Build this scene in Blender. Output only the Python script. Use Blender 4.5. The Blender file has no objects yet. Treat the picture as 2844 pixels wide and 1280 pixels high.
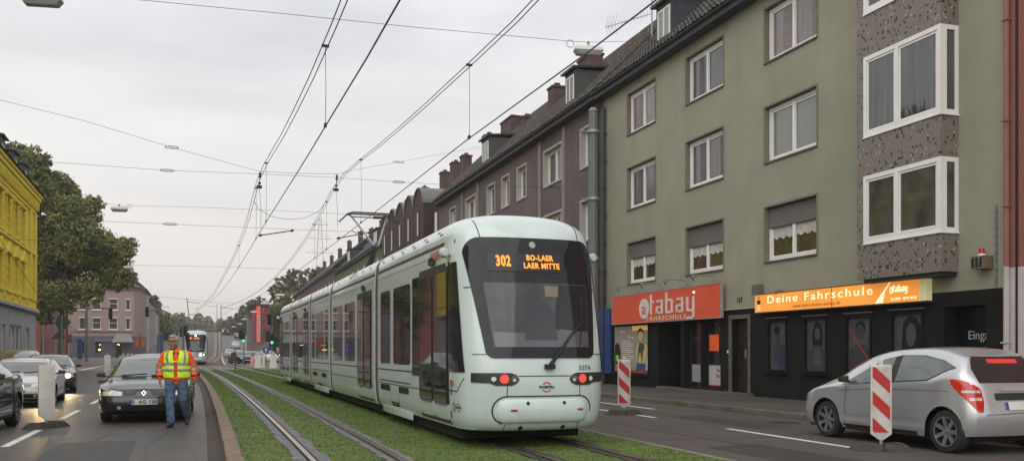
import bpy, bmesh, math, random
from mathutils import Vector, Matrix
from mathutils.bvhtree import BVHTree
R = math.radians
PI = math.pi
random.seed(7)
sc = bpy.context.scene
col = sc.collection

# ------------------------------------------------------------------ camera
EYE = 1.45
YAW = math.atan(820/2500)
cam_d = bpy.data.cameras.new('camera'); cam = bpy.data.objects.new('camera', cam_d); col.objects.link(cam)
cam.location = (0, 0, EYE); cam.rotation_euler = (R(90), 0, -YAW)
cam_d.sensor_width = 36; cam_d.lens = 2500/2844*36
cam_d.shift_y = 334/2844
cam_d.clip_start = 0.1; cam_d.clip_end = 4000
sc.camera = cam

# ------------------------------------------------------------------ light
SUN_EL, SUN_AZ = R(48), R(214)          # behind the clouds, to the left of the street
w = bpy.data.worlds.new('World'); sc.world = w; w.use_nodes = True
nt = w.node_tree; nt.nodes.clear()
def wn(t, **k):
    n = nt.nodes.new(t)
    for a, b in k.items(): setattr(n, a, b)
    return n
out = wn('ShaderNodeOutputWorld'); bg = wn('ShaderNodeBackground'); add = wn('ShaderNodeMixRGB'); add.blend_type = 'MIX'
sky = wn('ShaderNodeTexSky'); sky.sky_type = 'NISHITA'; sky.sun_disc = False
sky.sun_elevation = SUN_EL; sky.sun_rotation = SUN_AZ; sky.air_density = 1.0; sky.dust_density = 2.0
tc = wn('ShaderNodeTexCoord'); mp = wn('ShaderNodeMapping'); mp.inputs['Scale'].default_value = (1.1, 1.1, 4.2)
nz = wn('ShaderNodeTexNoise'); nz.inputs['Scale'].default_value = 1.7; nz.inputs['Detail'].default_value = 5; nz.inputs['Roughness'].default_value = .5; nz.inputs['Distortion'].default_value = .4
cr = wn('ShaderNodeValToRGB'); cr.color_ramp.elements[0].position = .36; cr.color_ramp.elements[1].position = .62
cr.color_ramp.elements[0].color = (6.0, 6.08, 6.45, 1); cr.color_ramp.elements[1].color = (8.9, 8.9, 8.9, 1)
sp = wn('ShaderNodeSeparateXYZ'); hr = wn('ShaderNodeMapRange'); hr.inputs[1].default_value = 0.0; hr.inputs[2].default_value = .34
hm = wn('ShaderNodeMixRGB'); hm.inputs[1].default_value = (7.6, 7.1, 6.65, 1)
L = nt.links.new
L(tc.outputs['Generated'], mp.inputs[0]); L(mp.outputs[0], nz.inputs['Vector']); L(nz.outputs['Fac'], cr.inputs[0])
L(tc.outputs['Generated'], sp.inputs[0]); L(sp.outputs[2], hr.inputs[0]); L(hr.outputs[0], hm.inputs[0]); L(cr.outputs[0], hm.inputs[2])
add.inputs[0].default_value = .95
L(sky.outputs[0], add.inputs[1]); L(hm.outputs[0], add.inputs[2])
L(add.outputs[0], bg.inputs[0]); bg.inputs[1].default_value = .10; L(bg.outputs[0], out.inputs[0])
sd = bpy.data.lights.new('sun', 'SUN'); so = bpy.data.objects.new('sun', sd); col.objects.link(so)
sd.energy = 1.5; sd.angle = R(80); sd.color = (1, .97, .92)
so.rotation_euler = (R(42), 0, R(-34))
sc.view_settings.view_transform = 'Standard'; sc.view_settings.look = 'None'; sc.view_settings.exposure = .25; sc.view_settings.gamma = 1
sc.cycles.max_bounces = 8; sc.cycles.transparent_max_bounces = 12; sc.cycles.glossy_bounces = 4
sc.cycles.volume_bounces = 1; sc.cycles.use_denoising = True

# ------------------------------------------------------------------ pixel -> place helpers (pixels of a 2576 wide view)
F, CX, HY = 2500/1.10404, 1288.0, 882.2
CO, SI = math.cos(YAW), math.sin(YAW)
def ray(x):
    u = (x-CX)/F
    return CO*u+SI, CO-SI*u
def G(x, y, z=0.0):
    Z = F*(EYE-z)/(y-HY); a, b = ray(x); return Vector((a*Z, b*Z, z))
def PX(x, y, X):
    a, b = ray(x); Z = X/a; return Vector((X, b*Z, EYE+(HY-y)*Z/F))
def PY(x, y, Y):
    a, b = ray(x); Z = Y/b; return Vector((a*Z, Y, EYE+(HY-y)*Z/F))
def off(Y):
    d = Y-13
    return -.012*d-(.00038*d*d if d > 0 else 0)

# ------------------------------------------------------------------ materials
MATS = {}
def mat(name, c, rough=.7, metal=0.0, var=.12, scale=3.0, bump=0.0, bscale=60.0, spec=.5, emit=None, es=1.0, coat=0.0, grime=None, gs=.6, trans=0.0, alpha=1.0, stretch=None, det=6, streak=None):
    if name in MATS: return MATS[name]
    m = bpy.data.materials.new(name); m.use_nodes = True; t = m.node_tree; N = t.nodes; b = N['Principled BSDF']
    b.inputs['Roughness'].default_value = rough; b.inputs['Metallic'].default_value = metal
    b.inputs['Specular IOR Level'].default_value = spec; b.inputs['Coat Weight'].default_value = coat
    b.inputs['Transmission Weight'].default_value = trans; b.inputs['Alpha'].default_value = alpha
    c = tuple(c)+(1,)
    if emit is not None:
        b.inputs['Emission Color'].default_value = tuple(emit)+(1,); b.inputs['Emission Strength'].default_value = es
    g = N.new('ShaderNodeNewGeometry')
    src = g.outputs['Position']
    if stretch:
        q = N.new('ShaderNodeMapping'); q.inputs['Scale'].default_value = stretch; t.links.new(src, q.inputs[0]); src = q.outputs[0]
    last = None
    if var:
        n = N.new('ShaderNodeTexNoise'); n.inputs['Scale'].default_value = scale; n.inputs['Detail'].default_value = det; n.inputs['Roughness'].default_value = .6
        t.links.new(src, n.inputs['Vector'])
        mr = N.new('ShaderNodeMapRange'); mr.inputs[1].default_value = .3; mr.inputs[2].default_value = .7; mr.inputs[3].default_value = 1-var; mr.inputs[4].default_value = 1+var
        t.links.new(n.outputs['Fac'], mr.inputs[0])
        v = N.new('ShaderNodeVectorMath'); v.operation = 'SCALE'; v.inputs[0].default_value = c[:3]; t.links.new(mr.outputs[0], v.inputs['Scale'])
        last = v.outputs[0]
        if grime:
            n2 = N.new('ShaderNodeTexNoise'); n2.inputs['Scale'].default_value = gs; n2.inputs['Detail'].default_value = 8; n2.inputs['Roughness'].default_value = .65
            t.links.new(g.outputs['Position'], n2.inputs['Vector'])
            m2 = N.new('ShaderNodeMapRange'); m2.inputs[1].default_value = .42; m2.inputs[2].default_value = .68; t.links.new(n2.outputs['Fac'], m2.inputs[0])
            mx = N.new('ShaderNodeMixRGB'); mx.inputs[2].default_value = tuple(grime)+(1,); t.links.new(m2.outputs[0], mx.inputs[0]); t.links.new(last, mx.inputs[1]); last = mx.outputs[0]
        if streak:
            q5 = N.new('ShaderNodeMapping'); q5.inputs['Scale'].default_value = streak[1]; t.links.new(g.outputs['Position'], q5.inputs[0])
            n5 = N.new('ShaderNodeTexNoise'); n5.inputs['Scale'].default_value = 1; n5.inputs['Detail'].default_value = 7; n5.inputs['Roughness'].default_value = .6; t.links.new(q5.outputs[0], n5.inputs['Vector'])
            m5 = N.new('ShaderNodeMapRange'); m5.inputs[1].default_value = .5; m5.inputs[2].default_value = .75; m5.inputs[4].default_value = streak[2]; t.links.new(n5.outputs['Fac'], m5.inputs[0])
            x5 = N.new('ShaderNodeMixRGB'); x5.inputs[2].default_value = tuple(streak[0])+(1,); t.links.new(m5.outputs[0], x5.inputs[0]); t.links.new(last, x5.inputs[1]); last = x5.outputs[0]
        t.links.new(last, b.inputs['Base Color'])
    else:
        b.inputs['Base Color'].default_value = c
    if bump:
        n3 = N.new('ShaderNodeTexNoise'); n3.inputs['Scale'].default_value = bscale; n3.inputs['Detail'].default_value = 4; t.links.new(src, n3.inputs['Vector'])
        bp = N.new('ShaderNodeBump'); bp.inputs['Strength'].default_value = bump; bp.inputs['Distance'].default_value = .02; t.links.new(n3.outputs['Fac'], bp.inputs['Height']); t.links.new(bp.outputs[0], b.inputs['Normal'])
    MATS[name] = m
    return m
def yz_coords(t, g):
    s = t.nodes.new('ShaderNodeSeparateXYZ'); t.links.new(g.outputs['Position'], s.inputs[0])
    a = t.nodes.new('ShaderNodeMath'); a.operation = 'ADD'; t.links.new(s.outputs[0], a.inputs[0]); t.links.new(s.outputs[1], a.inputs[1])
    c = t.nodes.new('ShaderNodeCombineXYZ'); t.links.new(a.outputs[0], c.inputs[0]); t.links.new(s.outputs[2], c.inputs[1])
    return c.outputs[0]
def brick_mat(name, c1, c2, mortar, bw=.25, bh=.08, rough=.85, msize=.012):
    if name in MATS: return MATS[name]
    m = bpy.data.materials.new(name); m.use_nodes = True; t = m.node_tree; b = t.nodes['Principled BSDF']; b.inputs['Roughness'].default_value = rough
    g = t.nodes.new('ShaderNodeNewGeometry'); v = yz_coords(t, g)
    k = t.nodes.new('ShaderNodeTexBrick'); k.inputs['Scale'].default_value = 1; k.inputs['Brick Width'].default_value = bw; k.inputs['Row Height'].default_value = bh
    k.inputs['Mortar Size'].default_value = msize; k.inputs['Color1'].default_value = c1+(1,); k.inputs['Color2'].default_value = c2+(1,); k.inputs['Mortar'].default_value = mortar+(1,)
    t.links.new(v, k.inputs['Vector'])
    n = t.nodes.new('ShaderNodeTexNoise'); n.inputs['Scale'].default_value = .9; n.inputs['Detail'].default_value = 6
    t.links.new(g.outputs['Position'], n.inputs['Vector'])
    mr = t.nodes.new('ShaderNodeMapRange'); mr.inputs[1].default_value = .3; mr.inputs[2].default_value = .7; mr.inputs[3].default_value = .75; mr.inputs[4].default_value = 1.2; t.links.new(n.outputs['Fac'], mr.inputs[0])
    s = t.nodes.new('ShaderNodeVectorMath'); s.operation = 'SCALE'; t.links.new(k.outputs['Color'], s.inputs[0]); t.links.new(mr.outputs[0], s.inputs['Scale'])
    t.links.new(s.outputs[0], b.inputs['Base Color'])
    bp = t.nodes.new('ShaderNodeBump'); bp.inputs['Strength'].default_value = .5; bp.inputs['Distance'].default_value = .01; bp.invert = True; t.links.new(k.outputs['Fac'], bp.inputs['Height']); t.links.new(bp.outputs[0], b.inputs['Normal'])
    MATS[name] = m; return m
def mosaic_mat():
    m = bpy.data.materials.new('mosaic'); m.use_nodes = True; t = m.node_tree; b = t.nodes['Principled BSDF']; b.inputs['Roughness'].default_value = .45
    g = t.nodes.new('ShaderNodeNewGeometry'); v = yz_coords(t, g)
    sc_ = t.nodes.new('ShaderNodeVectorMath'); sc_.operation = 'SCALE'; sc_.inputs['Scale'].default_value = 1/.055; t.links.new(v, sc_.inputs[0])
    fl = t.nodes.new('ShaderNodeVectorMath'); fl.operation = 'FLOOR'; t.links.new(sc_.outputs[0], fl.inputs[0])
    wnz = t.nodes.new('ShaderNodeTexWhiteNoise'); wnz.noise_dimensions = '3D'; t.links.new(fl.outputs[0], wnz.inputs['Vector'])
    r = t.nodes.new('ShaderNodeValToRGB'); r.color_ramp.interpolation = 'CONSTANT'; e = r.color_ramp.elements
    e[0].position = 0; e[0].color = (.022, .017, .015, 1); e[1].position = .06; e[1].color = (.085, .066, .056, 1)
    for p, c in ((.11, (.200, .172, .143, 1)), (.35, (.218, .19, .158, 1)), (.65, (.19, .162, .135, 1)), (.9, (.24, .212, .182, 1)), (.975, (.36, .33, .30, 1))):
        q = e.new(p); q.color = c
    t.links.new(wnz.outputs['Value'], r.inputs[0])
    fr = t.nodes.new('ShaderNodeVectorMath'); fr.operation = 'FRACTION'; t.links.new(sc_.outputs[0], fr.inputs[0])
    s = t.nodes.new('ShaderNodeSeparateXYZ'); t.links.new(fr.outputs[0], s.inputs[0])
    mn = t.nodes.new('ShaderNodeMath'); mn.operation = 'MINIMUM'; t.links.new(s.outputs[0], mn.inputs[0]); t.links.new(s.outputs[1], mn.inputs[1])
    lt = t.nodes.new('ShaderNodeMath'); lt.operation = 'LESS_THAN'; lt.inputs[1].default_value = .1; t.links.new(mn.outputs[0], lt.inputs[0])
    mx = t.nodes.new('ShaderNodeMixRGB'); mx.inputs[2].default_value = (.135, .115, .10, 1); t.links.new(lt.outputs[0], mx.inputs[0]); t.links.new(r.outputs[0], mx.inputs[1])
    t.links.new(mx.outputs[0], b.inputs['Base Color']); return m
def tile_mat(name, c, c2):
    # roof tiles: rows and columns from position
    m = bpy.data.materials.new(name); m.use_nodes = True; t = m.node_tree; b = t.nodes['Principled BSDF']; b.inputs['Roughness'].default_value = .8
    g = t.nodes.new('ShaderNodeNewGeometry'); s = t.nodes.new('ShaderNodeSeparateXYZ'); t.links.new(g.outputs['Position'], s.inputs[0])
    cb = t.nodes.new('ShaderNodeCombineXYZ'); t.links.new(s.outputs[1], cb.inputs[0]); t.links.new(s.outputs[2], cb.inputs[1])
    k = t.nodes.new('ShaderNodeTexBrick'); k.offset = .0; k.inputs['Scale'].default_value = 1; k.inputs['Brick Width'].default_value = .24; k.inputs['Row Height'].default_value = .22; k.inputs['Mortar Size'].default_value = .03
    k.inputs['Color1'].default_value = c+(1,); k.inputs['Color2'].default_value = c2+(1,); k.inputs['Mortar'].default_value = (.012, .011, .011, 1)
    t.links.new(cb.outputs[0], k.inputs['Vector'])
    n = t.nodes.new('ShaderNodeTexNoise'); n.inputs['Scale'].default_value = 1.5; n.inputs['Detail'].default_value = 7; t.links.new(g.outputs['Position'], n.inputs['Vector'])
    mr = t.nodes.new('ShaderNodeMapRange'); mr.inputs[1].default_value = .3; mr.inputs[2].default_value = .7; mr.inputs[3].default_value = .6; mr.inputs[4].default_value = 1.5; t.links.new(n.outputs['Fac'], mr.inputs[0])
    v = t.nodes.new('ShaderNodeVectorMath'); v.operation = 'SCALE'; t.links.new(k.outputs['Color'], v.inputs[0]); t.links.new(mr.outputs[0], v.inputs['Scale']); t.links.new(v.outputs[0], b.inputs['Base Color'])
    bp = t.nodes.new('ShaderNodeBump'); bp.inputs['Strength'].default_value = .8; bp.inputs['Distance'].default_value = .04; bp.invert = True; t.links.new(k.outputs['Fac'], bp.inputs['Height']); t.links.new(bp.outputs[0], b.inputs['Normal'])
    return m
def pane_mat(name, c, rough=.08, var=.25, scale=1.2, spec=.9, stretch=None):
    return mat(name, c, rough=rough, var=var, scale=scale, spec=spec, stretch=stretch)

# ------------------------------------------------------------------ mesh builder
class MB:
    def __init__(s, M=None): s.v = []; s.f = []; s.mi = []; s.M = M or Matrix.Identity(4); s.cm = 0
    def add(s, vs, fs, mi=None):
        k = len(s.v); s.v += [tuple(s.M @ Vector(p)) for p in vs]; s.f += [tuple(k+i for i in f) for f in fs]; s.mi += [s.cm if mi is None else mi]*len(fs); return s
    def box(s, x0, y0, z0, x1, y1, z1, mi=None):
        x0, x1 = min(x0, x1), max(x0, x1); y0, y1 = min(y0, y1), max(y0, y1); z0, z1 = min(z0, z1), max(z0, z1)
        v = [(x, y, z) for z in (z0, z1) for y in (y0, y1) for x in (x0, x1)]
        return s.add(v, [(0, 2, 3, 1), (4, 5, 7, 6), (0, 1, 5, 4), (2, 6, 7, 3), (0, 4, 6, 2), (1, 3, 7, 5)], mi)
    def quad(s, a, b, c, d, mi=None): return s.add([a, b, c, d], [(0, 1, 2, 3)], mi)
    def poly(s, pts, mi=None): return s.add(pts, [tuple(range(len(pts)))], mi)
    def tube(s, pts, r, n=8, cap=True, mi=None):
        pts = [Vector(p) for p in pts]; rs = r if isinstance(r, (list, tuple)) else [r]*len(pts)
        vs = []; fs = []; up = None
        for i, p in enumerate(pts):
            d = (pts[min(i+1, len(pts)-1)]-pts[max(i-1, 0)]).normalized()
            if up is None: up = Vector((0, 0, 1)) if abs(d.z) < .9 else Vector((1, 0, 0))
            a = d.cross(up).normalized(); b = a.cross(d).normalized(); up = b
            for k in range(n):
                t = 2*PI*k/n; vs.append(p+(a*math.cos(t)+b*math.sin(t))*rs[i])
        for i in range(len(pts)-1):
            for k in range(n): fs.append((i*n+k, i*n+(k+1) % n, (i+1)*n+(k+1) % n, (i+1)*n+k))
        if cap: fs.append(tuple(range(n))[::-1]); fs.append(tuple((len(pts)-1)*n+k for k in range(n)))
        return s.add(vs, fs, mi)
    def lathe(s, prof, n=24, axis='z', c=(0, 0, 0), cap=False, mi=None):
        vs = []; fs = []
        for (r, h) in prof:
            for k in range(n):
                t = 2*PI*k/n; a, b = r*math.cos(t), r*math.sin(t)
                p = {'z': (a, b, h), 'x': (h, a, b), 'y': (a, h, b)}[axis]; vs.append((p[0]+c[0], p[1]+c[1], p[2]+c[2]))
        for i in range(len(prof)-1):
            for k in range(n): fs.append((i*n+k, i*n+(k+1) % n, (i+1)*n+(k+1) % n, (i+1)*n+k))
        if cap: fs.append(tuple(range(n))[::-1]); fs.append(tuple((len(prof)-1)*n+k for k in range(n)))
        return s.add(vs, fs, mi)
    def prism(s, pts, h0, h1, axis='z', mi=None):
        n = len(pts)
        def p(a, b, h): return {'z': (a, b, h), 'x': (h, a, b), 'y': (a, h, b)}[axis]
        vs = [p(a, b, h0) for a, b in pts]+[p(a, b, h1) for a, b in pts]
        fs = [tuple(range(n))[::-1], tuple(range(n, 2*n))]+[(i, (i+1) % n, n+(i+1) % n, n+i) for i in range(n)]
        return s.add(vs, fs, mi)
    def grid(s, rows, mi=None, close=False):
        nr, nc = len(rows), len(rows[0]); vs = [p for r_ in rows for p in r_]; fs = []
        for i in range(nr-1):
            for j in range(nc if close else nc-1): fs.append((i*nc+j, i*nc+(j+1) % nc, (i+1)*nc+(j+1) % nc, (i+1)*nc+j))
        return s.add(vs, fs, mi)
    def build(s, name, mats, parent=None, smooth=False, fix=True, bevel=0, auto=None):
        me = bpy.data.meshes.new(name); me.from_pydata(s.v, [], s.f)
        for m in (mats if isinstance(mats, (list, tuple)) else [mats]): me.materials.append(m)
        me.polygons.foreach_set('material_index', s.mi)
        if fix or smooth:
            bm = bmesh.new(); bm.from_mesh(me)
            if smooth: bmesh.ops.remove_doubles(bm, verts=bm.verts, dist=.0005)
            if fix: bmesh.ops.recalc_face_normals(bm, faces=bm.faces)
            if bevel:
                es = [e for e in bm.edges if len(e.link_faces) == 2 and e.calc_face_angle(0) > R(35)]
                bmesh.ops.bevel(bm, geom=es, offset=bevel, segments=2, affect='EDGES', profile=.6, clamp_overlap=True)
            bm.to_mesh(me); bm.free()
        if smooth or bevel:
            me.polygons.foreach_set('use_smooth', [True]*len(me.polygons))
            me.set_sharp_from_angle(angle=R(auto or 40))
        o = bpy.data.objects.new(name, me); col.objects.link(o)
        if parent is not None: o.parent = parent
        return o
def tag(o, label=None, cat=None, group=None, kind=None):
    if label: o['label'] = label
    if cat: o['category'] = cat
    if group: o['group'] = group
    if kind: o['kind'] = kind
    return o
def empty(name, loc=(0, 0, 0), rz=0.0, parent=None):
    o = bpy.data.objects.new(name, None); col.objects.link(o); o.location = loc; o.rotation_euler = (0, 0, rz); o.empty_display_size = .3
    if parent is not None: o.parent = parent
    return o
def kids(o): return [c for c in col.objects if c.parent == o]
def copy_tree(o, parent=None):
    c = o.copy(); col.objects.link(c)
    if parent is not None: c.parent = parent
    for k in kids(o): copy_tree(k, c)
    return c
def struct(mb, name, m, **k):
    o = mb.build(name, m, **k); o['kind'] = 'structure'; return o
def text_mesh(s, size, depth=.004, space=1.0, bold=0.0, sx=1.0, res=3):
    cu = bpy.data.curves.new('t', 'FONT'); cu.body = s; cu.size = size; cu.extrude = depth; cu.space_character = space; cu.align_x = 'CENTER'; cu.align_y = 'CENTER'; cu.offset = bold; cu.resolution_u = res
    o = bpy.data.objects.new('t', cu); col.objects.link(o); dg = bpy.context.evaluated_depsgraph_get(); dg.update()
    me = bpy.data.meshes.new_from_object(o.evaluated_get(dg)); bpy.data.objects.remove(o); bpy.data.curves.remove(cu)
    if sx != 1.0: me.transform(Matrix.Diagonal((sx, 1, 1, 1)))
    return me
def text(name, s, size, m, parent=None, M=None, **k):
    me = text_mesh(s, size, **k); me.materials.clear(); me.materials.append(m)
    if M is not None: me.transform(M)
    me.polygons.foreach_set('use_smooth', [False]*len(me.polygons))
    o = bpy.data.objects.new(name, me); col.objects.link(o)
    if parent is not None: o.parent = parent
    return o
def frameM(o, u, v):
    u = Vector(u).normalized(); v = Vector(v).normalized(); n = u.cross(v)
    return Matrix(((u.x, v.x, n.x, o[0]), (u.y, v.y, n.y, o[1]), (u.z, v.z, n.z, o[2]), (0, 0, 0, 1)))
def rrect(a0, a1, b0, b1, r, n=4):
    p = []
    for (cx, cy, t0) in ((a1-r, b1-r, 0), (a0+r, b1-r, 90), (a0+r, b0+r, 180), (a1-r, b0+r, 270)):
        for i in range(n+1):
            t = R(t0+90*i/n); p.append((cx+r*math.cos(t), cy+r*math.sin(t)))
    return p
def circ(cx, cy, r, n=20, ry=None): return [(cx+r*math.cos(2*PI*i/n), cy+(ry or r)*math.sin(2*PI*i/n)) for i in range(n)]
def decal(name, pts, axis, bvh, offs, m, parent, step=.12, thick=0, smooth=True, far=20):
    """drape a flat polygon onto a body: axis '-y' = seen from -y (a=x,b=z), '+y', '-x' (a=y,b=z), '+x', 'z' (a=x,b=y)"""
    bm = bmesh.new(); vs = [bm.verts.new((a, b, 0)) for a, b in pts]; bm.faces.new(vs)
    for ax in (0, 1):
        lo = min(p[ax] for p in pts); hi = max(p[ax] for p in pts); n = int((hi-lo)/step)
        for i in range(1, n+1):
            q = lo+(hi-lo)*i/(n+1); co = [0, 0, 0]; co[ax] = q; no = [0, 0, 0]; no[ax] = 1
            bmesh.ops.bisect_plane(bm, geom=bm.verts[:]+bm.edges[:]+bm.faces[:], plane_co=co, plane_no=no)
    for v in bm.verts:
        a, b = v.co.x, v.co.y
        if axis == '-y': o, d = Vector((a, -far, b)), Vector((0, 1, 0))
        elif axis == '+y': o, d = Vector((a, far, b)), Vector((0, -1, 0))
        elif axis == '-x': o, d = Vector((-far, a, b)), Vector((1, 0, 0))
        elif axis == '+x': o, d = Vector((far, a, b)), Vector((-1, 0, 0))
        else: o, d = Vector((a, b, far)), Vector((0, 0, -1))
        h = bvh.ray_cast(o, d)
        if h[0] is None:
            h = bvh.find_nearest(o+d*far)
            n = h[1] if h[1].dot(d) < 0 else -h[1]
            v.co = h[0]+n*offs
        else:
            n = h[1] if h[1].dot(d) < 0 else -h[1]
            v.co = h[0]+n*offs
    if thick:
        g = bmesh.ops.solidify(bm, geom=bm.faces[:], thickness=thick)
    bmesh.ops.recalc_face_normals(bm, faces=bm.faces)
    me = bpy.data.meshes.new(name); bm.to_mesh(me); bm.free()
    me.materials.append(m)
    if smooth: me.polygons.foreach_set('use_smooth', [True]*len(me.polygons)); me.set_sharp_from_angle(angle=R(35))
    o = bpy.data.objects.new(name, me); col.objects.link(o)
    if parent is not None: o.parent = parent
    return o
def bvh_of(objs):
    vs = []; fs = []
    for o in objs:
        k = len(vs); vs += [v.co.copy() for v in o.data.vertices]; fs += [tuple(k+i for i in p.vertices) for p in o.data.polygons]
    return BVHTree.FromPolygons(vs, fs)
def strip(pts, wd): # polyline band as polygon in 2D
    l = []; r = []
    for i, p in enumerate(pts):
        a = pts[max(i-1, 0)]; b = pts[min(i+1, len(pts)-1)]; dx, dy = b[0]-a[0], b[1]-a[1]; q = math.hypot(dx, dy) or 1
        l.append((p[0]-dy/q*wd/2, p[1]+dx/q*wd/2)); r.append((p[0]+dy/q*wd/2, p[1]-dx/q*wd/2))
    return l+r[::-1]
def lerp(a, b, t): return a+(b-a)*t
def interp(tab, x):
    if x <= tab[0][0]: return tab[0][1]
    for (a, b), (c, d) in zip(tab, tab[1:]):
        if x <= c: return lerp(b, d, (x-a)/(c-a))
    return tab[-1][1]
def sinterp(tab, x): # monotone-ish catmull
    n = len(tab)
    if x <= tab[0][0]: return tab[0][1]
    if x >= tab[-1][0]: return tab[-1][1]
    for i in range(n-1):
        if x <= tab[i+1][0]:
            x0, y0 = tab[i]; x1, y1 = tab[i+1]; h = x1-x0; s = (y1-y0)/h
            def sl(j):
                if j == 0 or j == n-1:
                    k = 0 if j == 0 else n-2
                    return (tab[k+1][1]-tab[k][1])/(tab[k+1][0]-tab[k][0])
                a = (tab[j][1]-tab[j-1][1])/(tab[j][0]-tab[j-1][0]); b = (tab[j+1][1]-tab[j][1])/(tab[j+1][0]-tab[j][0])
                return 0 if a*b <= 0 else 2*a*b/(a+b)
            m0, m1 = sl(i), sl(i+1); t = (x-x0)/h
            return (2*t**3-3*t*t+1)*y0+(t**3-2*t*t+t)*h*m0+(-2*t**3+3*t*t)*y1+(t**3-t*t)*h*m1

WHITE = mat('white_plastic', (.72, .72, .70), rough=.4, var=.06)
DARK = mat('dark_void', (.012, .012, .013), rough=.6, var=.1)
BLACKM = mat('black_metal', (.02, .021, .024), rough=.45, var=.1)
STEEL = mat('galvanised_steel', (.30, .31, .31), rough=.5, metal=.4, var=.15, scale=8)
RUBBER = mat('rubber', (.018, .018, .018), rough=.85, var=.15)
REDP = mat('red_retroreflective', (.42, .018, .02), rough=.35, var=.08, scale=9)
REDL = mat('red_lit_lamp', (.5, .02, .01), rough=.3, var=0, emit=(1, .045, .03), es=1.3)
LAMPW = mat('white_lit_lamp', (.9, .85, .7), rough=.3, var=0, emit=(1, .80, .50), es=24)
AMBER = mat('amber_lens', (.45, .12, .015), rough=.25, var=0)
CHROME = mat('chrome', (.7, .7, .7), rough=.12, metal=1, var=0)
# ------------------------------------------------------------------ ground, roads, track bed
def hz(Y):
    t = min(max((Y-130)/220, 0), 1); return 8.3*t*t*(3-2*t)
YS = [-25, -15, -8]+[float(y) for y in range(-4, 132, 4)]+[float(y) for y in range(135, 360, 8)]+[400, 500, 700, 1000, 1600]
def ribbon(x0f, x1f, y0, y1, z, nx=1):
    ys = [y0]+[y for y in YS if y0 < y < y1]+[y1]
    mb = MB(); mb.grid([[(lerp(x0f(y), x1f(y), i/nx), y, hz(y)+z) for i in range(nx+1)] for y in ys]); return mb
K = lambda c: (lambda y: c)
O = lambda c: (lambda y: c+off(y))
asph = mat('asphalt', (.044, .040, .039), rough=.45, var=.16, scale=1.2, bump=.5, bscale=160, grime=(.060, .049, .043), gs=.35, spec=.45, streak=((.032, .030, .030), (1.3, .07, 1), .8))
asph2 = mat('asphalt_dusty', (.066, .060, .055), rough=.62, var=.14, scale=1.5, bump=.5, bscale=160, grime=(.092, .07, .052), gs=.22, streak=((.040, .037, .035), (1.3, .07, 1), .8))
dust = mat('crossing_asphalt', (.16, .14, .12), rough=.8, var=.15, scale=.4, bump=.3)
dirt = mat('gravel_dirt', (.12, .088, .068), rough=.95, var=.3, scale=2, bump=.6, bscale=30)
pave = mat('pavement_slabs', (.048, .045, .042), rough=.7, var=.3, scale=.9, bump=.4, bscale=40, grime=(.085, .072, .058), gs=.5)
kerbm = mat('kerb_stone', (.19, .135, .10), rough=.8, var=.25, scale=3, bump=.6, bscale=25)
kerbg = mat('kerb_concrete', (.14, .125, .105), rough=.85, var=.25, scale=3, bump=.5, bscale=25, grime=(.07, .075, .04), gs=1.2)
paint = mat('road_paint', (.62, .61, .58), rough=.6, var=.18, scale=6)
earth = mat('earth', (.06, .065, .04), rough=.95, var=.3, scale=.05)
g = MB(); xs = [-1500, -600, -200, -80, -40, 0, 40, 80, 200, 600, 1500]
g.grid([[(x, y, hz(y)-.03-(2.0 if y > 1200 else 0)) for x in xs] for y in YS]); struct(g, 'ground', earth)
rl = struct(ribbon(O(-8.0), O(.2), -25, 72, 0, 6), 'road', asph); rl['label'] = 'dark wet-looking carriageway left of the grass track'
rr = struct(ribbon(O(6.3), O(11.72), -25, 72, 0, 6), 'road', asph2)
rf = struct(ribbon(K(.6), K(5.6), 92, 700, .004, 4), 'road', mat('asphalt_far', (.10, .098, .098), rough=.7, var=.1, scale=.3))
rf2 = struct(ribbon(K(-13), K(-4.9), 92, 700, .004, 4), 'road', MATS['asphalt_far'])
cr_ = MB(); cr_.grid([[(x, y, hz(y)+.006) for x in (-90, -40, -20, -8, 0, 8, 20, 60)] for y in (72, 76, 80, 84, 88, 92)]); struct(cr_, 'crossing', dust)
db = ribbon(K(-4.9), K(.6), 92, 300, .012, 2); struct(db, 'track_bed', dirt)
sd_ = ribbon(K(5.6), K(22), 92, 700, .006, 2); struct(sd_, 'pavement', mat('paving_far', (.17, .15, .13), rough=.85, var=.2, scale=.4))
sd_ = ribbon(K(-60), K(-13), 92, 700, .006, 2); struct(sd_, 'pavement', MATS['paving_far'])
# pavements with raised kerbs
pv = ribbon(O(11.86), K(15.6), -25, 72, .12, 5); struct(pv, 'pavement', pave)
pv = ribbon(K(-40), O(-8.15), -25, 72, .12, 4); struct(pv, 'pavement', pave)
def kerb_line(base, wd, y0, y1, h, m, name='kerb', ln=1.0, up=0):
    mb = MB(); y = y0
    while y < y1:
        a, b = y, min(y+ln-.012, y1); j = random.uniform(-.006, .006)
        x0, x1 = base+off(a)+j, base+off(b)+j
        vs = [(x0, a, -.05), (x0+wd, a, -.05), (x0+wd, a, h), (x0, a, h), (x1, b, -.05), (x1+wd, b, -.05), (x1+wd, b, h), (x1, b, h)]
        mb.add(vs, [(0, 1, 2, 3), (4, 7, 6, 5), (0, 4, 5, 1), (1, 5, 6, 2), (2, 6, 7, 3), (3, 7, 4, 0)]); y += ln
    return struct(mb, name, m, bevel=.015)
kerb_line(.10, .20, 4, 72, .13, kerbm, ln=.55)
kerb_line(11.72, .16, 0, 72, .125, kerbg)
kerb_line(-8.17, .16, 0, 72, .125, kerbg)
kerb_line(6.28, .09, 4, 72, .035, mat('edge_stone', (.21, .175, .14), var=.3, bump=.4), name='kerb', ln=.5)
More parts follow.
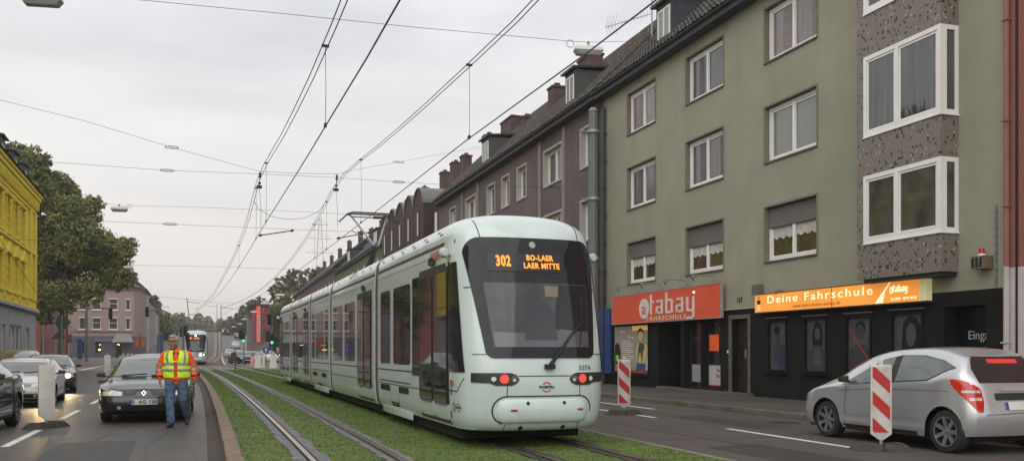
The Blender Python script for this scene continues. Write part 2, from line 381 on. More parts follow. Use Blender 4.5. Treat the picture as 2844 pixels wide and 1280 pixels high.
# gutter of small setts along the left kerb
gut = ribbon(O(-.12), O(.10), 4, 70, .004, 1)
struct(gut, 'gutter', brick_mat('setts', (.10, .082, .068), (.075, .062, .053), (.045, .036, .03), .17, .17))
pm2 = mat('tar_patch', (.030, .029, .029), rough=.6, var=.2, bump=.3, bscale=120)
for par, x0, y0, x1, y1 in ((rl, -2.3, 12.2, -1.1, 15.8), (rl, -6.9, 22, -5.8, 27), (rl, -2.6, 30, -1.6, 31.2), (rr, 9.6, 14.6, 10.5, 18), (rr, 7.0, 9.6, 8.1, 12.2), (rr, 9.9, 24, 10.9, 26)):
    mb = MB(); mb.poly([(x0+off(y0), y0, .003), (x1+off(y0), y0+.15, .003), (x1+off(y1)-.1, y1, .003), (x0+off(y1), y1-.2, .003)]); mb.build('asphalt_patch', pm2, par)
for par, pts in ((rl, [(-2.0, 12.5), (-1.85, 14), (-1.95, 15.5), (-1.7, 17.5), (-1.8, 20)]), (rl, [(-.9, 13), (-1.0, 15), (-.85, 17), (-.95, 19.5)]), (rl, [(-6.1, 14), (-2.0, 14.4)]), (rr, [(7.6, 9.5), (7.75, 12), (7.6, 15), (7.8, 19)]), (rr, [(6.8, 13.2), (8.5, 13.0), (10, 13.35), (11.5, 13.1)])):
    q = []
    for i in range(len(pts)-1):
        for k in range(6): t_ = k/6; q.append((lerp(pts[i][0], pts[i+1][0], t_)+random.uniform(-.025, .025), lerp(pts[i][1], pts[i+1][1], t_)))
    mb = MB(); mb.poly([(a, b, .0045) for a, b in strip(q, .022)]); mb.build('crack', mat('crack_tar', (.018, .017, .017), rough=.5), par)
for par, x_, y_ in ((rl, -1.55, 25.0), (rr, 10.9, 15.6), (rr, 8.3, 21)):
    mb = MB(); mb.prism(circ(x_, y_, .32, 24), .001, .006, 'z'); mb.build('manhole_cover', mat('cast_iron', (.035, .033, .031), rough=.5, metal=.4, var=.3, scale=20), par)
# painted markings, parts of the road they lie on
def mark(pts, parent, z=.005, wd=None):
    mb = MB(); mb.poly([(p[0], p[1], z+hz(p[1])) for p in pts]); o = mb.build('lane_marking', paint, parent); return o
def dash(x0, ya, yb, wd, parent, o_=off):
    return mark([(x0-wd/2+o_(ya), ya), (x0+wd/2+o_(ya), ya), (x0+wd/2+o_(yb), yb), (x0-wd/2+o_(yb), yb)], parent)
for ya, yb in ((15.3, 18.4), (21.2, 24.2), (27.0, 30.0), (33, 36), (39, 42), (45, 48), (51, 54)): dash(-3.02, ya, yb, .13, rl)
for ya, yb in ((4.6, 8.0), (11.2, 14.7), (17.6, 23.6), (29.6, 35.6), (41.6, 47.6)): dash(9.05, ya, yb, .13, rr, lambda y: (0 if y < 18 else off(y)-off(18)))
dash(10.32, 20.2, 44, .12, rr, lambda y: off(y)-off(22))
a, b = G(207, 931), G(265, 920); n = Vector((-(b-a).y, (b-a).x, 0)).normalized()*.35
mark([a, b, b+n, a+n], rl, z=.014)
for k in range(14): mark([(4.2, 110+k*16), (4.35, 110+k*16), (4.35, 116+k*16), (4.2, 116+k*16)], rf, z=.01)
for k in range(5): mark([(.75, 96+k*22), (.9, 96+k*22), (.9, 118+k*22), (.75, 118+k*22)], rf, z=.011)

# ------------------------------------------------------------------ tram tracks
FAR = [(98, -2.05), (112, -2.4), (135, -1.2), (165, .0), (230, .2), (300, .2)]
def tx(Y, base):
    if Y <= 98: return base+off(Y)
    return sinterp(FAR, Y)+(base-1.72 if Y < 110 else lerp(base-1.72, min(base-1.72, 2.6), 1))*1.0*(1 if Y < 98 else 1) - (0 if base < 3 else 2.6*min((Y-98)/40, 1)*.9)
railm = mat('rail_steel', (.10, .072, .055), rough=.45, metal=.5, var=.25, scale=5)
railt = mat('rail_worn_top', (.42, .36, .30), rough=.25, metal=.9, var=.12, scale=4)
conc = mat('track_concrete', (.16, .155, .165), rough=.85, var=.25, scale=6, bump=.5, bscale=30)
for nm, base, lab in (('tram_track', 1.70, 'tram track with pale concrete strips in the grass, left of the tram'), ('tram_track', 4.66, 'tram track under the large tram')):
    root = empty('tram_track', (0, 0, 0)); root['kind'] = 'structure'; root['label'] = lab
    yy = [6+1.5*i for i in range(62)]+[99+3*i for i in range(68)]
    for sgn in (-1, 1):
        mb = MB(); xx = [tx(y, base)+sgn*.54 for y in yy]
        rows = []
        for x, y in zip(xx, yy):
            z = hz(y)+.05
            if y > 96: z -= .03
            rows.append([(x-.045, y, z-.03), (x-.04, y, z+.005), (x-.028, y, z+.01), (x+.028, y, z+.01), (x+.034, y, z-.012), (x+.06, y, z-.012), (x+.064, y, z+.004), (x+.08, y, z+.004), (x+.082, y, z-.03)])
        if sgn > 0: rows = [[(2*x-p[0], p[1], p[2]) for p in r_][::-1] for r_, x in zip(rows, xx)]
        mb.grid(rows)
        nc = 8
        for i in range(len(rows)-1):
            k = i*nc+(2 if sgn < 0 else 5); mb.mi[k] = 1
        mb.build('rail', [railm, railt], root, smooth=True, auto=25)
        # concrete blocks either side, slightly ragged
        if True:
            mb = MB(); y = 6.0
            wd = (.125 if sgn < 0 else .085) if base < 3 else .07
            while y < 96:
                for s2 in (-1, 1):
                    x = tx(y, base)+sgn*.54; a = x+s2*.075; b = x+s2*(.075+wd+random.uniform(-.03, .045)); zt = .043+random.uniform(0, .006)
                    x1 = tx(y+.36, base)-tx(y, base)
                    lo, hi = min(a, b), max(a, b)
                    mb.add([(lo, y, 0), (hi, y, 0), (hi, y, zt), (lo, y, zt), (lo+x1, y+.36, 0), (hi+x1, y+.36, 0), (hi+x1, y+.36, zt), (lo+x1, y+.36, zt)], [(0, 1, 2, 3), (4, 7, 6, 5), (0, 4, 5, 1), (1, 5, 6, 2), (2, 6, 7, 3), (3, 7, 4, 0)])
                y += .37
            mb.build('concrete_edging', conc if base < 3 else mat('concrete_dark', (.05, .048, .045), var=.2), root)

# ------------------------------------------------------------------ grass between the kerbs
def grass_material(name, dk, lt):
    m = bpy.data.materials.new(name); m.use_nodes = True; t = m.node_tree; b = t.nodes['Principled BSDF']; b.inputs['Roughness'].default_value = .75; b.inputs['Specular IOR Level'].default_value = .25
    g = t.nodes.new('ShaderNodeNewGeometry')
    n = t.nodes.new('ShaderNodeTexNoise'); n.inputs['Scale'].default_value = 1.1; n.inputs['Detail'].default_value = 8; n.inputs['Roughness'].default_value = .7
    q = t.nodes.new('ShaderNodeMapping'); q.inputs['Scale'].default_value = (.55, 1.6, 1); t.links.new(g.outputs['Position'], q.inputs[0]); t.links.new(q.outputs[0], n.inputs['Vector'])
    r = t.nodes.new('ShaderNodeValToRGB'); e = r.color_ramp.elements; e[0].position = .33; e[0].color = dk+(1,); e[1].position = .66; e[1].color = lt+(1,)
    k = e.new(.78); k.color = (lt[0]*1.35, lt[1]*1.12, lt[2]*1.1, 1)
    t.links.new(n.outputs['Fac'], r.inputs[0]); t.links.new(r.outputs[0], b.inputs['Base Color']); return m
gm = grass_material('turf', (.080, .124, .032), (.132, .182, .050))
gb = grass_material('grass_blades', (.088, .138, .034), (.150, .205, .056))
turf = ribbon(O(.33), O(6.28), 4, 71.5, .022, 6); struct(turf, 'turf_base', gm)
mb = MB(); rnd = random.Random(3)
def rail_near(x, y):
    for b_ in (1.70, 4.66):
        d = abs(abs(x-off(y)-b_)-.54)
        if d < (.15 if b_ < 3 else .10): return True
    return False
for i in range(190000):
    t = rnd.random(); y = 9.3+62*(t**2.3); x = .36+off(y)+rnd.random()*5.9
    if rail_near(x, y) and rnd.random() > .04: continue
    s = .6+y/26; seam = math.sin(y*9.5+math.sin(x*.8)*.7)
    h = rnd.uniform(.010, .024)*(.8+.35*s)*(1-.35*(seam > .75)); a = rnd.random()*PI; wd = .0075*s; lx, ly = rnd.uniform(-.05, .05), rnd.uniform(-.04, .05)
    dx, dy = math.cos(a)*wd, math.sin(a)*wd
    k = len(mb.v); mb.v += [(x-dx, y-dy, .02), (x+dx, y+dy, .02), (x+lx, y+ly, .02+h)]; mb.f.append((k, k+1, k+2)); mb.mi.append(0)
o = mb.build('grass', gb, fix=False); tag(o, 'short green lawn laid between the kerb and the tram rails', 'grass', kind='stuff')
# weeds, dirt and leaves
lm = mat('leaf_litter', (.22, .12, .045), rough=.9, var=.5, scale=15)
mb = MB()
def leafq(x, y, z, s):
    a = rnd.random()*6.28; c, d = math.cos(a)*s, math.sin(a)*s; mb.quad((x-c, y-d, z), (x+d, y-c, z+s*.3), (x+c, y+d, z+s*.15), (x-d, y+c, z+s*.35))
for i in range(420):
    y = rnd.uniform(10, 60); leafq(-.18+off(y)+rnd.gauss(0, .13), y, .012, rnd.uniform(.01, .03))
for i in range(380):
    y = rnd.uniform(16, 40); leafq(15-abs(rnd.gauss(0, .35))-.05, y, .13, rnd.uniform(.015, .04))
for i in range(160):
    y = rnd.uniform(8, 40); leafq(rnd.uniform(6.5, 11.5)+off(y), y, .012, rnd.uniform(.01, .025))
for i in range(90):
    y = rnd.uniform(9, 40); leafq(rnd.uniform(.5, 6)+off(y), y, .065, rnd.uniform(.012, .028))
o = mb.build('fallen_leaves', lm, fix=False); tag(o, 'brown fallen leaves scattered along kerbs and house fronts', 'leaves', kind='stuff')
# ------------------------------------------------------------------ facades
class Fac:
    """a wall plane: o origin, u along, n outward"""
    def __init__(s, o, u, n): s.M = Matrix(((u[0], 0, n[0], o[0]), (u[1], 0, n[1], o[1]), (0, 1, 0, o[2]), (0, 0, 0, 1)))
    def mb(s): return MB(s.M)
    def wall(s, mb, u0, u1, v0, v1, holes, depth=.2, mi=0, rmi=None, w=0):
        us = sorted(set([u0, u1]+[h[0] for h in holes]+[h[1] for h in holes])); vs = sorted(set([v0, v1]+[h[2] for h in holes]+[h[3] for h in holes]))
        us = [x for x in us if u0 <= x <= u1]; vs = [x for x in vs if v0 <= x <= v1]
        for a, b in zip(us, us[1:]):
            for c, d in zip(vs, vs[1:]):
                mu, mv = (a+b)/2, (c+d)/2
                if any(h[0] < mu < h[1] and h[2] < mv < h[3] for h in holes): continue
                mb.quad((a, c, w), (b, c, w), (b, d, w), (a, d, w), mi)
        r_ = mi if rmi is None else rmi
        for h in holes:
            a, b, c, d = h[:4]; e = w-(h[4] if len(h) > 4 else depth)
            mb.quad((a, c, w), (a, d, w), (a, d, e), (a, c, e), r_); mb.quad((b, c, w), (b, c, e), (b, d, e), (b, d, w), r_)
            mb.quad((a, c, w), (a, c, e), (b, c, e), (b, c, w), r_); mb.quad((a, d, w), (b, d, w), (b, d, e), (a, d, e), r_)
def win(fc, parent, a, b, c, d, depth, fm, pm, leaves=2, fr=.07, sash=.05, sill=None, mid=None, shutter=None, shm=None, surround=None, sm=None, transom=None, lab=None):
    """window at u a..b, v c..d, set back by depth: frame (named window) > pane, sill, shutter"""
    mb = fc.mb(); w0, w1 = -depth, -depth+.07
    mb.box(a, c, w0, a+fr, d, w1); mb.box(b-fr, c, w0, b, d, w1); mb.box(a+fr, c, w0, b-fr, c+fr, w1); mb.box(a+fr, d-fr, w0, b-fr, d, w1)
    iw = (b-a-2*fr); xs = [a+fr+iw*i/leaves for i in range(leaves+1)]
    for x in xs[1:-1]: mb.box(x-fr*.65, c+fr, w0+.002, x+fr*.65, d-fr, w1+.006)
    if transom: mb.box(a+fr, d-transom-fr*.4, w0+.001, b-fr, d-transom+fr*.4, w1+.004)
    if sash:
        for x0, x1 in zip(xs, xs[1:]):
            e = sash; mb.box(x0+.012, c+fr+.012, w0-.01, x0+e, d-fr-.012, w1-.02); mb.box(x1-e, c+fr+.012, w0-.01, x1-.012, d-fr-.012, w1-.02)
            mb.box(x0+e, c+fr+.012, w0-.01, x1-e, c+fr+e, w1-.02); mb.box(x0+e, d-fr-e, w0-.01, x1-e, d-fr-.012, w1-.02)
    wo = mb.build('window', fm, parent)
    if lab: wo['label'] = lab
    mb = fc.mb(); mb.box(a+fr*.5, c+fr*.5, w0+.012, b-fr*.5, d-fr*.5, w0+.02); mb.build('pane', pm, wo)
    if sill:
        mb = fc.mb(); mb.box(a-.05, c-.045, -depth+.02, b+.05, c-.003, .05); mb.build('sill', sill, wo)
    if shutter:
        mb = fc.mb(); t = d-shutter*(d-c); n = max(2, int((d-t)/.05))
        for i in range(n):
            z0 = t+(d-t)*i/n; z1 = t+(d-t)*(i+1)/n
            mb.add([(a+.015, z0, w1+.012), (b-.015, z0, w1+.012), (b-.015, (z0+z1)/2, w1+.026), (a+.015, (z0+z1)/2, w1+.026), (b-.015, z1, w1+.012), (a+.015, z1, w1+.012)], [(0, 1, 2, 3), (3, 2, 4, 5)])
        mb.box(a+.015, t-.02, w1+.006, b-.015, t, w1+.03); mb.build('shutter', shm, wo)
    return wo
tiles_dark = tile_mat('roof_tiles_dark', (.026, .023, .022), (.044, .038, .035))
tiles_brown = tile_mat('roof_tiles_brown', (.042, .031, .025), (.066, .05, .04))
tiles_red = tile_mat('roof_tiles_red', (.10, .055, .04), (.13, .07, .05))
tile_plain = mat('clay_tiles_dark', (.052, .047, .044), rough=.75, var=.45, scale=3.5, grime=(.085, .08, .07), gs=1.2)
tile_plain2 = mat('clay_tiles_brown', (.070, .056, .047), rough=.75, var=.45, scale=3.5, grime=(.10, .085, .07), gs=1.0)
chim = brick_mat('chimney_brick', (.095, .042, .032), (.065, .034, .028), (.10, .08, .07))
slate = mat('slate_cladding', (.030, .033, .042), rough=.6, var=.2, scale=6)
frw = mat('window_frame_white', (.80, .79, .76), rough=.4, var=.05)
curt = {
 'grey': pane_mat('glass_grey_curtain', (.085, .088, .095), rough=.06, var=.45, scale=2.5, stretch=(1, 4, .25)),
 'mauve': pane_mat('glass_mauve_curtain', (.125, .105, .108), rough=.1, var=.3, scale=3.5, stretch=(1, 5, .25)),
 'net': pane_mat('glass_net_curtain', (.20, .172, .165), rough=.15, var=.22, scale=4, stretch=(1, 7, .2)),
 'blind': pane_mat('glass_pale_blind', (.19, .205, .18), rough=.1, var=.1, scale=1),
 'dark': pane_mat('glass_dark_room', (.065, .064, .060), rough=.04, var=.5, scale=2),
 'olive': pane_mat('glass_olive_room', (.055, .05, .022), rough=.05, var=.6, scale=3),
 'black': pane_mat('glass_black', (.015, .016, .018), rough=.05, var=.3, scale=3)}
def dormer(fc, parent, ua, ub, v0, v1, w0, w1, cm, fm, pm, rm):
    mb = fc.mb(); mb.box(ua, v0, w1, ub, v1, w0)
    o = mb.build('dormer', cm, parent)
    mb = fc.mb(); mb.add([(ua-.15, v1, w0+.18), (ub+.15, v1, w0+.18), (ub+.15, v1+.1, w0+.18), (ua-.15, v1+.1, w0+.18), (ua-.15, v1+.22, w1), (ub+.15, v1+.22, w1), (ub+.15, v1+.32, w1), (ua-.15, v1+.32, w1)],
        [(0, 1, 2, 3), (4, 7, 6, 5), (0, 4, 5, 1), (3, 2, 6, 7), (0, 3, 7, 4), (1, 5, 6, 2)]); mb.build('dormer_roof', rm, o)
    m2 = fc.mb(); m = (ub-ua)*.12; f = .07
    a, b, c, d = ua+m, ub-m, v0+.35, v1-.2
    m2.box(a, c, w0, a+f, d, w0+.03); m2.box(b-f, c, w0, b, d, w0+.03); m2.box(a+f, c, w0, b-f, c+f, w0+.03); m2.box(a+f, d-f, w0, b-f, d, w0+.03); m2.box((a+b)/2-f/2, c+f, w0, (a+b)/2+f/2, d-f, w0+.03)
    m2.build('dormer_window', fm, o)
    m3 = fc.mb(); m3.box(a+f*.5, c+f*.5, w0, b-f*.5, d-f*.5, w0+.012); m3.build('dormer_pane', pm, o)
    return o
def roof(fc, parent, u0, u1, ve, pitch, depth, m, over=.45, gm=None, name='roof', ridge=None, tiled=False):
    h = (depth/2+over)*math.tan(R(pitch)); vr = ve+h; t = .14
    mb = fc.mb(); n = 8
    mb.add([(u0, ve, over), (u1, ve, over), (u1, vr, -depth/2), (u0, vr, -depth/2), (u0, ve, -depth-over), (u1, ve, -depth-over),
            (u0, ve-t, over), (u1, ve-t, over), (u1, ve-t, -depth-over), (u0, ve-t, -depth-over)],
           [(0, 1, 2, 3), (3, 2, 5, 4), (0, 6, 7, 1), (6, 9, 8, 7), (4, 5, 8, 9), (0, 3, 4, 9, 6), (1, 7, 8, 5, 2)])
    if tiled:      # pantiles: stepped courses with rounded rolls
        nu = int((u1-u0)/.24)*4; nr = int(math.hypot(h, depth/2+over)/.34); rows = []
        dv, dw = h, -(depth/2+over); ln = math.hypot(dv, dw); nv_, nw_ = -dw/ln, dv/ln
        rd = random.Random(int(u0*7)); jit = [[rd.uniform(-.006, .010) for _ in range(nu//4+2)] for _ in range(nr)]
        for r in range(nr):
            for e, lift in ((0, .055), (.98, .012)):
                tq = (r+e)/nr; row = []
                for i in range(nu+1):
                    q = .022*math.sin(2*PI*i/4+.6)+lift+jit[r][i//4]; row.append((lerp(u0, u1, i/nu), ve+dv*tq+nv_*q, over+dw*tq+nw_*q))
                rows.append(row)
        mb.grid(rows)
    r_ = mb.build(name, m, parent, fix=not tiled)
    # gutter
    mb = fc.mb(); pts = [(over+.02+.075*math.cos(R(a)), ve-.06+.075*math.sin(R(a))) for a in range(180, 361, 30)]
    pts += [(p[0]+(-.012 if p[0] < over+.02 else .012)*0, p[1]) for p in []]
    mb.add([(u0, p[1], p[0]) for p in pts]+[(u1, p[1], p[0]) for p in pts], [(i, i+1, len(pts)+i+1, len(pts)+i) for i in range(len(pts)-1)])
    mb.box(u0, ve-.30, .02, u1, ve-t-.004, over-.03)
    mb.build('gutter', gm or slate, parent)
    return vr
def chimney(fc, parent, u, v0, v1, w, su=.8, sw=.6, m=None):
    mb = fc.mb(); mb.box(u-su/2, v0, w-sw/2, u+su/2, v1, w+sw/2); mb.box(u-su/2-.06, v1, w-sw/2-.06, u+su/2+.06, v1+.1, w+sw/2+.06)
    mb.box(u-su/4, v1+.1, w-sw/5, u-su/4+.2, v1+.3, w+sw/5); return mb.build('chimney', m or chim, parent)
def pipe(fc, parent, pts, r, m, name='downpipe'):
    mb = fc.mb(); mb.tube(pts, r, 8)
    for v in range(1, 10):
        lo, hi = min(p[1] for p in pts), max(p[1] for p in pts); vv = lo+(hi-lo)*v/10; mb.box(pts[0][0]-r*1.25, vv, pts[0][2]-r*1.25, pts[0][0]+r*1.25, vv+.04, pts[0][2]+r*1.25)
    return mb.build(name, m, parent)

RF = Fac((15, 0, 0), (0, 1), (-1, 0))      # right-hand street front: u = Y, w towards the street
RU = lambda x, y: (lambda p: (p.y, p.z))(PX(x, y, 15))
# ---------------- green house
green = mat('green_render', (.315, .305, .228), rough=.9, var=.08, scale=1.3, bump=.25, bscale=140, grime=(.27, .28, .215), gs=.3, streak=((.21, .21, .16), (1.4, 1.4, .22), .35))
reveal = mat('render_reveal_beige', (.20, .175, .14), rough=.9, var=.12)
blackw = mat('black_painted_wall', (.010, .0095, .010), spec=.2, rough=.7, var=.25, scale=2, bump=.2)
shut = mat('shutter_grey', (.17, .15, .14), rough=.6, var=.1)
U0, U1 = 13.97, 33.7
gh = empty('green_house', (15, (U0+U1)/2, .12)); gh.location = (0, 0, 0)
tag(gh, 'four-storey olive green rendered house with mosaic bay and black painted driving school front', 'house')
rows = [(3.98, 5.55), (6.82, 8.42), (9.68, 11.25)]
cols_ = [(31.47, 29.16), (26.93, 24.6), (22.35, 20.0)]
holes = []
for (v0, v1) in rows:
    for (a, b) in cols_: holes.append((b, a, v0, v1, .22))
BAY0, BAY1 = 15.24, 17.85
mb = RF.mb(); shop_top = 2.72
shop = []   # openings in the black base: (u0,u1,v0,v1,depth)
def so_(xa, xb, yt, yb, dep):
    pa, pb = PX(xa, yt, 15), PX(xb, yb, 15); q = PX(xa, yb, 15)
    return (min(pa.y, pb.y), max(pa.y, pb.y), min(q.z, pb.z), pa.z, dep)
poster_h = (PX(1632, 880, 15).y, PX(1543, 880, 15).y, .62, 2.40, .10)
entry_h = (PX(1713, 900, 15).y, PX(1657, 900, 15).y, .125, 2.42, .9)
door2_h = (PX(1763, 900, 15).y, PX(1722, 900, 15).y, .20, 2.45, .3)
shopw_h = (PX(1813, 900, 15).y, PX(1766, 900, 15).y, .26, 2.45, .3)
hdoor_h = (PX(1888, 900, 15).y, PX(1836, 900, 15).y, .18, 2.52, .28)
w4 = [(PX(b, 860, 15).y, PX(a, 860, 15).y, .93, 2.28, .12) for a, b in ((1934, 1978), (2026, 2078), (2130, 2190), (2245, 2320))]
w4[3] = w4[3][:3]+(2.30, .12)
eing = (PX(2483, 860, 15).y, PX(2376, 860, 15).y, .14, 2.40, .5)
shop = [poster_h, entry_h, door2_h, shopw_h, hdoor_h]+w4+[eing]
RF.wall(mb, U0, U1, shop_top, 11.9, holes, mi=0, rmi=1)
RF.wall(mb, U0, U1, -.3, shop_top, shop, mi=2, w=.012)
mb.box(U0, -.3, -10, U1, 11.9, -9.8, 0); mb.quad((U0, -.3, 0), (U0, 11.9, 0), (U0, 11.9, -10), (U0, -.3, -10), 0); mb.quad((U1, -.3, 0), (U1, 11.9, 0), (U1, 11.9, -10), (U1, -.3, -10), 0)
for h in shop: mb.quad((h[0], h[2], .012-h[4]-.002), (h[1], h[2], .012-h[4]-.002), (h[1], h[3], .012-h[4]-.002), (h[0], h[3], .012-h[4]-.002), 2)
mb.build('wall', [green, reveal, blackw], gh, fix=False)
kinds = [['olive', 'olive', 'olive'], ['mauve', 'mauve', 'blind'], ['net', 'grey', 'net']]
names = [['lower left window with half-lowered shutter', 'shuttered window with lace half curtain', 'wide shuttered window with lace half curtain']]
for i, (v0, v1) in enumerate(rows):
    for j, (a, b) in enumerate(cols_):
        k = kinds[i][j]
        wo = win(RF, gh, b+.02, a-.02, v0+.03, v1-.02, .2, frw, curt[k], leaves=2, fr=.085, sash=.06, sill=mat('sill_stone', (.13, .115, .095), var=.15), shutter=(.36, .40, .36)[j] if i == 0 else None, shm=shut)
        # raised render band round the opening
        sb = RF.mb(); sb.box(b-.05, v0, .002, b, v1+.05, .022); sb.box(a, v0, .002, a+.05, v1+.05, .022); sb.box(b, v1, .002, a, v1+.05, .022); sb.build('surround', reveal, wo)
        # folds of the curtain, real cloth behind the glass reads as strips on the pane
        cb = RF.mb(); cm = mat('lace_curtain', (.50, .48, .44), rough=.9, var=.25, scale=9)
        if i == 0:
            t = v1-(.36, .40, .36)[j]*(v1-v0); n = 18
            for h0, h1 in ((b+.14, (a+b)/2-.09), ((a+b)/2+.09, a-.14)):
                top = [(lerp(h0, h1, q/n), t-.02, -.172+.008*math.sin(q*2.1)) for q in range(n+1)]; bot = [(lerp(h0, h1, q/n), t-.30-.07*abs(math.sin(q*.55)), -.172+.008*math.sin(q*2.1)) for q in range(n+1)]
                cb = RF.mb(); cb.grid([top, bot]); cb.build('curtain', cm, wo)
        elif k in ('net', 'mauve', 'grey'):
            for h0, h1 in (((a+b)/2+.12, (a+b)/2+.55), (b+.16, b+.45)) if k != 'grey' else (((a+b)/2+.3, (a+b)/2+.6),):
                n = 12; cb = RF.mb(); cb.grid([[(lerp(h0, h1, q/n), v, -.173+.01*math.sin(q*1.9)) for q in range(n+1)] for v in (v0+.2, v1-.2)]); cb.build('curtain', mat('grey_curtain_' + k, (.13, .12, .125) if k != 'net' else (.26, .22, .215), rough=.9, var=.2, scale=9), wo)
        if False: cb.build('curtain', cm if i == 0 else mat('grey_curtain', (.13, .12, .125) if k != 'net' else (.26, .22, .215), rough=.9, var=.2, scale=9), wo)
# bay
bay = RF.mb(); w_ = .48; mosaic = mosaic_mat()
zs = [(3.13, 3.97), (5.56, 6.47), (8.36, 9.36), (11.2, 12.2)]
for i, (a, b) in enumerate(zs): bay.box(BAY0, a, -.01, BAY1, b, w_, 0)
for a, b in ((3.97, 5.56), (6.47, 8.36), (9.36, 11.2)): bay.box(BAY1-.22, a, -.01, BAY1, b, w_, 0)
bay.box(BAY0+.05, 3.04, -.01, BAY1-.2, 3.13, w_-.04, 1)
bo = bay.build('bay', [mosaic, mat('bay_soffit', (.02, .02, .02))], gh)
for bi, (a, b) in enumerate(((3.97, 5.56), (6.47, 8.36), (9.36, 11.2))):
    f = RF.mb(); e = .10; A, B = BAY0, BAY1-.22; mid = A+(B-A)*.545
    f.box(A, a, w_-.07, A+e, b, w_); f.box(B-e, a, w_-.07, B, b, w_); f.box(A+e, a, w_-.07, B-e, a+e, w_); f.box(A+e, b-e, w_-.07, B-e, b, w_); f.box(mid-.05, a+e, w_-.069, mid+.05, b-e, w_+.004)
    for x0, x1 in ((A+e, mid-.05), (mid+.05, B-e)):
        s = .055; f.box(x0+.01, a+e+.01, w_-.06, x0+s, b-e-.01, w_-.018); f.box(x1-s, a+e+.01, w_-.06, x1-.01, b-e-.01, w_-.018); f.box(x0+s, a+e+.01, w_-.06, x1-s, a+e+s, w_-.018); f.box(x0+s, b-e-s, w_-.06, x1-s, b-e-.01, w_-.018)
    # side light facing the camera
    f.box(A, a, -.01, A+.03, a+e, w_-.075); f.box(A, b-e, -.01, A+.03, b, w_-.075); f.box(A, a+e, -.01, A+.03, b-e, .09); f.box(A, a+e, w_-.17, A+.03, b-e, w_-.075)
    f.box(A-.03, a-.03, -.01, B, a-.002, w_+.03)
    wo = f.build('window', frw, bo)
# panes kept as parts of the house so the depth stays at three levels
for bi, (a, b) in enumerate(((3.97, 5.56), (6.47, 8.36), (9.36, 11.2))):
    f = RF.mb(); A, B = BAY0, BAY1-.22
    f.box(A+.06, a+.06, w_-.045, B-.06, b-.06, w_-.035); f.box(A+.018, a+.06, .05, A+.024, b-.06, w_-.12)
    p = f.build('pane', curt['dark'] if bi == 0 else curt['grey'], bo)
# plant and lampshade inside the middle bay window
f = RF.mb(); rr_ = random.Random(5)
for i in range(60):
    u = rr_.uniform(15.7, 16.6); a = rr_.uniform(-.5, .5); h = rr_.uniform(.12, .35); f.add([(u-.015, 6.6, w_-.032), (u+.015, 6.6, w_-.032), (u+a*h*1.2, 6.6+h, w_-.030)], [(0, 1, 2)])
f.build('house_plant', mat('plant_green', (.02, .04, .015)), bo, fix=False)
# shop front pieces
pf = RF.mb(); pf.box(poster_h[0]-.06, .56, .012, poster_h[0], 2.44, .05); pf.box(poster_h[1], .56, .012, poster_h[1]+.06, 2.44, .05); pf.box(poster_h[0], 2.40, .012, poster_h[1], 2.44, .05); pf.box(poster_h[0]-.1, .52, .012, poster_h[1]+.1, .57, .1)
pf.build('shop_window_frame', blackw, gh)
# recessed black door, glazed door, shop pane
d = RF.mb(); h = entry_h; d.box(h[0]+.05, h[2], -.88, h[1]-.05, h[3], -.84); d.box(h[0], h[2]-.02, -.9, h[1], h[2]+.04, .1); d.build('entrance_recess', blackw, gh)
fcb = mat('aluminium_dark', (.03, .03, .032), rough=.4, metal=.3)
for h, nm in ((door2_h, 'glass_door'), (shopw_h, 'shop_window')):
    d = RF.mb(); e = .07; a, b, c, t = h[:4]; W0, W1 = -.26, -.2
    d.box(a, c, W0, a+e, t, W1); d.box(b-e, c, W0, b, t, W1); d.box(a+e, c, W0, b-e, c+e, W1); d.box(a+e, t-e, W0, b-e, t, W1)
    if nm == 'shop_window': d.box(a+e, 1.0, W0, b-e, 1.05, W1)
    o = d.build(nm, fcb, gh); d = RF.mb(); d.box(a+e*.5, c+e*.5, -.24, b-e*.5, t-e*.5, -.23); d.build('pane', curt['black'], o)
    if nm == 'shop_window':
        d = RF.mb(); d.box(a+e, .36, -.225, b-e, 1.0, -.215); d.build('white_panel', mat('white_film', (.50, .50, .50), rough=.4), o)
        d = RF.mb(); d.box(a+e, .28, -.224, b-e, .36, -.212); d.build('red_strip', mat('red_film', (.50, .05, .03), rough=.4), o)
        d = RF.mb(); d.box(lerp(a, b, .42), 1.45, -.225, lerp(a, b, .92), 1.98, -.218); d.build('orange_notice', mat('orange_paper', (.62, .10, .02), rough=.6, emit=(1, .15, .02), es=.15), o)
        for s_, z_ in (('Tel.: 020', .84), ('Fax: 020', .66)):
            text('lettering', s_, .16, MATS['red_film'], o, RF.M @ Matrix.Translation((0, 0, -.208)) @ frameM((a+.36, z_, 0), (-1, 0, 0), (0, 1, 0)), sx=1.0)
        text('lettering', 'Fahrs', .28, mat('grey_film', (.10, .10, .11)), o, RF.M @ frameM((a+.3, 2.18, -.21), (-1, 0, 0), (0, 1, 0)))
        d = RF.mb(); d.box(a+.09, 2.28, -.2, a+.2, 2.4, -.17); d.build('orange_lamp', mat('orange_lamp_glow', (.8, .3, .05), emit=(1, .38, .06), es=5), o)
    else:
        text('lettering', 'Eingang', .15, mat('grey_film', (.10, .10, .11)), o, RF.M @ frameM(((a+b)/2, 1.86, -.215), (-1, 0, 0), (0, 1, 0)))
        d = RF.mb(); d.box(a+.14, .42, -.226, b-.12, 1.0, -.22); d.build('white_panel', mat('door_film', (.33, .33, .33), rough=.45), o)
d = RF.mb(); h = hdoor_h; d.box(h[0]+.1, h[2], -.24, h[1]-.1, h[3]-.1, -.2); do = d.build('house_door', mat('door_dark', (.022, .02, .018), rough=.35, var=.3), gh)
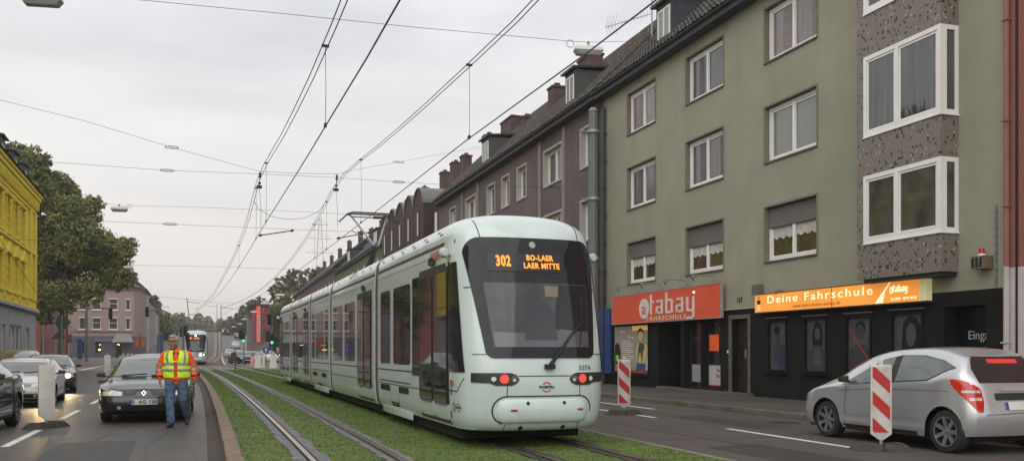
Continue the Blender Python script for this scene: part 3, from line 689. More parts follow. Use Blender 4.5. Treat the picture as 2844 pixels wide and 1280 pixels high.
d = RF.mb(); d.box(h[0]-.02, h[2], -.02, h[0]+.1, h[3]+.02, .035); d.box(h[1]-.1, h[2], -.02, h[1]+.02, h[3]+.02, .035); d.box(h[0]+.1, h[3]-.1, -.02, h[1]-.1, h[3]+.02, .035); d.build('door_frame', mat('door_frame_worn', (.11, .10, .085), var=.35, scale=8), do)
d = RF.mb(); d.box((h[0]+h[1])/2-.04, 1.25, -.2, (h[0]+h[1])/2+.04, 1.5, -.19); d.box(h[0]+.16, 1.05, -.2, h[0]+.2, 1.2, -.15); d.build('handle', STEEL, do)
d = RF.mb(); d.box(h[0]-.2, -.1, .012, h[1]+.2, .2, .3); d.build('door_step', kerbg, gh)
d = RF.mb(); d.box(shopw_h[0], -.1, -.2, entry_h[1], .2, .12); d.build('door_step', kerbg, gh)
d = RF.mb(); d.box(PX(1832, 900, 15).y, 2.70, .0, PX(1813, 900, 15).y+.15, 2.75, .06); d.box(PX(1900, 900, 15).y, 2.70, .0, PX(1832, 900, 15).y, 2.75, .06); d.build('trim', mat('trim_pale', (.35, .34, .3)), gh)
text('house_number', '127', .22, BLACKM, gh, RF.M @ frameM((PX(1861, 770, 15).y, 2.98, .01), (-1, 0, 0), (0, 1, 0)), depth=.01)
d = RF.mb(); p = PX(1831, 878, 15); d.box(p.y-.1, 1.38, .012, p.y, 1.48, .03); d.build('doorbell', WHITE, gh)
fgrey = [mat('poster_grey', (.085, .087, .094), rough=.12, var=.15, scale=4), mat('poster_mid', (.058, .059, .064), rough=.15), mat('poster_dark', (.018, .018, .021), rough=.15), mat('poster_violet', (.050, .044, .095), rough=.15)]
def P2(pts, w0): return [(p[0], p[1], w0) for p in pts]
for i, h in enumerate(w4):
    a, b, c, t = h[:4]; d = RF.mb(); d.box(a, c, -.09, b, t, -.06)
    o = d.build('shop_window', fgrey[0], gh)
    f = RF.mb(); e = .05; f.box(a-e, c-e, .012, a, t+e, .04); f.box(b, c-e, .012, b+e, t+e, .04); f.box(a, c-e, .012, b, c, .04); f.box(a, t, .012, b, t+e, .04); f.box(a-.12, c-.12, .013, b+.12, c-.08, .09); f.build('frame', blackw, o)
    f = RF.mb(); f.box(a-.1, t+.09, .02, b+.1, t+.12, .06); f.build('light_strip', mat('strip_grey', (.13, .13, .14), rough=.4), o)
    cx_, wd, H_ = (a+b)/2, b-a, t-c
    pc = RF.mb()
    z = -.057
    if i == 0:
        pc.poly(P2(circ(cx_+wd*.12, t-.25, wd*.16, 16, .13), z), 2); pc.poly([(cx_-wd*.05+wd*x, c+y*H_, z+.001) for x, y in ((.32, .12), (.38, .5), (.2, .72), (.02, .7), (-.05, .5), (.05, .1))], 1); pc.poly([(cx_-wd*.22+wd*x, c+y*H_, z+.002) for x, y in ((.2, .02), (.25, .35), (.12, .52), (-.1, .5), (-.2, .3), (-.12, .05))], 3)
    elif i == 1:
        pc.poly([(cx_+wd*x, c+y*H_, z) for x, y in ((-.24, .5), (-.25, .75), (-.15, .92), (.0, .96), (.15, .92), (.25, .75), (.24, .5), (.1, .45), (-.1, .45))], 2); pc.poly(P2(circ(cx_, c+H_*.72, wd*.14, 16, .16), z+.001), 0); pc.poly([(cx_+wd*x, c+y*H_, z+.002) for x, y in ((-.4, .02), (-.42, .35), (-.1, .5), (.1, .5), (.42, .35), (.4, .02))], 1)
        pc.poly([(cx_+wd*x, c+y*H_, z+.003) for x, y in ((-.2, .1), (-.12, .42), (.12, .42), (.2, .1))], 0)
    elif i == 2:
        pc.poly(P2(circ(cx_, t-.26, wd*.22, 18, .16), z), 2); pc.poly(P2(circ(cx_, t-.36, wd*.17, 18, .18), z+.001), 1); pc.poly([(cx_+wd*x, c+y*H_, z+.002) for x, y in ((-.45, .02), (-.45, .4), (-.15, .5), (.15, .5), (.45, .4), (.45, .02))], 1)
    else:
        pc.poly([(cx_+wd*x, c+y*H_, z) for x, y in ((-.42, .02), (-.38, .8), (-.22, .95), (.02, .97), (.2, .85), (.25, .5), (.18, .1), (.1, .02))], 2); pc.poly(P2(circ(cx_-wd*.06, c+H_*.65, wd*.17, 22, .27), z+.001), 0); pc.poly([(cx_+wd*x, c+y*H_, z+.002) for x, y in ((-.3, .02), (-.28, .22), (-.1, .35), (-.03, .44), (.06, .3), (.1, .02))], 1)
        for ex, ey in ((-.11, .70), (.0, .70)): pc.poly(P2(circ(cx_+wd*ex, c+H_*ey, .025, 8, .008), z+.003), 2)
        pc.poly(P2(circ(cx_-wd*.07, c+H_*.53, .035, 10, .01), z+.003), 2)
    pc.build('portrait', fgrey, o, fix=False)
    if i == 2:
        x_ = RF.mb(); x_.poly([(p[0], p[1], -.050) for p in strip([(b-.04, c+H_*.78), (lerp(a, b, .55), c+H_*.5), (a+.03, c+.2)], .035)]); x_.poly([(p[0], p[1], -.048) for p in strip([(b-.1, c+.04), (a+.02, c+.40)], .022)]); x_.build('red_cross', mat('red_tape', (.36, .04, .025)), o, fix=False)
h = eing; d = RF.mb(); d.box(h[0]+.04, h[2], -.46, h[1]-.04, h[3]-.3, -.42); d.box(h[0], h[3]-.3, -.46, h[1], h[3], -.41); o = d.build('entrance_door', mat('door_black_gloss', (.010, .011, .014), rough=.2), gh)
text('lettering', 'Eingang', .27, mat('pale_lettering', (.42, .43, .44)), o, RF.M @ frameM((h[0]+.50, 1.78, -.41), (-1, 0, 0), (0, 1, 0)))
text('lettering', 'HIER', .12, MATS['pale_lettering'], o, RF.M @ frameM((h[0]+.34, 1.50, -.41), (-1, 0, 0), (0, 1, 0)))
vr = roof(RF, gh, U0, U1+.1, 11.95, 44, 10, tile_plain, tiled=True)
# big dark dormer
pd = PX(1690, 130, 15.9)
dormer(RF, gh, PX(1688, 110, 15.3).y, PX(1648, 130, 15.3).y, 11.6, 14.0, -.35, -3.0, slate, frw, curt['blind'], BLACKM)
chimney(RF, gh, 33.2, 12, 16.2, -2.9, 1.2, .7); chimney(RF, gh, 30.9, 14, 17.6, -4.6, 1.4, .7)
pipe(RF, gh, [(U1-.25, .2, .10), (U1-.25, 11.3, .10)], .06, BLACKM)
pipe(RF, gh, [(PX(2508, 600, 15).y, 2.75, .03), (PX(2508, 600, 15).y, 4.4, .03)], .02, mat('cable_duct', (.2, .2, .17)), 'cable_duct')
d = RF.mb(); d.box(PX(1738, 780, 15).y, 10.9, .01, 31, 11, .02)
# antenna on the roof
an = empty('antenna', (0, 0, 0)); tag(an, 'thin rooftop television antenna with many rods beside the dark dormer', 'antenna')
bp_ = PX(1640, 100, 17.0); mb = MB(); ax, ay = bp_.x, bp_.y; z0 = 13.6
mb.tube([(ax, ay, z0), (ax, ay, 17.2)], .03, 6); mb.build('mast', STEEL, an)
mb = MB(); B0 = Vector((ax, ay, 15.3)); dv = Vector((-.9, .45, -.25))
mb.tube([B0, B0+dv*1.9], .018, 5)
for k in range(13): p = B0+dv*(.2+k*.13); mb.tube([p+Vector((.0, -.02, .13)), p-Vector((0, -.02, .13))], .006, 4)
for k in range(4): p = B0+dv*(1.5+k*.12); mb.tube([p+Vector((.05, -.1, .42)), p, p+Vector((.05, -.1, -.42))], .008, 4)
mb.build('yagi', STEEL, an); mb = MB(); B0 = Vector((ax, ay, 16.1)); mb.tube([B0, B0+Vector((-1.1, .5, .1))], .014, 5); p = B0+Vector((-.8, .36, .08)); mb.tube([p+Vector((-.1, -.5, 0)), p+Vector((.1, .5, 0))], .012, 5); mb.tube([p, p+Vector((.01, 0, .08))], .05, 6)
mb.build('dipole', STEEL, an)

# ---------------- red house on the right edge
rh = empty('red_house'); tag(rh, 'brick-red rendered house with white ground floor at the right edge', 'house')
mb = RF.mb(); mb.add([(2, 3.1, .02), (U0, 3.1, .02), (U0, 12.5, .02), (2, 12.5, .02)], [(0, 1, 2, 3)], 0); mb.add([(2, -.3, .03), (U0, -.3, .03), (U0, 3.1, .03), (2, 3.1, .03)], [(0, 1, 2, 3)], 1)
mb.box(2, -.3, -10, U0, 12.5, -.001, 0)
mb.build('wall', [mat('red_render', (.27, .10, .07), rough=.9, var=.08, bump=.2, bscale=120), mat('white_render', (.50, .46, .45), rough=.85, var=.07, bump=.2, bscale=120)], rh)
roof(RF, rh, 2, U0-.02, 12.5, 44, 10, tiles_dark)
mb = RF.mb(); mb.tube([(U0-.03, 3.12, .08), (U0-.03, 12.3, .08)], .055, 10)
for v in (4.3, 6, 8, 10): mb.box(U0-.1, v, .0, U0+.04, v+.03, .15)
mb.build('downpipe', mat('red_pipe', (.26, .10, .08), rough=.5), rh)
mb = RF.mb(); mb.tube([(U0-.03, .12, .08), (U0-.03, 3.12, .08)], .06, 10); mb.box(U0-.1, 1.6, .0, U0+.05, 1.63, .16)
mb.build('downpipe', mat('white_pipe', (.46, .42, .40), rough=.5), rh); mb = RF.mb(); mb.box(U0-.25, -.2, .02, U0-.2, 12.4, .04); mb.build('joint', DARK, rh)

# ---------------- purple house
purple = mat('mauve_render', (.138, .105, .107), rough=.92, var=.10, scale=1.5, bump=.25, bscale=120, grime=(.098, .074, .076), gs=.4, streak=((.07, .053, .055), (1.6, 1.6, .2), .4))
pal = mat('pale_pilaster', (.25, .215, .205), rough=.9, var=.1)
revw = mat('white_reveal', (.42, .39, .35), rough=.8, var=.06)
V0, V1 = U1+.05, 62.5
ph = empty('mauve_house'); tag(ph, 'long mauve rendered house with pale window surrounds beyond the green one', 'house')
# windows from the photograph (upper row, then lower row): left x, right x, top y, bottom y
top = [(1462, 1487, 300, 400), (1369, 1413, 352, 446), (1302, 1324, 394, 478), (1263, 1281, 420, 500), (1226, 1245, 443, 518), (1172, 1197, 478, 545), (1132, 1147, 503, 575)]
ph_h = []
for (xa, xb, yt, yb) in top:
    a, b = PX(xb, 400, 15).y, PX(xa, 400, 15).y
    for vt, vb in ((10.95, 9.35), (7.85, 6.2), (4.9, 3.3)): ph_h.append((a, b, vb, vt, .30))
mb = RF.mb(); RF.wall(mb, V0, V1, -.3, 12, ph_h, mi=0, rmi=1); mb.box(V0, -.3, -10, V1, 12, -9.8, 0)
for h in ph_h: mb.quad((h[0], h[2], -.31), (h[1], h[2], -.31), (h[1], h[3], -.31), (h[0], h[3], -.31), 2)
mb.quad((V0, -.3, 0), (V0, 12, 0), (V0, 12, -10), (V0, -.3, -10), 0)
mb.build('wall', [purple, revw, DARK], ph, fix=False)
for k, h in enumerate(ph_h):
    a, b, c, t, dd = h
    wo = win(RF, ph, a+.01, b-.01, c+.02, t-.02, .28, frw, curt[('grey', 'dark', 'net', 'grey', 'black', 'dark')[k % 6]], leaves=2 if b-a > 1.6 else 1, fr=.08, sash=.05)
    sb = RF.mb(); e = .09; sb.box(a-e, c-e, .002, a, t+e, .035); sb.box(b, c-e, .002, b+e, t+e, .035); sb.box(a, t, .002, b, t+e, .035); sb.box(a, c-e, .002, b, c, .05); sb.build('surround', revw, wo)
mb = RF.mb()
for x in (1420, 1359, 1203, 1164): u = PX(x, 400, 15).y; mb.box(u-.14, .1, .002, u+.14, 11.6, .07)
mb.build('pilaster', pal, ph)
pm_vr = roof(RF, ph, V0+.05, V1, 12.0, 44, 10, tile_plain2, tiled=True)
for xa, xb in ((1422, 1440), (1212, 1226)):
    dormer(RF, ph, PX(xb+3, 250, 15.4).y-.2, PX(xa, 250, 15.4).y, 11.9, 14.2, -.4, -2.8, mat('slate_shingles', (.055, .055, .06), var=.35, scale=9), frw, curt['grey'], BLACKM)
for x, y, X_, su in ((1400, 225, 17.5, .8), (1485, 150, 18, 1.6), (1285, 305, 19.0, 2.4), (1325, 300, 18.5, .8), (1230, 345, 17.5, .7)):
    p = PX(x, y, X_); chimney(RF, ph, p.y, 13.5, p.z, -(X_-15), su, .7)
for x, y in ((1119, 437), (1146, 413), (1172, 396)): p = PX(x, y, 18); chimney(RF, ph, p.y, 13.5, p.z, -3, .9, .7)
pipe(RF, ph, [(V0+.35, .1, .12), (V0+.35, 11.6, .12)], .06, BLACKM)
# blue panel at its foot
bl = PX(1512, 820, 14.9); mb = RF.mb(); mb.box(bl.y-.9, .55, .04, bl.y+1.5, 3.15, .12)
for v in (1.4, 2.3): mb.box(bl.y-.88, v, .12, bl.y+1.48, v+.02, .128)
o = mb.build('notice_board', mat('blue_panel', (.012, .06, .22), rough=.4, var=.08)); tag(o, 'tall blue board on the mauve house front, half hidden by the tram', 'board')
# ---------------- brick house with barrel vaulted bays
brick = brick_mat('brown_brick', (.070, .034, .028), (.052, .027, .023), (.04, .026, .022), .3, .09)
B0_, B1_ = V1+.1, 81.5
bh = empty('brick_house'); tag(bh, 'dark brown brick house with five barrel-arched bays along its top', 'house')
mb = RF.mb(); mb.box(B0_, -.3, -10, B1_, 11.8, 0); mb.build('wall', brick, bh)
nb = 5; wb = (B1_-B0_-1.5)/nb
for i in range(nb):
    a = B0_+1.5+i*wb; b = a+wb-.15; cx_ = (a+b)/2; r_ = (b-a)/2
    pts = [(a, 3.5), (b, 3.5)]+[(cx_+r_*math.cos(R(t)), 12.2+r_*.75*math.sin(R(t))) for t in range(0, 181, 15)]
    mb = RF.mb(); mb.prism(pts, -3, .75, 'z'); o = mb.build('vaulted_bay', brick, bh)
    mb = RF.mb(); pts2 = [(cx_+(r_+.1)*math.cos(R(t)), 12.2+(r_*.75+.1)*math.sin(R(t))) for t in range(0, 181, 15)]+[(cx_+(r_+.002)*math.cos(R(t)), 12.2+(r_*.75+.002)*math.sin(R(t))) for t in range(180, -1, -15)]
    mb.prism(pts2, -3.1, .85, 'z'); mb.build('vault_cap', mat('zinc', (.13, .13, .135), rough=.6), o)
    mb = RF.mb()
    for v0 in (4.3, 7.2, 9.9): mb.box(cx_-.45, v0, .75, cx_+.45, v0+1.9, .78)
    mb.build('window_strip', mat('dark_recess', (.03, .022, .02)), o)
    mb = RF.mb()
    for v0 in (4.4, 7.3, 10.0): mb.box(cx_-.1, v0, .781, cx_+.3, v0+1.7, .80)
    mb.build('window', mat('pale_pane', (.25, .24, .23), rough=.15), o)
mb = RF.mb(); mb.box(B0_+.3, 10, .0, B0_+1.0, 11.4, .03); mb.build('window', frw, bh)

# ---------------- further houses on the right
def simple_house(name, label, fc, u0, u1, ve, wm, rows_, pitch=42, rm=None, nwin=4, ww=1.1, fm=None, gm=None, base=None, bh_=3.2, depth=10, chims=1, dorm=0, zb=-.3, rf_=True, pane='dark'):
    e = empty(name); tag(e, label, 'house')
    du = (u1-u0)/nwin; hs = []
    for (v0, v1) in rows_:
        for i in range(nwin):
            c = u0+du*(i+.5); hs.append((c-ww/2, c+ww/2, v0, v1, .16))
    mb = fc.mb(); hs2 = [h for h in hs if h[2] >= (bh_ if base else -9)]
    if base: fc.wall(mb, u0, u1, bh_, ve, hs2, mi=0); fc.wall(mb, u0, u1, zb, bh_, [], mi=1, w=.02)
    else: fc.wall(mb, u0, u1, zb, ve, hs2, mi=0)
    mb.box(u0, zb, -depth, u1, ve, -depth+.1, 0); mb.quad((u0, zb, 0), (u0, ve, 0), (u0, ve, -depth), (u0, zb, -depth), 0); mb.quad((u1, zb, 0), (u1, ve, 0), (u1, ve, -depth), (u1, zb, -depth), 0)
    mb.build('wall', [wm, base or wm], e, fix=False)
    for h in hs2: win(fc, e, h[0]+.01, h[1]-.01, h[2]+.01, h[3]-.01, .15, fm or frw, curt[pane], leaves=2 if ww > 1 else 1, fr=.1, sash=0)
    if rf_:
        vr_ = roof(fc, e, u0, u1, ve, pitch, depth, rm or tiles_dark, over=.35)
        for i in range(chims):
            chimney(fc, e, u0+(u1-u0)*(i+.5)/chims, ve+1, vr_+.6, -depth*.42, .8, .6)
        for i in range(dorm):
            c = u0+(u1-u0)*(i+.5)/dorm; dormer(fc, e, c-1.2, c+1.2, ve, ve+2.0, -.4, -2.6, slate, frw, curt['grey'], BLACKM)
    return e
gcol = mat('lime_render', (.115, .12, .045), rough=.9, var=.1)
simple_house('lime_house', 'dull lime green house with a slate dormer behind the pantograph', RF, 82, 121, 11.8, gcol, ((3.6, 5.1), (6.4, 7.9), (9.2, 10.7)), nwin=9, ww=1.3, chims=5, dorm=2)
simple_house('brick_row_house', 'dark red-brown house row with many white framed windows near the trees', RF, 121.2, 188, 12.6, brick_mat('red_brick_far', (.12, .06, .05), (.10, .05, .045), (.08, .05, .04), .3, .1), ((3.6, 5.2), (6.6, 8.2), (9.6, 11.2)), nwin=14, ww=1.6, chims=6)

# ---------------- signs on the driving school front
def atabay(parent, M, s, mwhite, mred, simple=False):
    """white oval with a lettered a, then t a b a y, in rounded strokes"""
    mb = MB(M); mb.prism([(x*s, y*s) for x, y in circ(0, .5, .52, 28, .80)], 0, .012*s/ .5*1.0 if False else .012); mb.build('emblem_oval', mwhite, parent)
    me = text_mesh('a', s*1.25, depth=.003, bold=.012*s, sx=.95); me.materials.append(mred); me.transform(M @ Matrix.Translation((0, s*.47, .018)))
    o = bpy.data.objects.new('lettering', me); col.objects.link(o); o.parent = parent
    t = .17*s; r = .0
    def stroke(mb, pts): 
        p = strip([(a*s, b*s) for a, b in pts], t); mb.prism(p, .002, .022)
    x = .72
    mb = MB(M)
    def a_(x):
        mb.prism(strip([((x+.05)*s, .98*s), ((x+.5)*s, .98*s)], t), .002, .022); mb.prism(strip([((x+.57)*s, .0), ((x+.57)*s, .98*s), ((x+.5)*s, 1.06*s)], t), .002, .022)
        mb.prism(strip([((x+.08)*s, .08*s), ((x+.49)*s, .08*s)], t), .002, .022); mb.prism(strip([((x+.08)*s, .0), ((x+.08)*s, .56*s)], t), .002, .022); mb.prism(strip([((x+.08)*s, .52*s), ((x+.49)*s, .52*s)], t*.85), .0025, .0225)
    mb.prism(strip([(.74*s, 0), (.74*s, 1.55*s)], t), .002, .022); mb.prism(strip([(.80*s, .98*s), (1.02*s, .98*s)], t), .002, .0215)
    a_(1.25)
    xb_ = 2.18; mb.prism(strip([((xb_+.08)*s, 0), ((xb_+.08)*s, 1.55*s)], t), .002, .022)
    for y_ in (.08, .98): mb.prism(strip([((xb_+.17)*s, y_*s), ((xb_+.57)*s, y_*s)], t), .002, .0225)
    mb.prism(strip([((xb_+.6)*s, .05*s), ((xb_+.6)*s, 1.0*s)], t), .002, .0215)
    a_(3.15)
    xy = 4.1; mb.prism(strip([((xy+.08)*s, .05*s), ((xy+.08)*s, 1.06*s)], t), .002, .022); mb.prism(strip([((xy+.16)*s, .08*s), ((xy+.52)*s, .08*s)], t), .002, .0215)
    mb.prism(strip([((xy+.6)*s, -.42*s), ((xy+.6)*s, 1.06*s)], t), .002, .0225); mb.prism(strip([((xy+.02)*s, -.45*s), ((xy+.55)*s, -.45*s)], t), .002, .0215)
    return mb.build('lettering', mwhite, parent)
def signM(u, v, w): return RF.M @ Matrix.Translation((u, v, w)) @ Matrix.Diagonal((-1, 1, 1, 1))   # reads left to right from the street
rs = empty('red_shop_sign'); tag(rs, 'red driving school sign with raised white lettering above the shop door', 'sign')
ua, ub = PX(1813, 760, 14.8).y, PX(1540, 780, 14.8).y
mb = RF.mb(); mb.box(ua, 2.50, .13, ub, 3.55, .20); mb.build('board', mat('sign_red', (.58, .080, .034), rough=.35, var=.08, scale=1.5, emit=(.6, .06, .03), es=.12), rs)
mb = RF.mb(); e = .03; mb.box(ua-e, 2.47, .12, ua-.001, 3.58, .215); mb.box(ub+.001, 2.47, .12, ub+e, 3.58, .215); mb.box(ua, 3.551, .12, ub, 3.58, .215); mb.box(ua, 2.47, .12, ub, 2.499, .215); mb.build('frame', mat('sign_frame', (.30, .30, .28), rough=.5), rs)
sw = mat('sign_letter_white', (.68, .66, .62), rough=.4, var=.05)
ul = PX(1617, 780, 14.8).y
swoosh = mat('sign_orange', (.70, .13, .03), rough=.35)
mb = RF.mb(); 
arc = [(PX(x, 780, 14.8).y, z) for x, z in ((1575, 2.86), (1620, 3.12), (1680, 3.22), (1740, 3.08), (1790, 2.72))]
arc2 = [(p[0], p[1]-.14*math.sin(PI*i/4)) for i, p in enumerate(arc)]
mb.poly([(p[0], p[1], .203) for p in arc+arc2[::-1][1:-1]]); mb.build('swoosh', swoosh, rs, fix=False)
wl = PX(1617, 780, 14.8).y-PX(1742, 780, 14.8).y
atabay(rs, signM(ul-.12, 2.75, .205) @ Matrix.Diagonal((wl/(4.75*.46), 1, 1, 1)), .46, sw, MATS['sign_red'])
text('lettering', 'FAHRSCHULE', .22, mat('sign_letter_cream', (.62, .55, .40)), rs, signM(PX(1674, 780, 14.8).y, 2.60, .205), space=1.35, sx=1.75, bold=.004, depth=.006)
for x in (1577, 1638, 1698, 1770):      # arm lamps above the sign
    u = PX(x+8, 720, 14.6).y; mb = RF.mb(); mb.box(u-.04, 3.56, .08, u+.04, 3.70, .16); mb.tube([(u, 3.70, .12), (u, 3.80, .14), (u, 3.82, .95)], .02, 6); arm = mb.build('lamp_arm', STEEL, rs)
    mb = RF.mb(); mb.tube([(u, 3.80, .92), (u, 3.68, .82)], [.05, .085], 10); mb.build('spotlight', mat('spot_body', (.25, .25, .24), rough=.3, metal=.5), arm)
mb = RF.mb(); u = PX(1746, 727, 14.8).y; mb.tube([(u, 3.36, .20), (u, 3.36, .23)], .03, 8); mb.build('small_lamp', mat('small_bright', (.9, .85, .7), emit=(1, .8, .5), es=4), rs)

os_ = empty('orange_shop_sign'); tag(os_, 'long backlit orange driving school sign under the mosaic bay', 'sign')
ua, ub = PX(2312, 740, 14.8).y, PX(1899, 780, 14.8).y; ue = PX(2330, 740, 14.8).y
mo = mat('sign_orange_lit', (.75, .30, .05), rough=.4, var=.2, scale=1.2, emit=(1, .33, .045), es=.52, det=2)
mb = RF.mb(); mb.box(ua, 2.56, .04, ub, 3.05, .2); mb.build('board', mo, os_)
mb = RF.mb(); mb.box(ue, 2.56, .04, ua-.002, 3.05, .198); mb.build('end_panel', mat('sign_cream', (.55, .50, .32), emit=(.8, .7, .35), es=.25), os_)
mb = RF.mb(); mb.box(ue-.02, 2.53, .03, ub+.02, 2.558, .21); mb.box(ue-.02, 3.052, .03, ub+.02, 3.075, .21); uq = PX(2092, 750, 14.8).y; mb.box(uq-.008, 2.56, .2, uq+.008, 3.05, .206); mb.build('frame', mat('sign_frame_dark', (.09, .06, .03)), os_)
lw = mat('letter_lit', (.85, .78, .60), emit=(1, .80, .48), es=.75)
uc = (PX(1930, 750, 14.8).y+PX(2195, 750, 14.8).y)/2; dd = PX(1930, 750, 14.8).y-PX(2195, 750, 14.8).y
me_w = text_mesh('Deine Fahrschule', .30, space=1.25, bold=.003); wx = max(v.co.x for v in me_w.vertices)-min(v.co.x for v in me_w.vertices)
text('lettering', 'Deine Fahrschule', .30, lw, os_, signM(uc, 2.88, .203) @ Matrix.Diagonal((dd/wx, 1, 1, 1)), space=1.25, bold=0)
text('lettering', 'www.fahrschulen-atabay.de', .13, mat('letter_brown', (.22, .09, .02)), os_, signM(PX(2052, 765, 14.8).y, 2.66, .203), space=1.2, sx=1.12)
mb = RF.mb(); a0, a1, a2 = PX(2240, 750, 14.8).y, PX(2228, 750, 14.8).y, PX(2205, 750, 14.8).y
mb.poly([(a0, 3.04, .204), (a0+.03, 3.04, .204), (a1+.10, 2.82, .204), (a2+.05, 2.57, .204), (a2-.22, 2.57, .204), (a1+.03, 2.80, .204)]); mb.build('swoosh', lw, os_, fix=False)
atabay(os_, signM(PX(2243, 750, 14.8).y, 2.80, .203), .105, lw, mo)
text('lettering', 'Tel: 0209 - 38 97 38 10', .085, lw, os_, signM(PX(2272, 750, 14.8).y, 2.64, .203), space=1.0, sx=1.0)
# the small standing figure printed at its left end
mb = RF.mb(); u = PX(1909, 765, 14.8).y
mb.poly([(x+u, y, .204) for x, y in circ(0, 2.97, .035, 12, .045)], 0); mb.poly([(u+.09, 2.90, .204), (u-.09, 2.90, .204), (u-.08, 2.78, .204), (u+.08, 2.78, .204)], 1); mb.poly([(u+.07, 2.78, .2045), (u-.07, 2.78, .2045), (u-.09, 2.60, .2045), (u+.06, 2.60, .2045)], 2)
mb.build('printed_figure', [mat('print_skin', (.3, .14, .07)), mat('print_black', (.03, .025, .02)), mat('print_cream', (.75, .6, .35), emit=(1, .8, .5), es=.3)], os_, fix=False)
# vent boxes and alarm
for x, y, s_, lab in ((1914, 730, .17, 'ribbed beige siren box on the wall above the left end of the orange sign'), (1968, 735, .07, 'small grey junction box above the orange sign')):
    p = PX(x, y, 15); mb = RF.mb(); mb.box(p.y-s_, p.z-s_*.8, .0, p.y+s_, p.z+s_*.9, .2, 0)
    if s_ > .1:
        for k in range(5): mb.box(p.y-s_-.003, p.z-s_*.6+k*.06, .02, p.y+s_*.9, p.z-s_*.6+k*.06+.02, .204, 1)
    o = mb.build('wall_box', [mat('box_beige', (.22, .20, .17)), BLACKM]); tag(o, lab, 'box')
al = empty('alarm_siren'); tag(al, 'weathered metal alarm siren box with red beacon on the green wall', 'alarm')
p = PX(2483, 662, 15); mb = RF.mb(); mb.box(p.y-.16, p.z-.12, .0, p.y+.16, p.z+.14, .26, 0)
for k in range(3): mb.box(p.y-.12+k*.1, p.z-.09, .26, p.y-.06+k*.1, p.z+.11, .268, 1)
mb.build('housing', [mat('box_rusty', (.16, .12, .08), var=.5, scale=9), DARK], al)
mb = RF.mb(); mb.tube([(p.y, p.z+.14, .14), (p.y, p.z+.19, .14)], .075, 12); mb.build('beacon_base', WHITE, al)
mb = RF.mb(); mb.tube([(p.y, p.z+.19, .14), (p.y, p.z+.30, .14)], [.062, .055], 12); mb.build('beacon', mat('beacon_red', (.45, .02, .02), rough=.2), al)
# the lit poster in the shop window
po = empty('window_poster'); tag(po, 'lit advertising poster with a standing young person and green traffic light in the shop window', 'poster')
a, b, c, t, dd = poster_h
mb = RF.mb(); mb.box(a, c, -.08, b, t, -.05); mb.build('backing', mat('poster_ground', (.16, .15, .13), var=.3, scale=2, emit=(.9, .75, .55), es=.07), po)
W = b-a; H_ = t-c
def pp(x, y, w=-.047): return (b-x*W, c+y*H_, w)     # x from the left as seen
pm_ = [mat('pst_warm', (.65, .36, .12), emit=(1, .55, .15), es=.28), mat('pst_skin', (.50, .30, .19), emit=(1, .6, .35), es=.06), mat('pst_hair', (.02, .014, .01)), mat('pst_shirt', (.42, .36, .13), emit=(.8, .7, .3), es=.06), mat('pst_scarf', (.05, .06, .05)), mat('pst_jeans', (.03, .07, .22)), mat('pst_red', (.36, .04, .03)), mat('pst_green', (.10, .45, .06), emit=(.2, .9, .1), es=.15), mat('pst_black', (.015, .015, .013)), mat('pst_pale', (.45, .60, .55)), mat('pst_white', (.7, .7, .68))]
mb = RF.mb()
def pq(pts, mi, k): mb.poly([pp(x, y, -.048+.0012*k) for x, y in pts], mi)
pq([(.52, .97), (.97, .97), (.97, 1), (.52, 1)], 0, 1); pq([(.52, .90), (.97, .90), (.97, .97), (.52, .97)], 0, 1)
pq([(.90, .08), (.97, .08), (.97, .35), (.92, .35)], 9, 1)
pq([(0, 0), (1, 0), (1, .06), (.35, .06), (.35, .20), (0, .20)], 6, 2)
pq([(.63, .06), (.87, .06), (.88, .20), (.84, .26), (.66, .26)], 5, 2)
pq([(.66, .22), (.88, .2), (.93, .45), (.9, .60), (.80, .66), (.68, .62), (.62, .45)], 3, 3)
pq([(.72, .64), (.84, .64), (.86, .52), (.82, .46), (.80, .2), (.77, .35), (.74, .46), (.66, .2), (.69, .5)], 4, 4)
pq([(.755+.065*math.cos(q*.4), .79+.10*math.sin(q*.4)) for q in range(16)], 1, 5)
pq([(.68, .78), (.675, .86), (.70, .93), (.77, .95), (.83, .90), (.83, .80), (.81, .86), (.76, .885), (.71, .86)], 2, 6)
pq([(.86, .56), (.93, .58), (.99, .36), (.99, .28), (.93, .3), (.92, .45)], 3, 2)
pq([(.02, .2), (.17, .2), (.19, .42), (.15, .6), (.08, .66), (.02, .58)], 8, 3)
pq([(.09+.05*math.cos(q*.4), .31+.075*math.sin(q*.4)) for q in range(16)], 7, 4)
for k in range(9): pq([(.22, .66-k*.045), (.22+(.34 if k % 3 else .25), .66-k*.045), (.22+(.34 if k % 3 else .25), .675-k*.045), (.22, .675-k*.045)], 10, 4)
pq([(.42, .80), (.50, .76), (.58, .76), (.50, .70), (.53, .76), (.44, .75)], 10, 4)
for k in range(3): pq([(.03, .14-k*.045), (.2, .14-k*.045), (.2, .155-k*.045), (.03, .155-k*.045)], 10, 5)
mb.build('print', pm_, po, fix=False)
atabay(po, signM(b-.18*W, c+.86*H_, -.04), .085, pm_[10], MATS['poster_grey'])
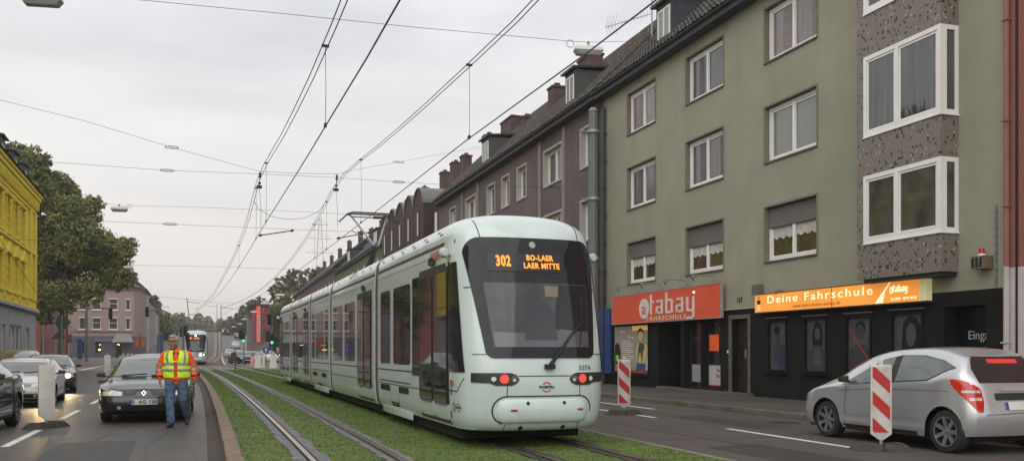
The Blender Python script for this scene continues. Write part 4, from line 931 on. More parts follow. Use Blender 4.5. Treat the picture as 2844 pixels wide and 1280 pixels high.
# ------------------------------------------------------------------ tram
tw = mat('tram_paint', (.56, .645, .625), rough=.22, var=.05, scale=2.5, streak=((.45, .50, .475), (1.5, 1.5, .35), .45), coat=.5, spec=.5)
tgl = mat('tram_glass', (.016, .017, .021), rough=.06, var=0, spec=.35)
tgl2 = mat('tram_side_glass', (.022, .021, .022), rough=.03, var=.5, scale=1.3, spec=.8, coat=.25)
tdoor = mat('tram_door_glass', (.020, .020, .020), rough=.04, var=.4, scale=1.5, spec=1.0, coat=.6)
tdk = mat('tram_dark_trim', (.022, .024, .026), rough=.45, var=.1)
bel = mat('tram_bellows', (.105, .097, .088), rough=.75, var=.2, scale=4)
und = mat('tram_underframe', (.010, .010, .010), rough=.9)
seam = mat('tram_seam', (.02, .022, .022), rough=.6)
HW = [(.30, 1.06), (.42, 1.115), (.6, 1.135), (.9, 1.15), (2.75, 1.15), (3.0, 1.145), (3.12, 1.13)]
def hw(z):
    if z <= 3.12: return interp(HW, z)
    t = (z-3.12)/.46; return 1.13*(max(0, 1-t**2.9))**(1/2.9)
Y0 = [(.30, .16), (.42, .07), (.6, .03), (1.0, .0), (1.30, .03), (1.6, .10), (2.4, .31), (3.0, .49), (3.2, .58), (3.35, .70), (3.48, .88), (3.55, 1.10), (3.575, 1.4), (3.58, 1.7)]
NL, NN = 1.0, 3.3
ZS = [.30, .36, .42, .5, .6, .75, .9, 1.1, 1.3, 1.5, 1.8, 2.1, 2.4, 2.7, 2.9, 3.0, 3.1, 3.16, 3.22, 3.28, 3.34, 3.39, 3.44, 3.48, 3.51, 3.535, 3.555, 3.57, 3.58]
def nose_ring(z, yend=2.6, n=72):
    w_ = hw(z); y0 = sinterp(Y0, z); L_ = min(NL, yend-y0-.05); pts = [(-w_, yend, z)]
    for i in range(n+1):
        t = PI*i/n; c, s = math.cos(t), math.sin(t)
        x = -w_*math.copysign(abs(c)**(2/NN), c); y = y0+L_*(1-abs(s)**(2/NN))
        pts.append((x, y, z))
    return pts+[(w_, yend, z)]
def make_tram(root_label, seclens, path, lit_red=True, group=None, root_xy=None):
    """path(s) -> (x, y, heading) of a point s metres behind the nose"""
    root = empty('tram'); tag(root, root_label, 'tram', group)
    n0 = path(0); root.location = (n0[0], n0[1], 0); root.rotation_euler = (0, 0, n0[2])
    RI = (Matrix.Translation((n0[0], n0[1], 0)) @ Matrix.Rotation(n0[2], 4, 'Z')).inverted()
    objs = []
    s0 = 0
    for si, Ls in enumerate(seclens):
        s1 = s0+Ls
        pa, pb = path(s0+.3), path(s1-.3)
        ang = math.atan2(-(pb[0]-pa[0]), pb[1]-pa[1])
        st = path(s0)
        M = RI @ Matrix.Translation((st[0], st[1], 0)) @ Matrix.Rotation(ang, 4, 'Z')
        parts = build_section(root, si, Ls, len(seclens), lit_red)
        for o in parts: o.matrix_local = M
        objs += parts
        if si < len(seclens)-1:
            mb = MB(); prof = [(-hw(z)*.992, z) for z in ZS]+[(hw(z)*.992, z) for z in ZS[::-1]]
            rows = []
            for k in range(9):
                f = 1.0 if k % 2 == 0 else .985
                rows.append([(p[0]*f, Ls-.26+.52*k/8, (p[1]-2)*f+2) for p in prof])
            mb.grid(rows, close=True); o = mb.build('bellows', bel, root, smooth=True, auto=50); o.matrix_local = M
        s0 = s1
    return root
def build_section(root, si, L_, ns, lit):
    G_ = .21 ; y0 = 0 if si == 0 else G_; y1 = L_-G_ if si < ns-1 else L_
    res = []
    nose = si == 0; tail = si == ns-1
    mb = MB()
    if nose:
        rings = [nose_ring(z, 2.6) for z in ZS]; mb.grid(rings)
        mb.poly([rings[0][i] for i in range(len(rings[0]))][::-1])
        a0, a1 = 2.6, y1
    elif tail:
        rings = [[(p[0], L_-p[1], p[2]) for p in nose_ring(z, 2.6)] for z in ZS]; mb.grid(rings)
        a0, a1 = y0, L_-2.6
    else: a0, a1 = y0, y1
    prof = [(-hw(z), z) for z in ZS]+[(hw(z), z) for z in ZS[::-1]]
    # door sections end higher, bogie skirts hang lower
    mb.grid([[(p[0], y, p[1]) for p in prof] for y in (a0, lerp(a0, a1, .33), lerp(a0, a1, .66), a1)], close=True)
    for y, q in ((a0, not nose), (a1, not tail)):
        if q: mb.poly([(p[0], y, p[1]) for p in prof])
    body = mb.build('body', tw, root, smooth=True, auto=50); res.append(body)
    bv = bvh_of([body])
    mb = MB(); mb.box(-.95, y0+(1.0 if nose else .1), .12, .95, y1-(1.0 if tail else .1), .32); uf = mb.build('underframe', und, root); res.append(uf)
    def D(nm, pts, ax, m, off_=.006, parent=None, **k):
        o = decal(nm, pts, ax, bv, off_, m, root, **k); res.append(o); return o
    sides = (('-x', 1), ('+x', 1))
    def sd(nm, a, b, c, d, r, m, off_=.006, **k):
        for ax in ('-x', '+x'): D(nm, rrect(a, b, c, d, r), ax, m, off_, step=.4, **k)
    def line(pts, wd=.018, m=seam, ax=('-x', '+x'), off_=.004, step=.3):
        for a in ax: D('panel_gap', strip(pts, wd), a, m, off_, step=step)
    # window, door layout per section: (kind, start, end)
    lay = {0: [('cab', 0, 0), ('door', 1.08, 2.98), ('postpane', 3.0, 3.55), ('win', 3.72, 5.22), ('win', 5.55, 6.55)],
           1: [('door', .55, 2.35), ('win', 2.75, 4.35), ('win', 4.75, 6.4)],
           2: [('win', .5, 1.2), ('win', 1.45, 3.3), ('win', 3.55, 4.35)],
           3: [('door', .4, 1.8), ('winhigh', 2.0, 3.5), ('door', 3.7, 5.4)],
           4: [('win', .45, 1.3), ('win', 1.5, 2.9), ('door', 3.15, 4.3), ('cabr', 0, 0)]}[si]
    bog = {0: (3.55, 6.8), 2: (.5, 4.4), 4: (.45, 3.0)}.get(si)
    for kd, a, b in lay:
        if kd == 'win': sd('window', a, b, 1.20, 2.66, .10, tgl2)
        elif kd == 'postpane': sd('window', a, b, 1.02, 2.72, .03, tgl2)
        elif kd == 'winhigh': sd('window', a, b, 1.20, 2.66, .06, tgl2)
        elif kd == 'door':
            sd('door_recess', a-.04, b+.04, .34, 2.80, .03, tdk, .005)
            m_ = (a+b)/2
            for c, d in ((a+.02, m_-.015), (m_+.015, b-.02)):
                for ax, sx in (('-x', -1), ('+x', 1)):
                    o = D('door_leaf', rrect(c, d, .36, 2.74, .03), ax, tdk, .012, step=.6)
                    o2 = decal('door_pane', rrect(c+.07, d-.07, .62, 2.66, .05), ax, bv, .016, tdoor, o, step=.6)
            for ax, sx in (('-x', -1), ('+x', 1)):
                mb = MB(); yc = m_; mb.box(sx*1.14, yc-.16, 2.83, sx*1.20, yc+.16, 2.90); mb.tube([(sx*1.19, yc-.05, 2.92), (sx*1.19, yc+.05, 2.92)], .035, 8); o = mb.build('door_light', tdk, root); res.append(o)
    # long seams
    s0_ = 1.05 if nose else y0+.02; e0_ = L_-1.05 if tail else y1-.02
    line([(s0_ if not nose else .95, 3.10), (e0_, 3.10)], .05, tdk, off_=.008, step=.5)
    line([(s0_, 2.95), (e0_, 2.95)], .006, seam)
    # vents on the roof shell
    nv = int((e0_-s0_)/.95); vm = tdk
    for k in range(nv):
        yv = s0_+.5+k*.95
        for q in (0, .12): 
            for ax in ('-x', '+x'): D('roof_vent', rrect(yv+q*2, yv+.16+q*2, 3.255+q*.5, 3.285+q*.5, .012, 2), ax, vm, .003, step=1)
    if si in (1, 3):
        for i in range(5):
            for j in range(5):
                D('roof_vent', rrect(3.0+i*.17, 3.12+i*.17, 3.27+j*.045, 3.295+j*.045, .01, 1), '-x', vm, .003, step=1)
    # belt seam and bogie panels
    segs = []
    prev = s0_
    for kd, a, b in sorted([l for l in lay if l[0] == 'door'], key=lambda q: q[1]):
        if a-.1 > prev+.3: segs.append((prev, a-.06))
        prev = b+.06
    if e0_ > prev+.3: segs.append((prev, e0_))
    for a, b in segs:
        if nose and b < 1.3: continue
        line([(a, 1.08), (b, 1.08)], .022)
        if not (bog and bog[0]-.5 <= a <= bog[1]): line([(a, .80), (b, .80)], .014)
    if bog:
        a, b = bog; w_ = b-a
        line([(a+.15, .86), (b-.15, .86)], .02)
        def P_(t): return a+w_*t
        for ax in ('-x', '+x'):
            for t0, t1 in ((.10, .37), (.63, .93)):
                D('bogie_slot', rrect(P_(t0), P_(t1), .66, .78, .05), ax, und, .006, step=.5)
            D('bogie_slot', rrect(P_(.39), P_(.61), .375, .46, .05), ax, und, .006, step=.5)
            for pts in ([(P_(.115), .70), (P_(.115), .34)], [(P_(.36), .70), (P_(.37), .48), (P_(.41), .44)], [(P_(.64), .70), (P_(.63), .48), (P_(.60), .44)]): D('panel_gap', strip(pts, .02), ax, seam, .005, step=.5)
            for t, z in ((.2, .62), (.28, .62), (.72, .60), (.80, .60), (.32, .42), (.66, .42)): D('bolt', circ(P_(t), z, .012, 6), ax, seam, .006, step=1)
            mb = MB(); sx = -1 if ax == '-x' else 1
            mb.box(sx*1.07, P_(.08), .20, sx*1.10, P_(.92), .335); o = mb.build('bogie_skirt', tw, root, bevel=.01); res.append(o)
        mb = MB()
        for yc in (P_(.24), P_(.78)):
            for sx in (-1, 1):
                mb.lathe([(0, -.06), (.30, -.06), (.32, -.04), (.32, .02), (.34, .03), (.34, .06), (0, .06)], 20, 'x', (sx*.55, yc, .37))
        mb.box(-.7, P_(.1), .16, .7, P_(.9), .34)
        o = mb.build('bogie', und, root, smooth=True); res.append(o)
    if nose or tail:
        fy = (lambda p: p) if nose else None
        AX = '-y' if nose else '+y'
        flip = 1 if nose else -1
        def F_(nm, pts, m, off_=.008, **k):
            o = decal(nm, [(x*flip, z) for x, z in pts], AX, bv, off_, m, root, far=30, **k) if nose else decal(nm, [(x*flip, z) for x, z in pts], AX, bv, off_, m, root, far=60, **k)
            res.append(o); return o
        zb, zt = 1.345, 3.13
        ws = []
        for i in range(9): t = R(180+90*i/8); ws.append((-.80+.08+.12*math.cos(t)-.0, zb+.12+.12*math.sin(t)))
        for i in range(9): t = R(270+90*i/8); ws.append((.72+.12*math.cos(t), zb+.12+.12*math.sin(t)))
        for i in range(9): t = R(0+90*i/8); ws.append((.80+.22*math.cos(t)-.0, zt-.24+.24*math.sin(t)))
        for i in range(9): t = R(90+90*i/8); ws.append((-.80+.22*math.cos(t), zt-.24+.24*math.sin(t)))
        o = F_('windscreen', ws, tgl, .016, step=.035)
        # paler lower glass area (interior seen through, sky reflection painted in)
        F_('cab_interior_and_reflection', [(-.72, 1.5), (.74, 1.5), (.82, 2.44), (-.80, 2.44)], mat('cab_and_sky_reflection', (.046, .048, .052), rough=.06, var=.5, scale=2.2, spec=.6), .024, step=.06)
        F_('cab_interior_and_reflection', [(.20, 1.74), (.74, 1.74), (.80, 2.42), (.30, 2.42)], mat('painted_dark_reflection', (.020, .020, .022), rough=.05, spec=.5), .027, step=.08)  # dark building reflection painted over the right half of the glass
        F_('cab_interior_and_reflection', [(-.28, 1.6), (-.22, 2.0), (-.15, 2.16), (.12, 2.16), (.2, 2.0), (.24, 1.6)], mat('driver_seat_seen', (.028, .029, .034), rough=.08, spec=.8), .028, step=.06)
        F_('cab_interior_and_reflection', [(.10, 2.24), (.30, 2.24), (.32, 2.40), (.10, 2.40)], mat('interior_lamp_seen', (.18, .17, .12), rough=.1), .028, step=.06)
        F_('cab_interior_and_reflection', [(-.7, 1.5), (.73, 1.5), (.75, 1.72), (.3, 1.76), (-.3, 1.70), (-.72, 1.72)], mat('desk_seen', (.085, .088, .090), rough=.1, spec=.8), .027, step=.06)
        F_('display_panel', rrect(-.72, .40, 2.61, 2.88, .02), mat('display_panel', (.020, .020, .022), rough=.2, spec=.4), .026, step=.05)
        led = mat('led_orange', (.9, .3, .05), emit=(1, .24, .02), es=1.15)
        bp = bvh_of([o])
        def led_text(s, size, x, z, bold=.006, sx=1):
            me = text_mesh(s, size, depth=0, bold=bold, space=1.12, sx=sx)
            for v in me.vertices:
                X, Z_ = v.co.x+x, v.co.y+z; X *= flip
                h = bp.ray_cast(Vector((X, -30 if nose else 60, Z_)), Vector((0, 1 if nose else -1, 0)))
                yy = h[0].y if h[0] else 0
                v.co = (X, yy-.018*flip, Z_)
            me.materials.append(led); t = bpy.data.objects.new('lettering', me); col.objects.link(t); t.parent = root; res.append(t)
        led_text('302', .22, -.50, 2.765, .008, .62); led_text('BO-LAER', .115, .07, 2.825, .004, .85); led_text('LAER MITTE', .115, .09, 2.705, .004, .85)
        F_('top_lamp', circ(-.02, 3.02, .05), mat('lamp_glass', (.35, .36, .36), rough=.15) if lit else LAMPW, .026, step=.04)
        # A pillar side glass of the cab
        for ax in ('-x', '+x'):
            q = [(.40, 1.14), (1.03, 1.14), (1.03, 2.72), (.98, 2.78), (.83, 2.78)]
            if tail: q = [(L_-a, b) for a, b in q]
            D('cab_side_window', q, ax, tgl, .012, step=.03)
            q = strip([(.30, .86) if False else (.42, 1.06), (.62, .86), (1.03, .86)], .016)
            if tail: q = [(L_-a, b) for a, b in q]
            D('panel_gap', q, ax, seam, .004, step=.1)
        # lamp clusters
        for s in (-1, 1):
            q = [(s*1.02, 1.135), (s*.50, 1.135), (s*.42, 1.10), (s*.385, 1.045), (s*.42, .99), (s*.50, .955), (s*.72, .955), (s*.80, .99), (s*1.02, 1.00)]
            F_('lamp_housing', q if s < 0 else q[::-1], tdk, .012, step=.035)
            rc, wc = s*.60, s*.46
            F_('tail_lamp' if lit else 'headlamp', circ(rc, 1.05, .062), REDL if lit else mat('lamp_clear', (.3, .3, .3), rough=.1), .020, step=.2)
            F_('reflector', circ(rc, 1.05, .018, 8), mat('reflector_pink', (.5, .2, .2)), .024, step=.2)
            F_('headlamp', circ(wc, 1.05, .052 if lit else .10), mat('lamp_clear', (.12, .12, .11), rough=.08, metal=.6, var=0) if lit else LAMPW, .020, step=.2)
            F_('lamp_bowl', circ(wc, 1.035, .022, 10), mat('lamp_bowl', (.65, .65, .60), rough=.15), .024, step=.2)
            F_('position_lamp', circ(s*.745, 1.05, .034), mat('lamp_bowl', (.65, .65, .60), rough=.15) if lit else LAMPW, .020, step=.2)
            F_('panel_gap', strip([(s*.56, .955), (s*.56, .80)], .012), seam, .004, step=.1); F_('panel_gap', strip([(s*.57, .40), (s*.57, .31)], .012), seam, .004, step=.1)
            F_('panel_gap', strip([(s*.86, 2.38), (s*1.04, 2.38)], .016), seam, .004, step=.05)
            F_('panel_gap', strip([(s*.72, 1.40), (s*1.0, 1.40)], .012), seam, .004, step=.05)
            F_('panel_gap', strip([(s*.78, 3.12), (s*.80, 3.30), (s*.80, 3.46)], .014), seam, .004, step=.05)
            F_('tow_eye', circ(s*.33, .30+.04, .035, 10), und, .006, step=.1)
        F_('panel_gap', strip([(-.40, 1.09), (.40, 1.09)], .014), seam, .004, step=.1)
        # bumper: rounded cushion standing proud
        mb = MB(); rows = []
        for i in range(21):
            x = -.735+1.47*i/20; e = min(1, (1-abs(x)/.735)/.20) if abs(x) < .735 else 0
            k = math.sqrt(max(0, 1-(1-e)**2)) if e < 1 else 1
            h_ = bv.ray_cast(Vector((x*flip, -30 if nose else 60, .6)), Vector((0, 1 if nose else -1, 0)))
            ys = h_[0].y
            rows.append([(x*flip, ys-flip*(.075*k*math.cos(R(a))-.02), .60+.185*k*math.sin(R(a))) for a in range(-90, 91, 15)])
        mb.grid(rows); o = mb.build('bumper', tw, root, smooth=True, auto=60); res.append(o); bb = bvh_of([o])
        bl = [(-.56, .79)]+[(-.56-.20*math.sin(R(a)), .60+.20*math.cos(R(a))) for a in range(0, 181, 20)]
        F_('panel_gap', strip([(.56+.2*math.sin(R(a)), .60+.2*math.cos(R(a))) for a in range(100, 0, -15)]+[(.56, .80), (-.56, .80)]+[(-.56-.20*math.sin(R(a)), .60+.20*math.cos(R(a))) for a in range(0, 171, 15)], .02), seam, .004, step=.2)
        for x_, z_, r_, m_ in ((-.26, .70, .026, und), (.30, .70, .026, und)):
            res.append(decal('tow_eye', [(a*flip, b) for a, b in circ(x_, z_, r_, 10)], AX, bb, .006, m_, root, far=60))
        for x_ in (-.47, .56): res.append(decal('side_reflector', [(a*flip, b) for a, b in rrect(x_-.05, x_+.05, .585, .615, .012)], AX, bb, .006, mat('reflector_red', (.35, .02, .02)), root, far=60))
        # operator emblem: two red arcs with the name between
        def emblem(x_, z_, s, ax_, b_, f2):
            r1 = mat('emblem_red', (.50, .05, .03), rough=.4)
            for a0, a1 in ((20, 150), (200, 330)):
                q = [(x_+s*math.cos(R(a)), z_+s*math.sin(R(a))) for a in range(a0, a1+1, 13)]; q2 = [(x_+s*.78*math.cos(R(a+8)), z_+s*.78*math.sin(R(a+8))) for a in range(a1-16, a0, -13)]
                res.append(decal('emblem', [(a*f2, b) for a, b in q+q2], ax_, b_, .007, r1, root, far=60, step=.05))
            me = text_mesh('BOGESTRA', s*.62, depth=0, bold=.003)
            for v in me.vertices:
                X, Z_ = (v.co.x+x_), v.co.y+z_
                if ax_[1] == 'y': X *= f2; h = b_.ray_cast(Vector((X, -30 if ax_[0] == '-' else 60, Z_)), Vector((0, 1 if ax_[0] == '-' else -1, 0))); v.co = (X, (h[0].y if h[0] else 0)-.008*(1 if ax_[0] == '-' else -1), Z_)
                else:
                    X = x_-v.co.x; h = b_.ray_cast(Vector((-20, X, Z_)), Vector((1, 0, 0))); v.co = ((h[0].x if h[0] else -1.15)-.008, X, Z_)
            me.materials.append(mat('emblem_dark', (.05, .05, .06))); t = bpy.data.objects.new('lettering', me); col.objects.link(t); t.parent = root; res.append(t)
        emblem(.03, .93, .075, AX, bv, flip)
        if nose:
            emblem(.62, .62, .065, '-x', bv, 1)
            D('emblem', [(.80+.065*math.cos(R(a)), .62+.075*math.sin(R(a))) for a in range(30, 391, 60)]+[(.80+.045*math.cos(R(a)), .62+.052*math.sin(R(a))) for a in range(390, 29, -60)], '-x', mat('emblem_green', (.02, .16, .05)), .006, step=.2)
            for s_, size, x_, z_, m_ in (('BOGESTRA', .19, 1.72, 2.985, mat('emblem_red', (.5, .05, .03))),):
                me = text_mesh(s_, size, depth=0, bold=.004)
                for v in me.vertices: v.co = (-1.158, x_-v.co.x, z_-.03+v.co.y)
                me.materials.append(m_); t = bpy.data.objects.new('lettering', me); col.objects.link(t); t.parent = root; res.append(t)
            me = text_mesh('537A', .10, depth=0, bold=.002)
            for v in me.vertices:
                X, Z_ = v.co.x+.66, v.co.y+1.20; h = bv.ray_cast(Vector((X, -30, Z_)), Vector((0, 1, 0))); v.co = (X, h[0].y-.006, Z_)
            me.materials.append(mat('number_grey', (.10, .11, .12))); t = bpy.data.objects.new('lettering', me); col.objects.link(t); t.parent = root; res.append(t)
        D('indicator', rrect(.80, .96, .93, 1.02, .03) if nose else rrect(L_-.96, L_-.80, .93, 1.02, .03), '-x', AMBER, .012, step=.1)
        D('step_slot', rrect(.88, .93, .80, .90, .01) if nose else rrect(L_-.93, L_-.88, .80, .9, .01), '-x', und, .008, step=.1)
        D('step_slot', rrect(.96, 1.0, .44, .56, .01) if nose else rrect(L_-1.0, L_-.96, .44, .56, .01), '-x', und, .008, step=.1)
        # rear view camera pods
        for sx in (-1, 1):
            yc = 1.05 if nose else L_-1.05
            mb = MB(); mb.lathe([(0, -.06), (.05, -.055), (.075, -.02), (.075, .06), (.05, .10), (0, .11)], 14, 'y', (sx*1.22, yc, 2.93)); mb.box(sx*1.12, yc-.03, 2.90, sx*1.2, yc+.04, 2.97)
            o = mb.build('camera_pod', mat('pod_white', (.5, .55, .54), rough=.35), root, smooth=True); res.append(o)
        # wiper
        def fr(x, z, d=.05):
            h = bv.ray_cast(Vector((x*flip, -30 if nose else 60, z)), Vector((0, 1 if nose else -1, 0))); return Vector((x*flip, h[0].y-d*flip, z))
        mb = MB(); mb.tube([fr(.08, 1.25, .05), fr(.22, 1.42, .07), fr(.48, 1.72, .06), fr(.66, 1.86, .05)], [.03, .022, .014, .01], 6); mb.box(.0*flip, fr(.05, 1.2, 0).y-.09*flip, 1.19, .14*flip, fr(.05, 1.2, 0).y, 1.26)
        mb.tube([fr(.57, 1.45, .03), fr(.66, 1.86, .04), fr(.70, 2.25, .03)], .010, 5)
        o = mb.build('wiper', RUBBER, root); res.append(o)
    return res
segl = [7.1, 7.0, 4.9, 6.1, 5.4]
def tram_path(s):
    # walk back along the curved track from the nose
    y = 12.2+s*.9985
    x = 4.50+off(y)-off(12.2)
    dx = (off(y+.5)-off(y-.5)); return (x, y, math.atan2(-dx, 1.0))
tram = make_tram('large pale mint five-section tram with red tail lamps and orange 302 display in the foreground', segl, tram_path, True)
# pantograph on the second section
pg = empty('pantograph', parent=tram); p_ = tram_path(14.2); RI = tram.matrix_basis.inverted() if False else (Matrix.Translation((tram.location.x, tram.location.y, 0)) @ Matrix.Rotation(tram.rotation_euler.z, 4, 'Z')).inverted()
PM = RI @ Matrix.Translation((p_[0], p_[1], 0)) @ Matrix.Rotation(p_[2], 4, 'Z')
bpy.data.objects.remove(pg)
mb = MB()
for sx in (-.35, .35): mb.tube([(sx, -.7, 3.66), (sx, .9, 3.66)], .03, 6); mb.box(sx-.04, -.5, 3.5, sx+.04, -.42, 3.66); mb.box(sx-.04, .6, 3.5, sx+.04, .68, 3.66)
for y in (-.7, .2, .9): mb.tube([(-.35, y, 3.66), (.35, y, 3.66)], .025, 6)
pn = mb.build('pantograph', mat('panto_dark', (.04, .038, .036), rough=.5), tram); pn.matrix_local = PM
mb = MB(); mb.tube([(0, .3, 3.68), (0, -1.0, 4.42)], .055, 8); mb.tube([(-.12, .45, 3.68), (-.04, -.92, 4.36)], .022, 6)
o = mb.build('lower_arm', MATS['panto_dark'], pn)
mb = MB(); 
for s in (-1, 1): mb.tube([(s*.06, -1.0, 4.42), (s*.52, .1, 5.38)], [.035, .028], 7)
mb.tube([(0, -1.0, 4.42), (-.5, .05, 4.95)], .015, 5); o = mb.build('upper_arm', STEEL, pn)
mb = MB()
for y in (-.12, .22):
    mb.tube([(-.86, y, 5.22), (-.66, y, 5.42), (-.5, y, 5.47), (.5, y, 5.47), (.66, y, 5.42), (.86, y, 5.22)], .025, 6)
mb.tube([(-.55, -.12, 5.44), (-.55, .22, 5.40)], .02, 5); mb.tube([(.55, -.12, 5.44), (.55, .22, 5.40)], .02, 5); mb.tube([(-.55, .05, 5.36), (.55, .05, 5.36)], .018, 5); mb.box(.12, .0, 5.34, .42, .14, 5.40)
o = mb.build('collector_head', MATS['panto_dark'], pn)
# far tram
def far_path(s):
    y = 97.6+s; x = sinterp([(90, -1.75), (98, -2.05), (112, -2.4), (135, -1.2), (165, 0)], y); x2 = sinterp([(90, -1.75), (98, -2.05), (112, -2.4), (135, -1.2), (165, 0)], y+1); return (x, y, math.atan2(-(x2-x), 1))
ft = make_tram('small distant tram with white headlamps waiting beyond the crossing', [7.1, 7.0, 4.9], far_path, False)
mb = MB(); mb.tube([(0, 6, 3.6), (0, 4.9, 4.4), (0, 6.2, 5.3)], .05, 6); mb.tube([(-.8, 6.2, 5.2), (-.6, 6.2, 5.4), (.6, 6.2, 5.4), (.8, 6.2, 5.2)], .035, 6); o = mb.build('pantograph', MATS['panto_dark'], ft)
# ------------------------------------------------------------------ cars
def paintm(name, c, rough=.25, metal=.0, coat=.8, spec=.5): return mat(name, c, rough=rough, metal=metal, var=.04, scale=2, coat=coat, spec=spec)
cglass = mat('car_glass', (.020, .023, .024), rough=.03, var=.3, scale=2.5, spec=1.0, coat=.7)
cglass2 = mat('car_glass_pale', (.11, .125, .125), rough=.03, var=.25, scale=2.2, spec=1.0, coat=.7)
plastic = mat('car_plastic', (.018, .018, .019), rough=.55, var=.1)
lens = mat('lamp_lens', (.50, .49, .46), rough=.08, var=.4, scale=18, spec=.9, coat=.8)
tailred = mat('tail_red', (.40, .012, .012), rough=.12, var=.1, coat=.8, emit=(1, .03, .02), es=.08)
platew = mat('plate_white', (.62, .62, .60), rough=.4)
eublue = mat('eu_blue', (.01, .06, .30), rough=.4)
alloy = mat('alloy', (.34, .34, .35), rough=.3, metal=.7, var=.08)
TYPES = {
 'mono': dict(L=3.86, W=.872, yf=.79, yr=3.36, r=.305, zt=[(0, .74), (.25, .86), (.6, .96), (.92, 1.05), (1.3, 1.24), (1.75, 1.42), (2.2, 1.495), (2.7, 1.515), (3.3, 1.49), (3.86, 1.40)],
      zb=[(0, .68), (.5, .82), (1.1, .90), (2.4, .98), (3.1, 1.03), (3.6, 1.10), (3.86, 1.10)], wt=[(0, .60), (.9, .66), (1.8, .60), (3.3, .60), (3.86, .56)],
      nose=[(.2, .08), (.45, .0), (.7, .05), (1.0, .12)], tail=[(.2, .10), (.4, .0), (.62, .0), (.75, .05), (1.0, .12), (1.42, .44)],
      side=[(1.20, .915), (3.00, 1.03), (3.42, 1.21), (3.18, 1.31), (2.80, 1.375), (2.35, 1.375), (2.0, 1.315), (1.7, 1.19)], bp=[2.22, 2.36]),
 'hatch': dict(L=4.2, W=.872, yf=.85, yr=3.44, r=.305, zt=[(0, .74), (.3, .83), (.8, .90), (1.18, .955), (1.5, 1.13), (1.95, 1.36), (2.3, 1.43), (3.0, 1.44), (3.7, 1.38), (4.2, 1.28)],
      zb=[(0, .70), (.6, .80), (1.2, .87), (3.2, .94), (4.2, .96)], wt=[(0, .62), (1.1, .70), (1.9, .58), (3.3, .57), (4.2, .54)],
      nose=[(.2, .10), (.40, .0), (.58, .03), (.8, .16)], tail=[(.2, .08), (.5, .0), (.85, .03), (1.0, .12), (1.4, .45)],
      side=[(1.42, .92), (3.35, .975), (3.75, 1.12), (3.35, 1.31), (2.6, 1.36), (2.1, 1.335), (1.8, 1.22)], bp=[2.35, 2.45]),
 'sedan': dict(L=4.55, W=.88, yf=.86, yr=3.62, r=.31, zt=[(0, .72), (.3, .82), (.8, .90), (1.2, .95), (1.6, 1.15), (2.05, 1.36), (2.5, 1.42), (3.0, 1.40), (3.4, 1.27), (3.85, 1.05), (4.2, 1.02), (4.55, 1.0)],
      zb=[(0, .68), (.6, .80), (1.2, .88), (3.3, .93), (4.0, .96), (4.55, .94)], wt=[(0, .62), (1.1, .70), (2.0, .57), (3.1, .56), (3.9, .66), (4.55, .62)],
      nose=[(.2, .10), (.40, .0), (.58, .03), (.8, .14)], tail=[(.2, .08), (.5, .0), (.85, .02), (1.0, .10)],
      side=[(1.48, .93), (3.30, .965), (3.62, 1.02), (3.25, 1.22), (2.9, 1.33), (2.4, 1.345), (2.15, 1.31), (1.85, 1.2)], bp=[2.42, 2.52]),
}
def wheel_obj(parent, x, y, r, side, spokes=7, dark=False):
    wdt = .20
    e = empty('wheel', parent=parent)
    mb = MB(); s = side
    mb.lathe([(r*.66, -wdt/2), (r*.93, -wdt/2), (r, -wdt/2+.03), (r, wdt/2-.03), (r*.93, wdt/2), (r*.70, wdt/2+.004), (r*.66, wdt/2-.01)], 32, 'x'); o = mb.build('tyre', RUBBER, e, smooth=True)
    mb = MB(); f = s*wdt/2; R_ = r*.70
    mb.lathe([(R_, f), (R_*.93, f-s*.012), (R_*.90, f-s*.06), (R_*.9, f-s*.12), (0.01, f-s*.12)], 32, 'x', mi=1)
    mb.lathe([(R_, f), (R_*1.0, f+s*.004), (R_*.93, f+s*.002), (R_*.93, f-s*.02)], 32, 'x', mi=0)
    for k in range(spokes):
        t = 2*PI*k/spokes; c, q = math.cos(t), math.sin(t)
        def P(rr, ww, dx): return (f-s*dx, rr*c-ww*q, rr*q+ww*c)
        w1, w2 = R_*.13, R_*.10
        a = [P(R_*.16, -w1, .03), P(R_*.16, w1, .03), P(R_*.94, w2*1.3, .008), P(R_*.94, -w2*1.3, .008)]; b = [P(R_*.16, -w1, .07), P(R_*.16, w1, .07), P(R_*.94, w2*1.3, .05), P(R_*.94, -w2*1.3, .05)]
        mb.add(a+b, [(0, 1, 2, 3), (0, 4, 5, 1), (1, 5, 6, 2), (2, 6, 7, 3), (3, 7, 4, 0)], 0)
    mb.lathe([(.001, f-s*.018), (R_*.2, f-s*.022), (R_*.22, f-s*.06)], 16, 'x', mi=0)
    mb.build('rim', [alloy if not dark else mat('wheel_cover', (.2, .2, .2), rough=.4, metal=.5), plastic], e, smooth=True, auto=30)
    e.location = (x, y, r); return e
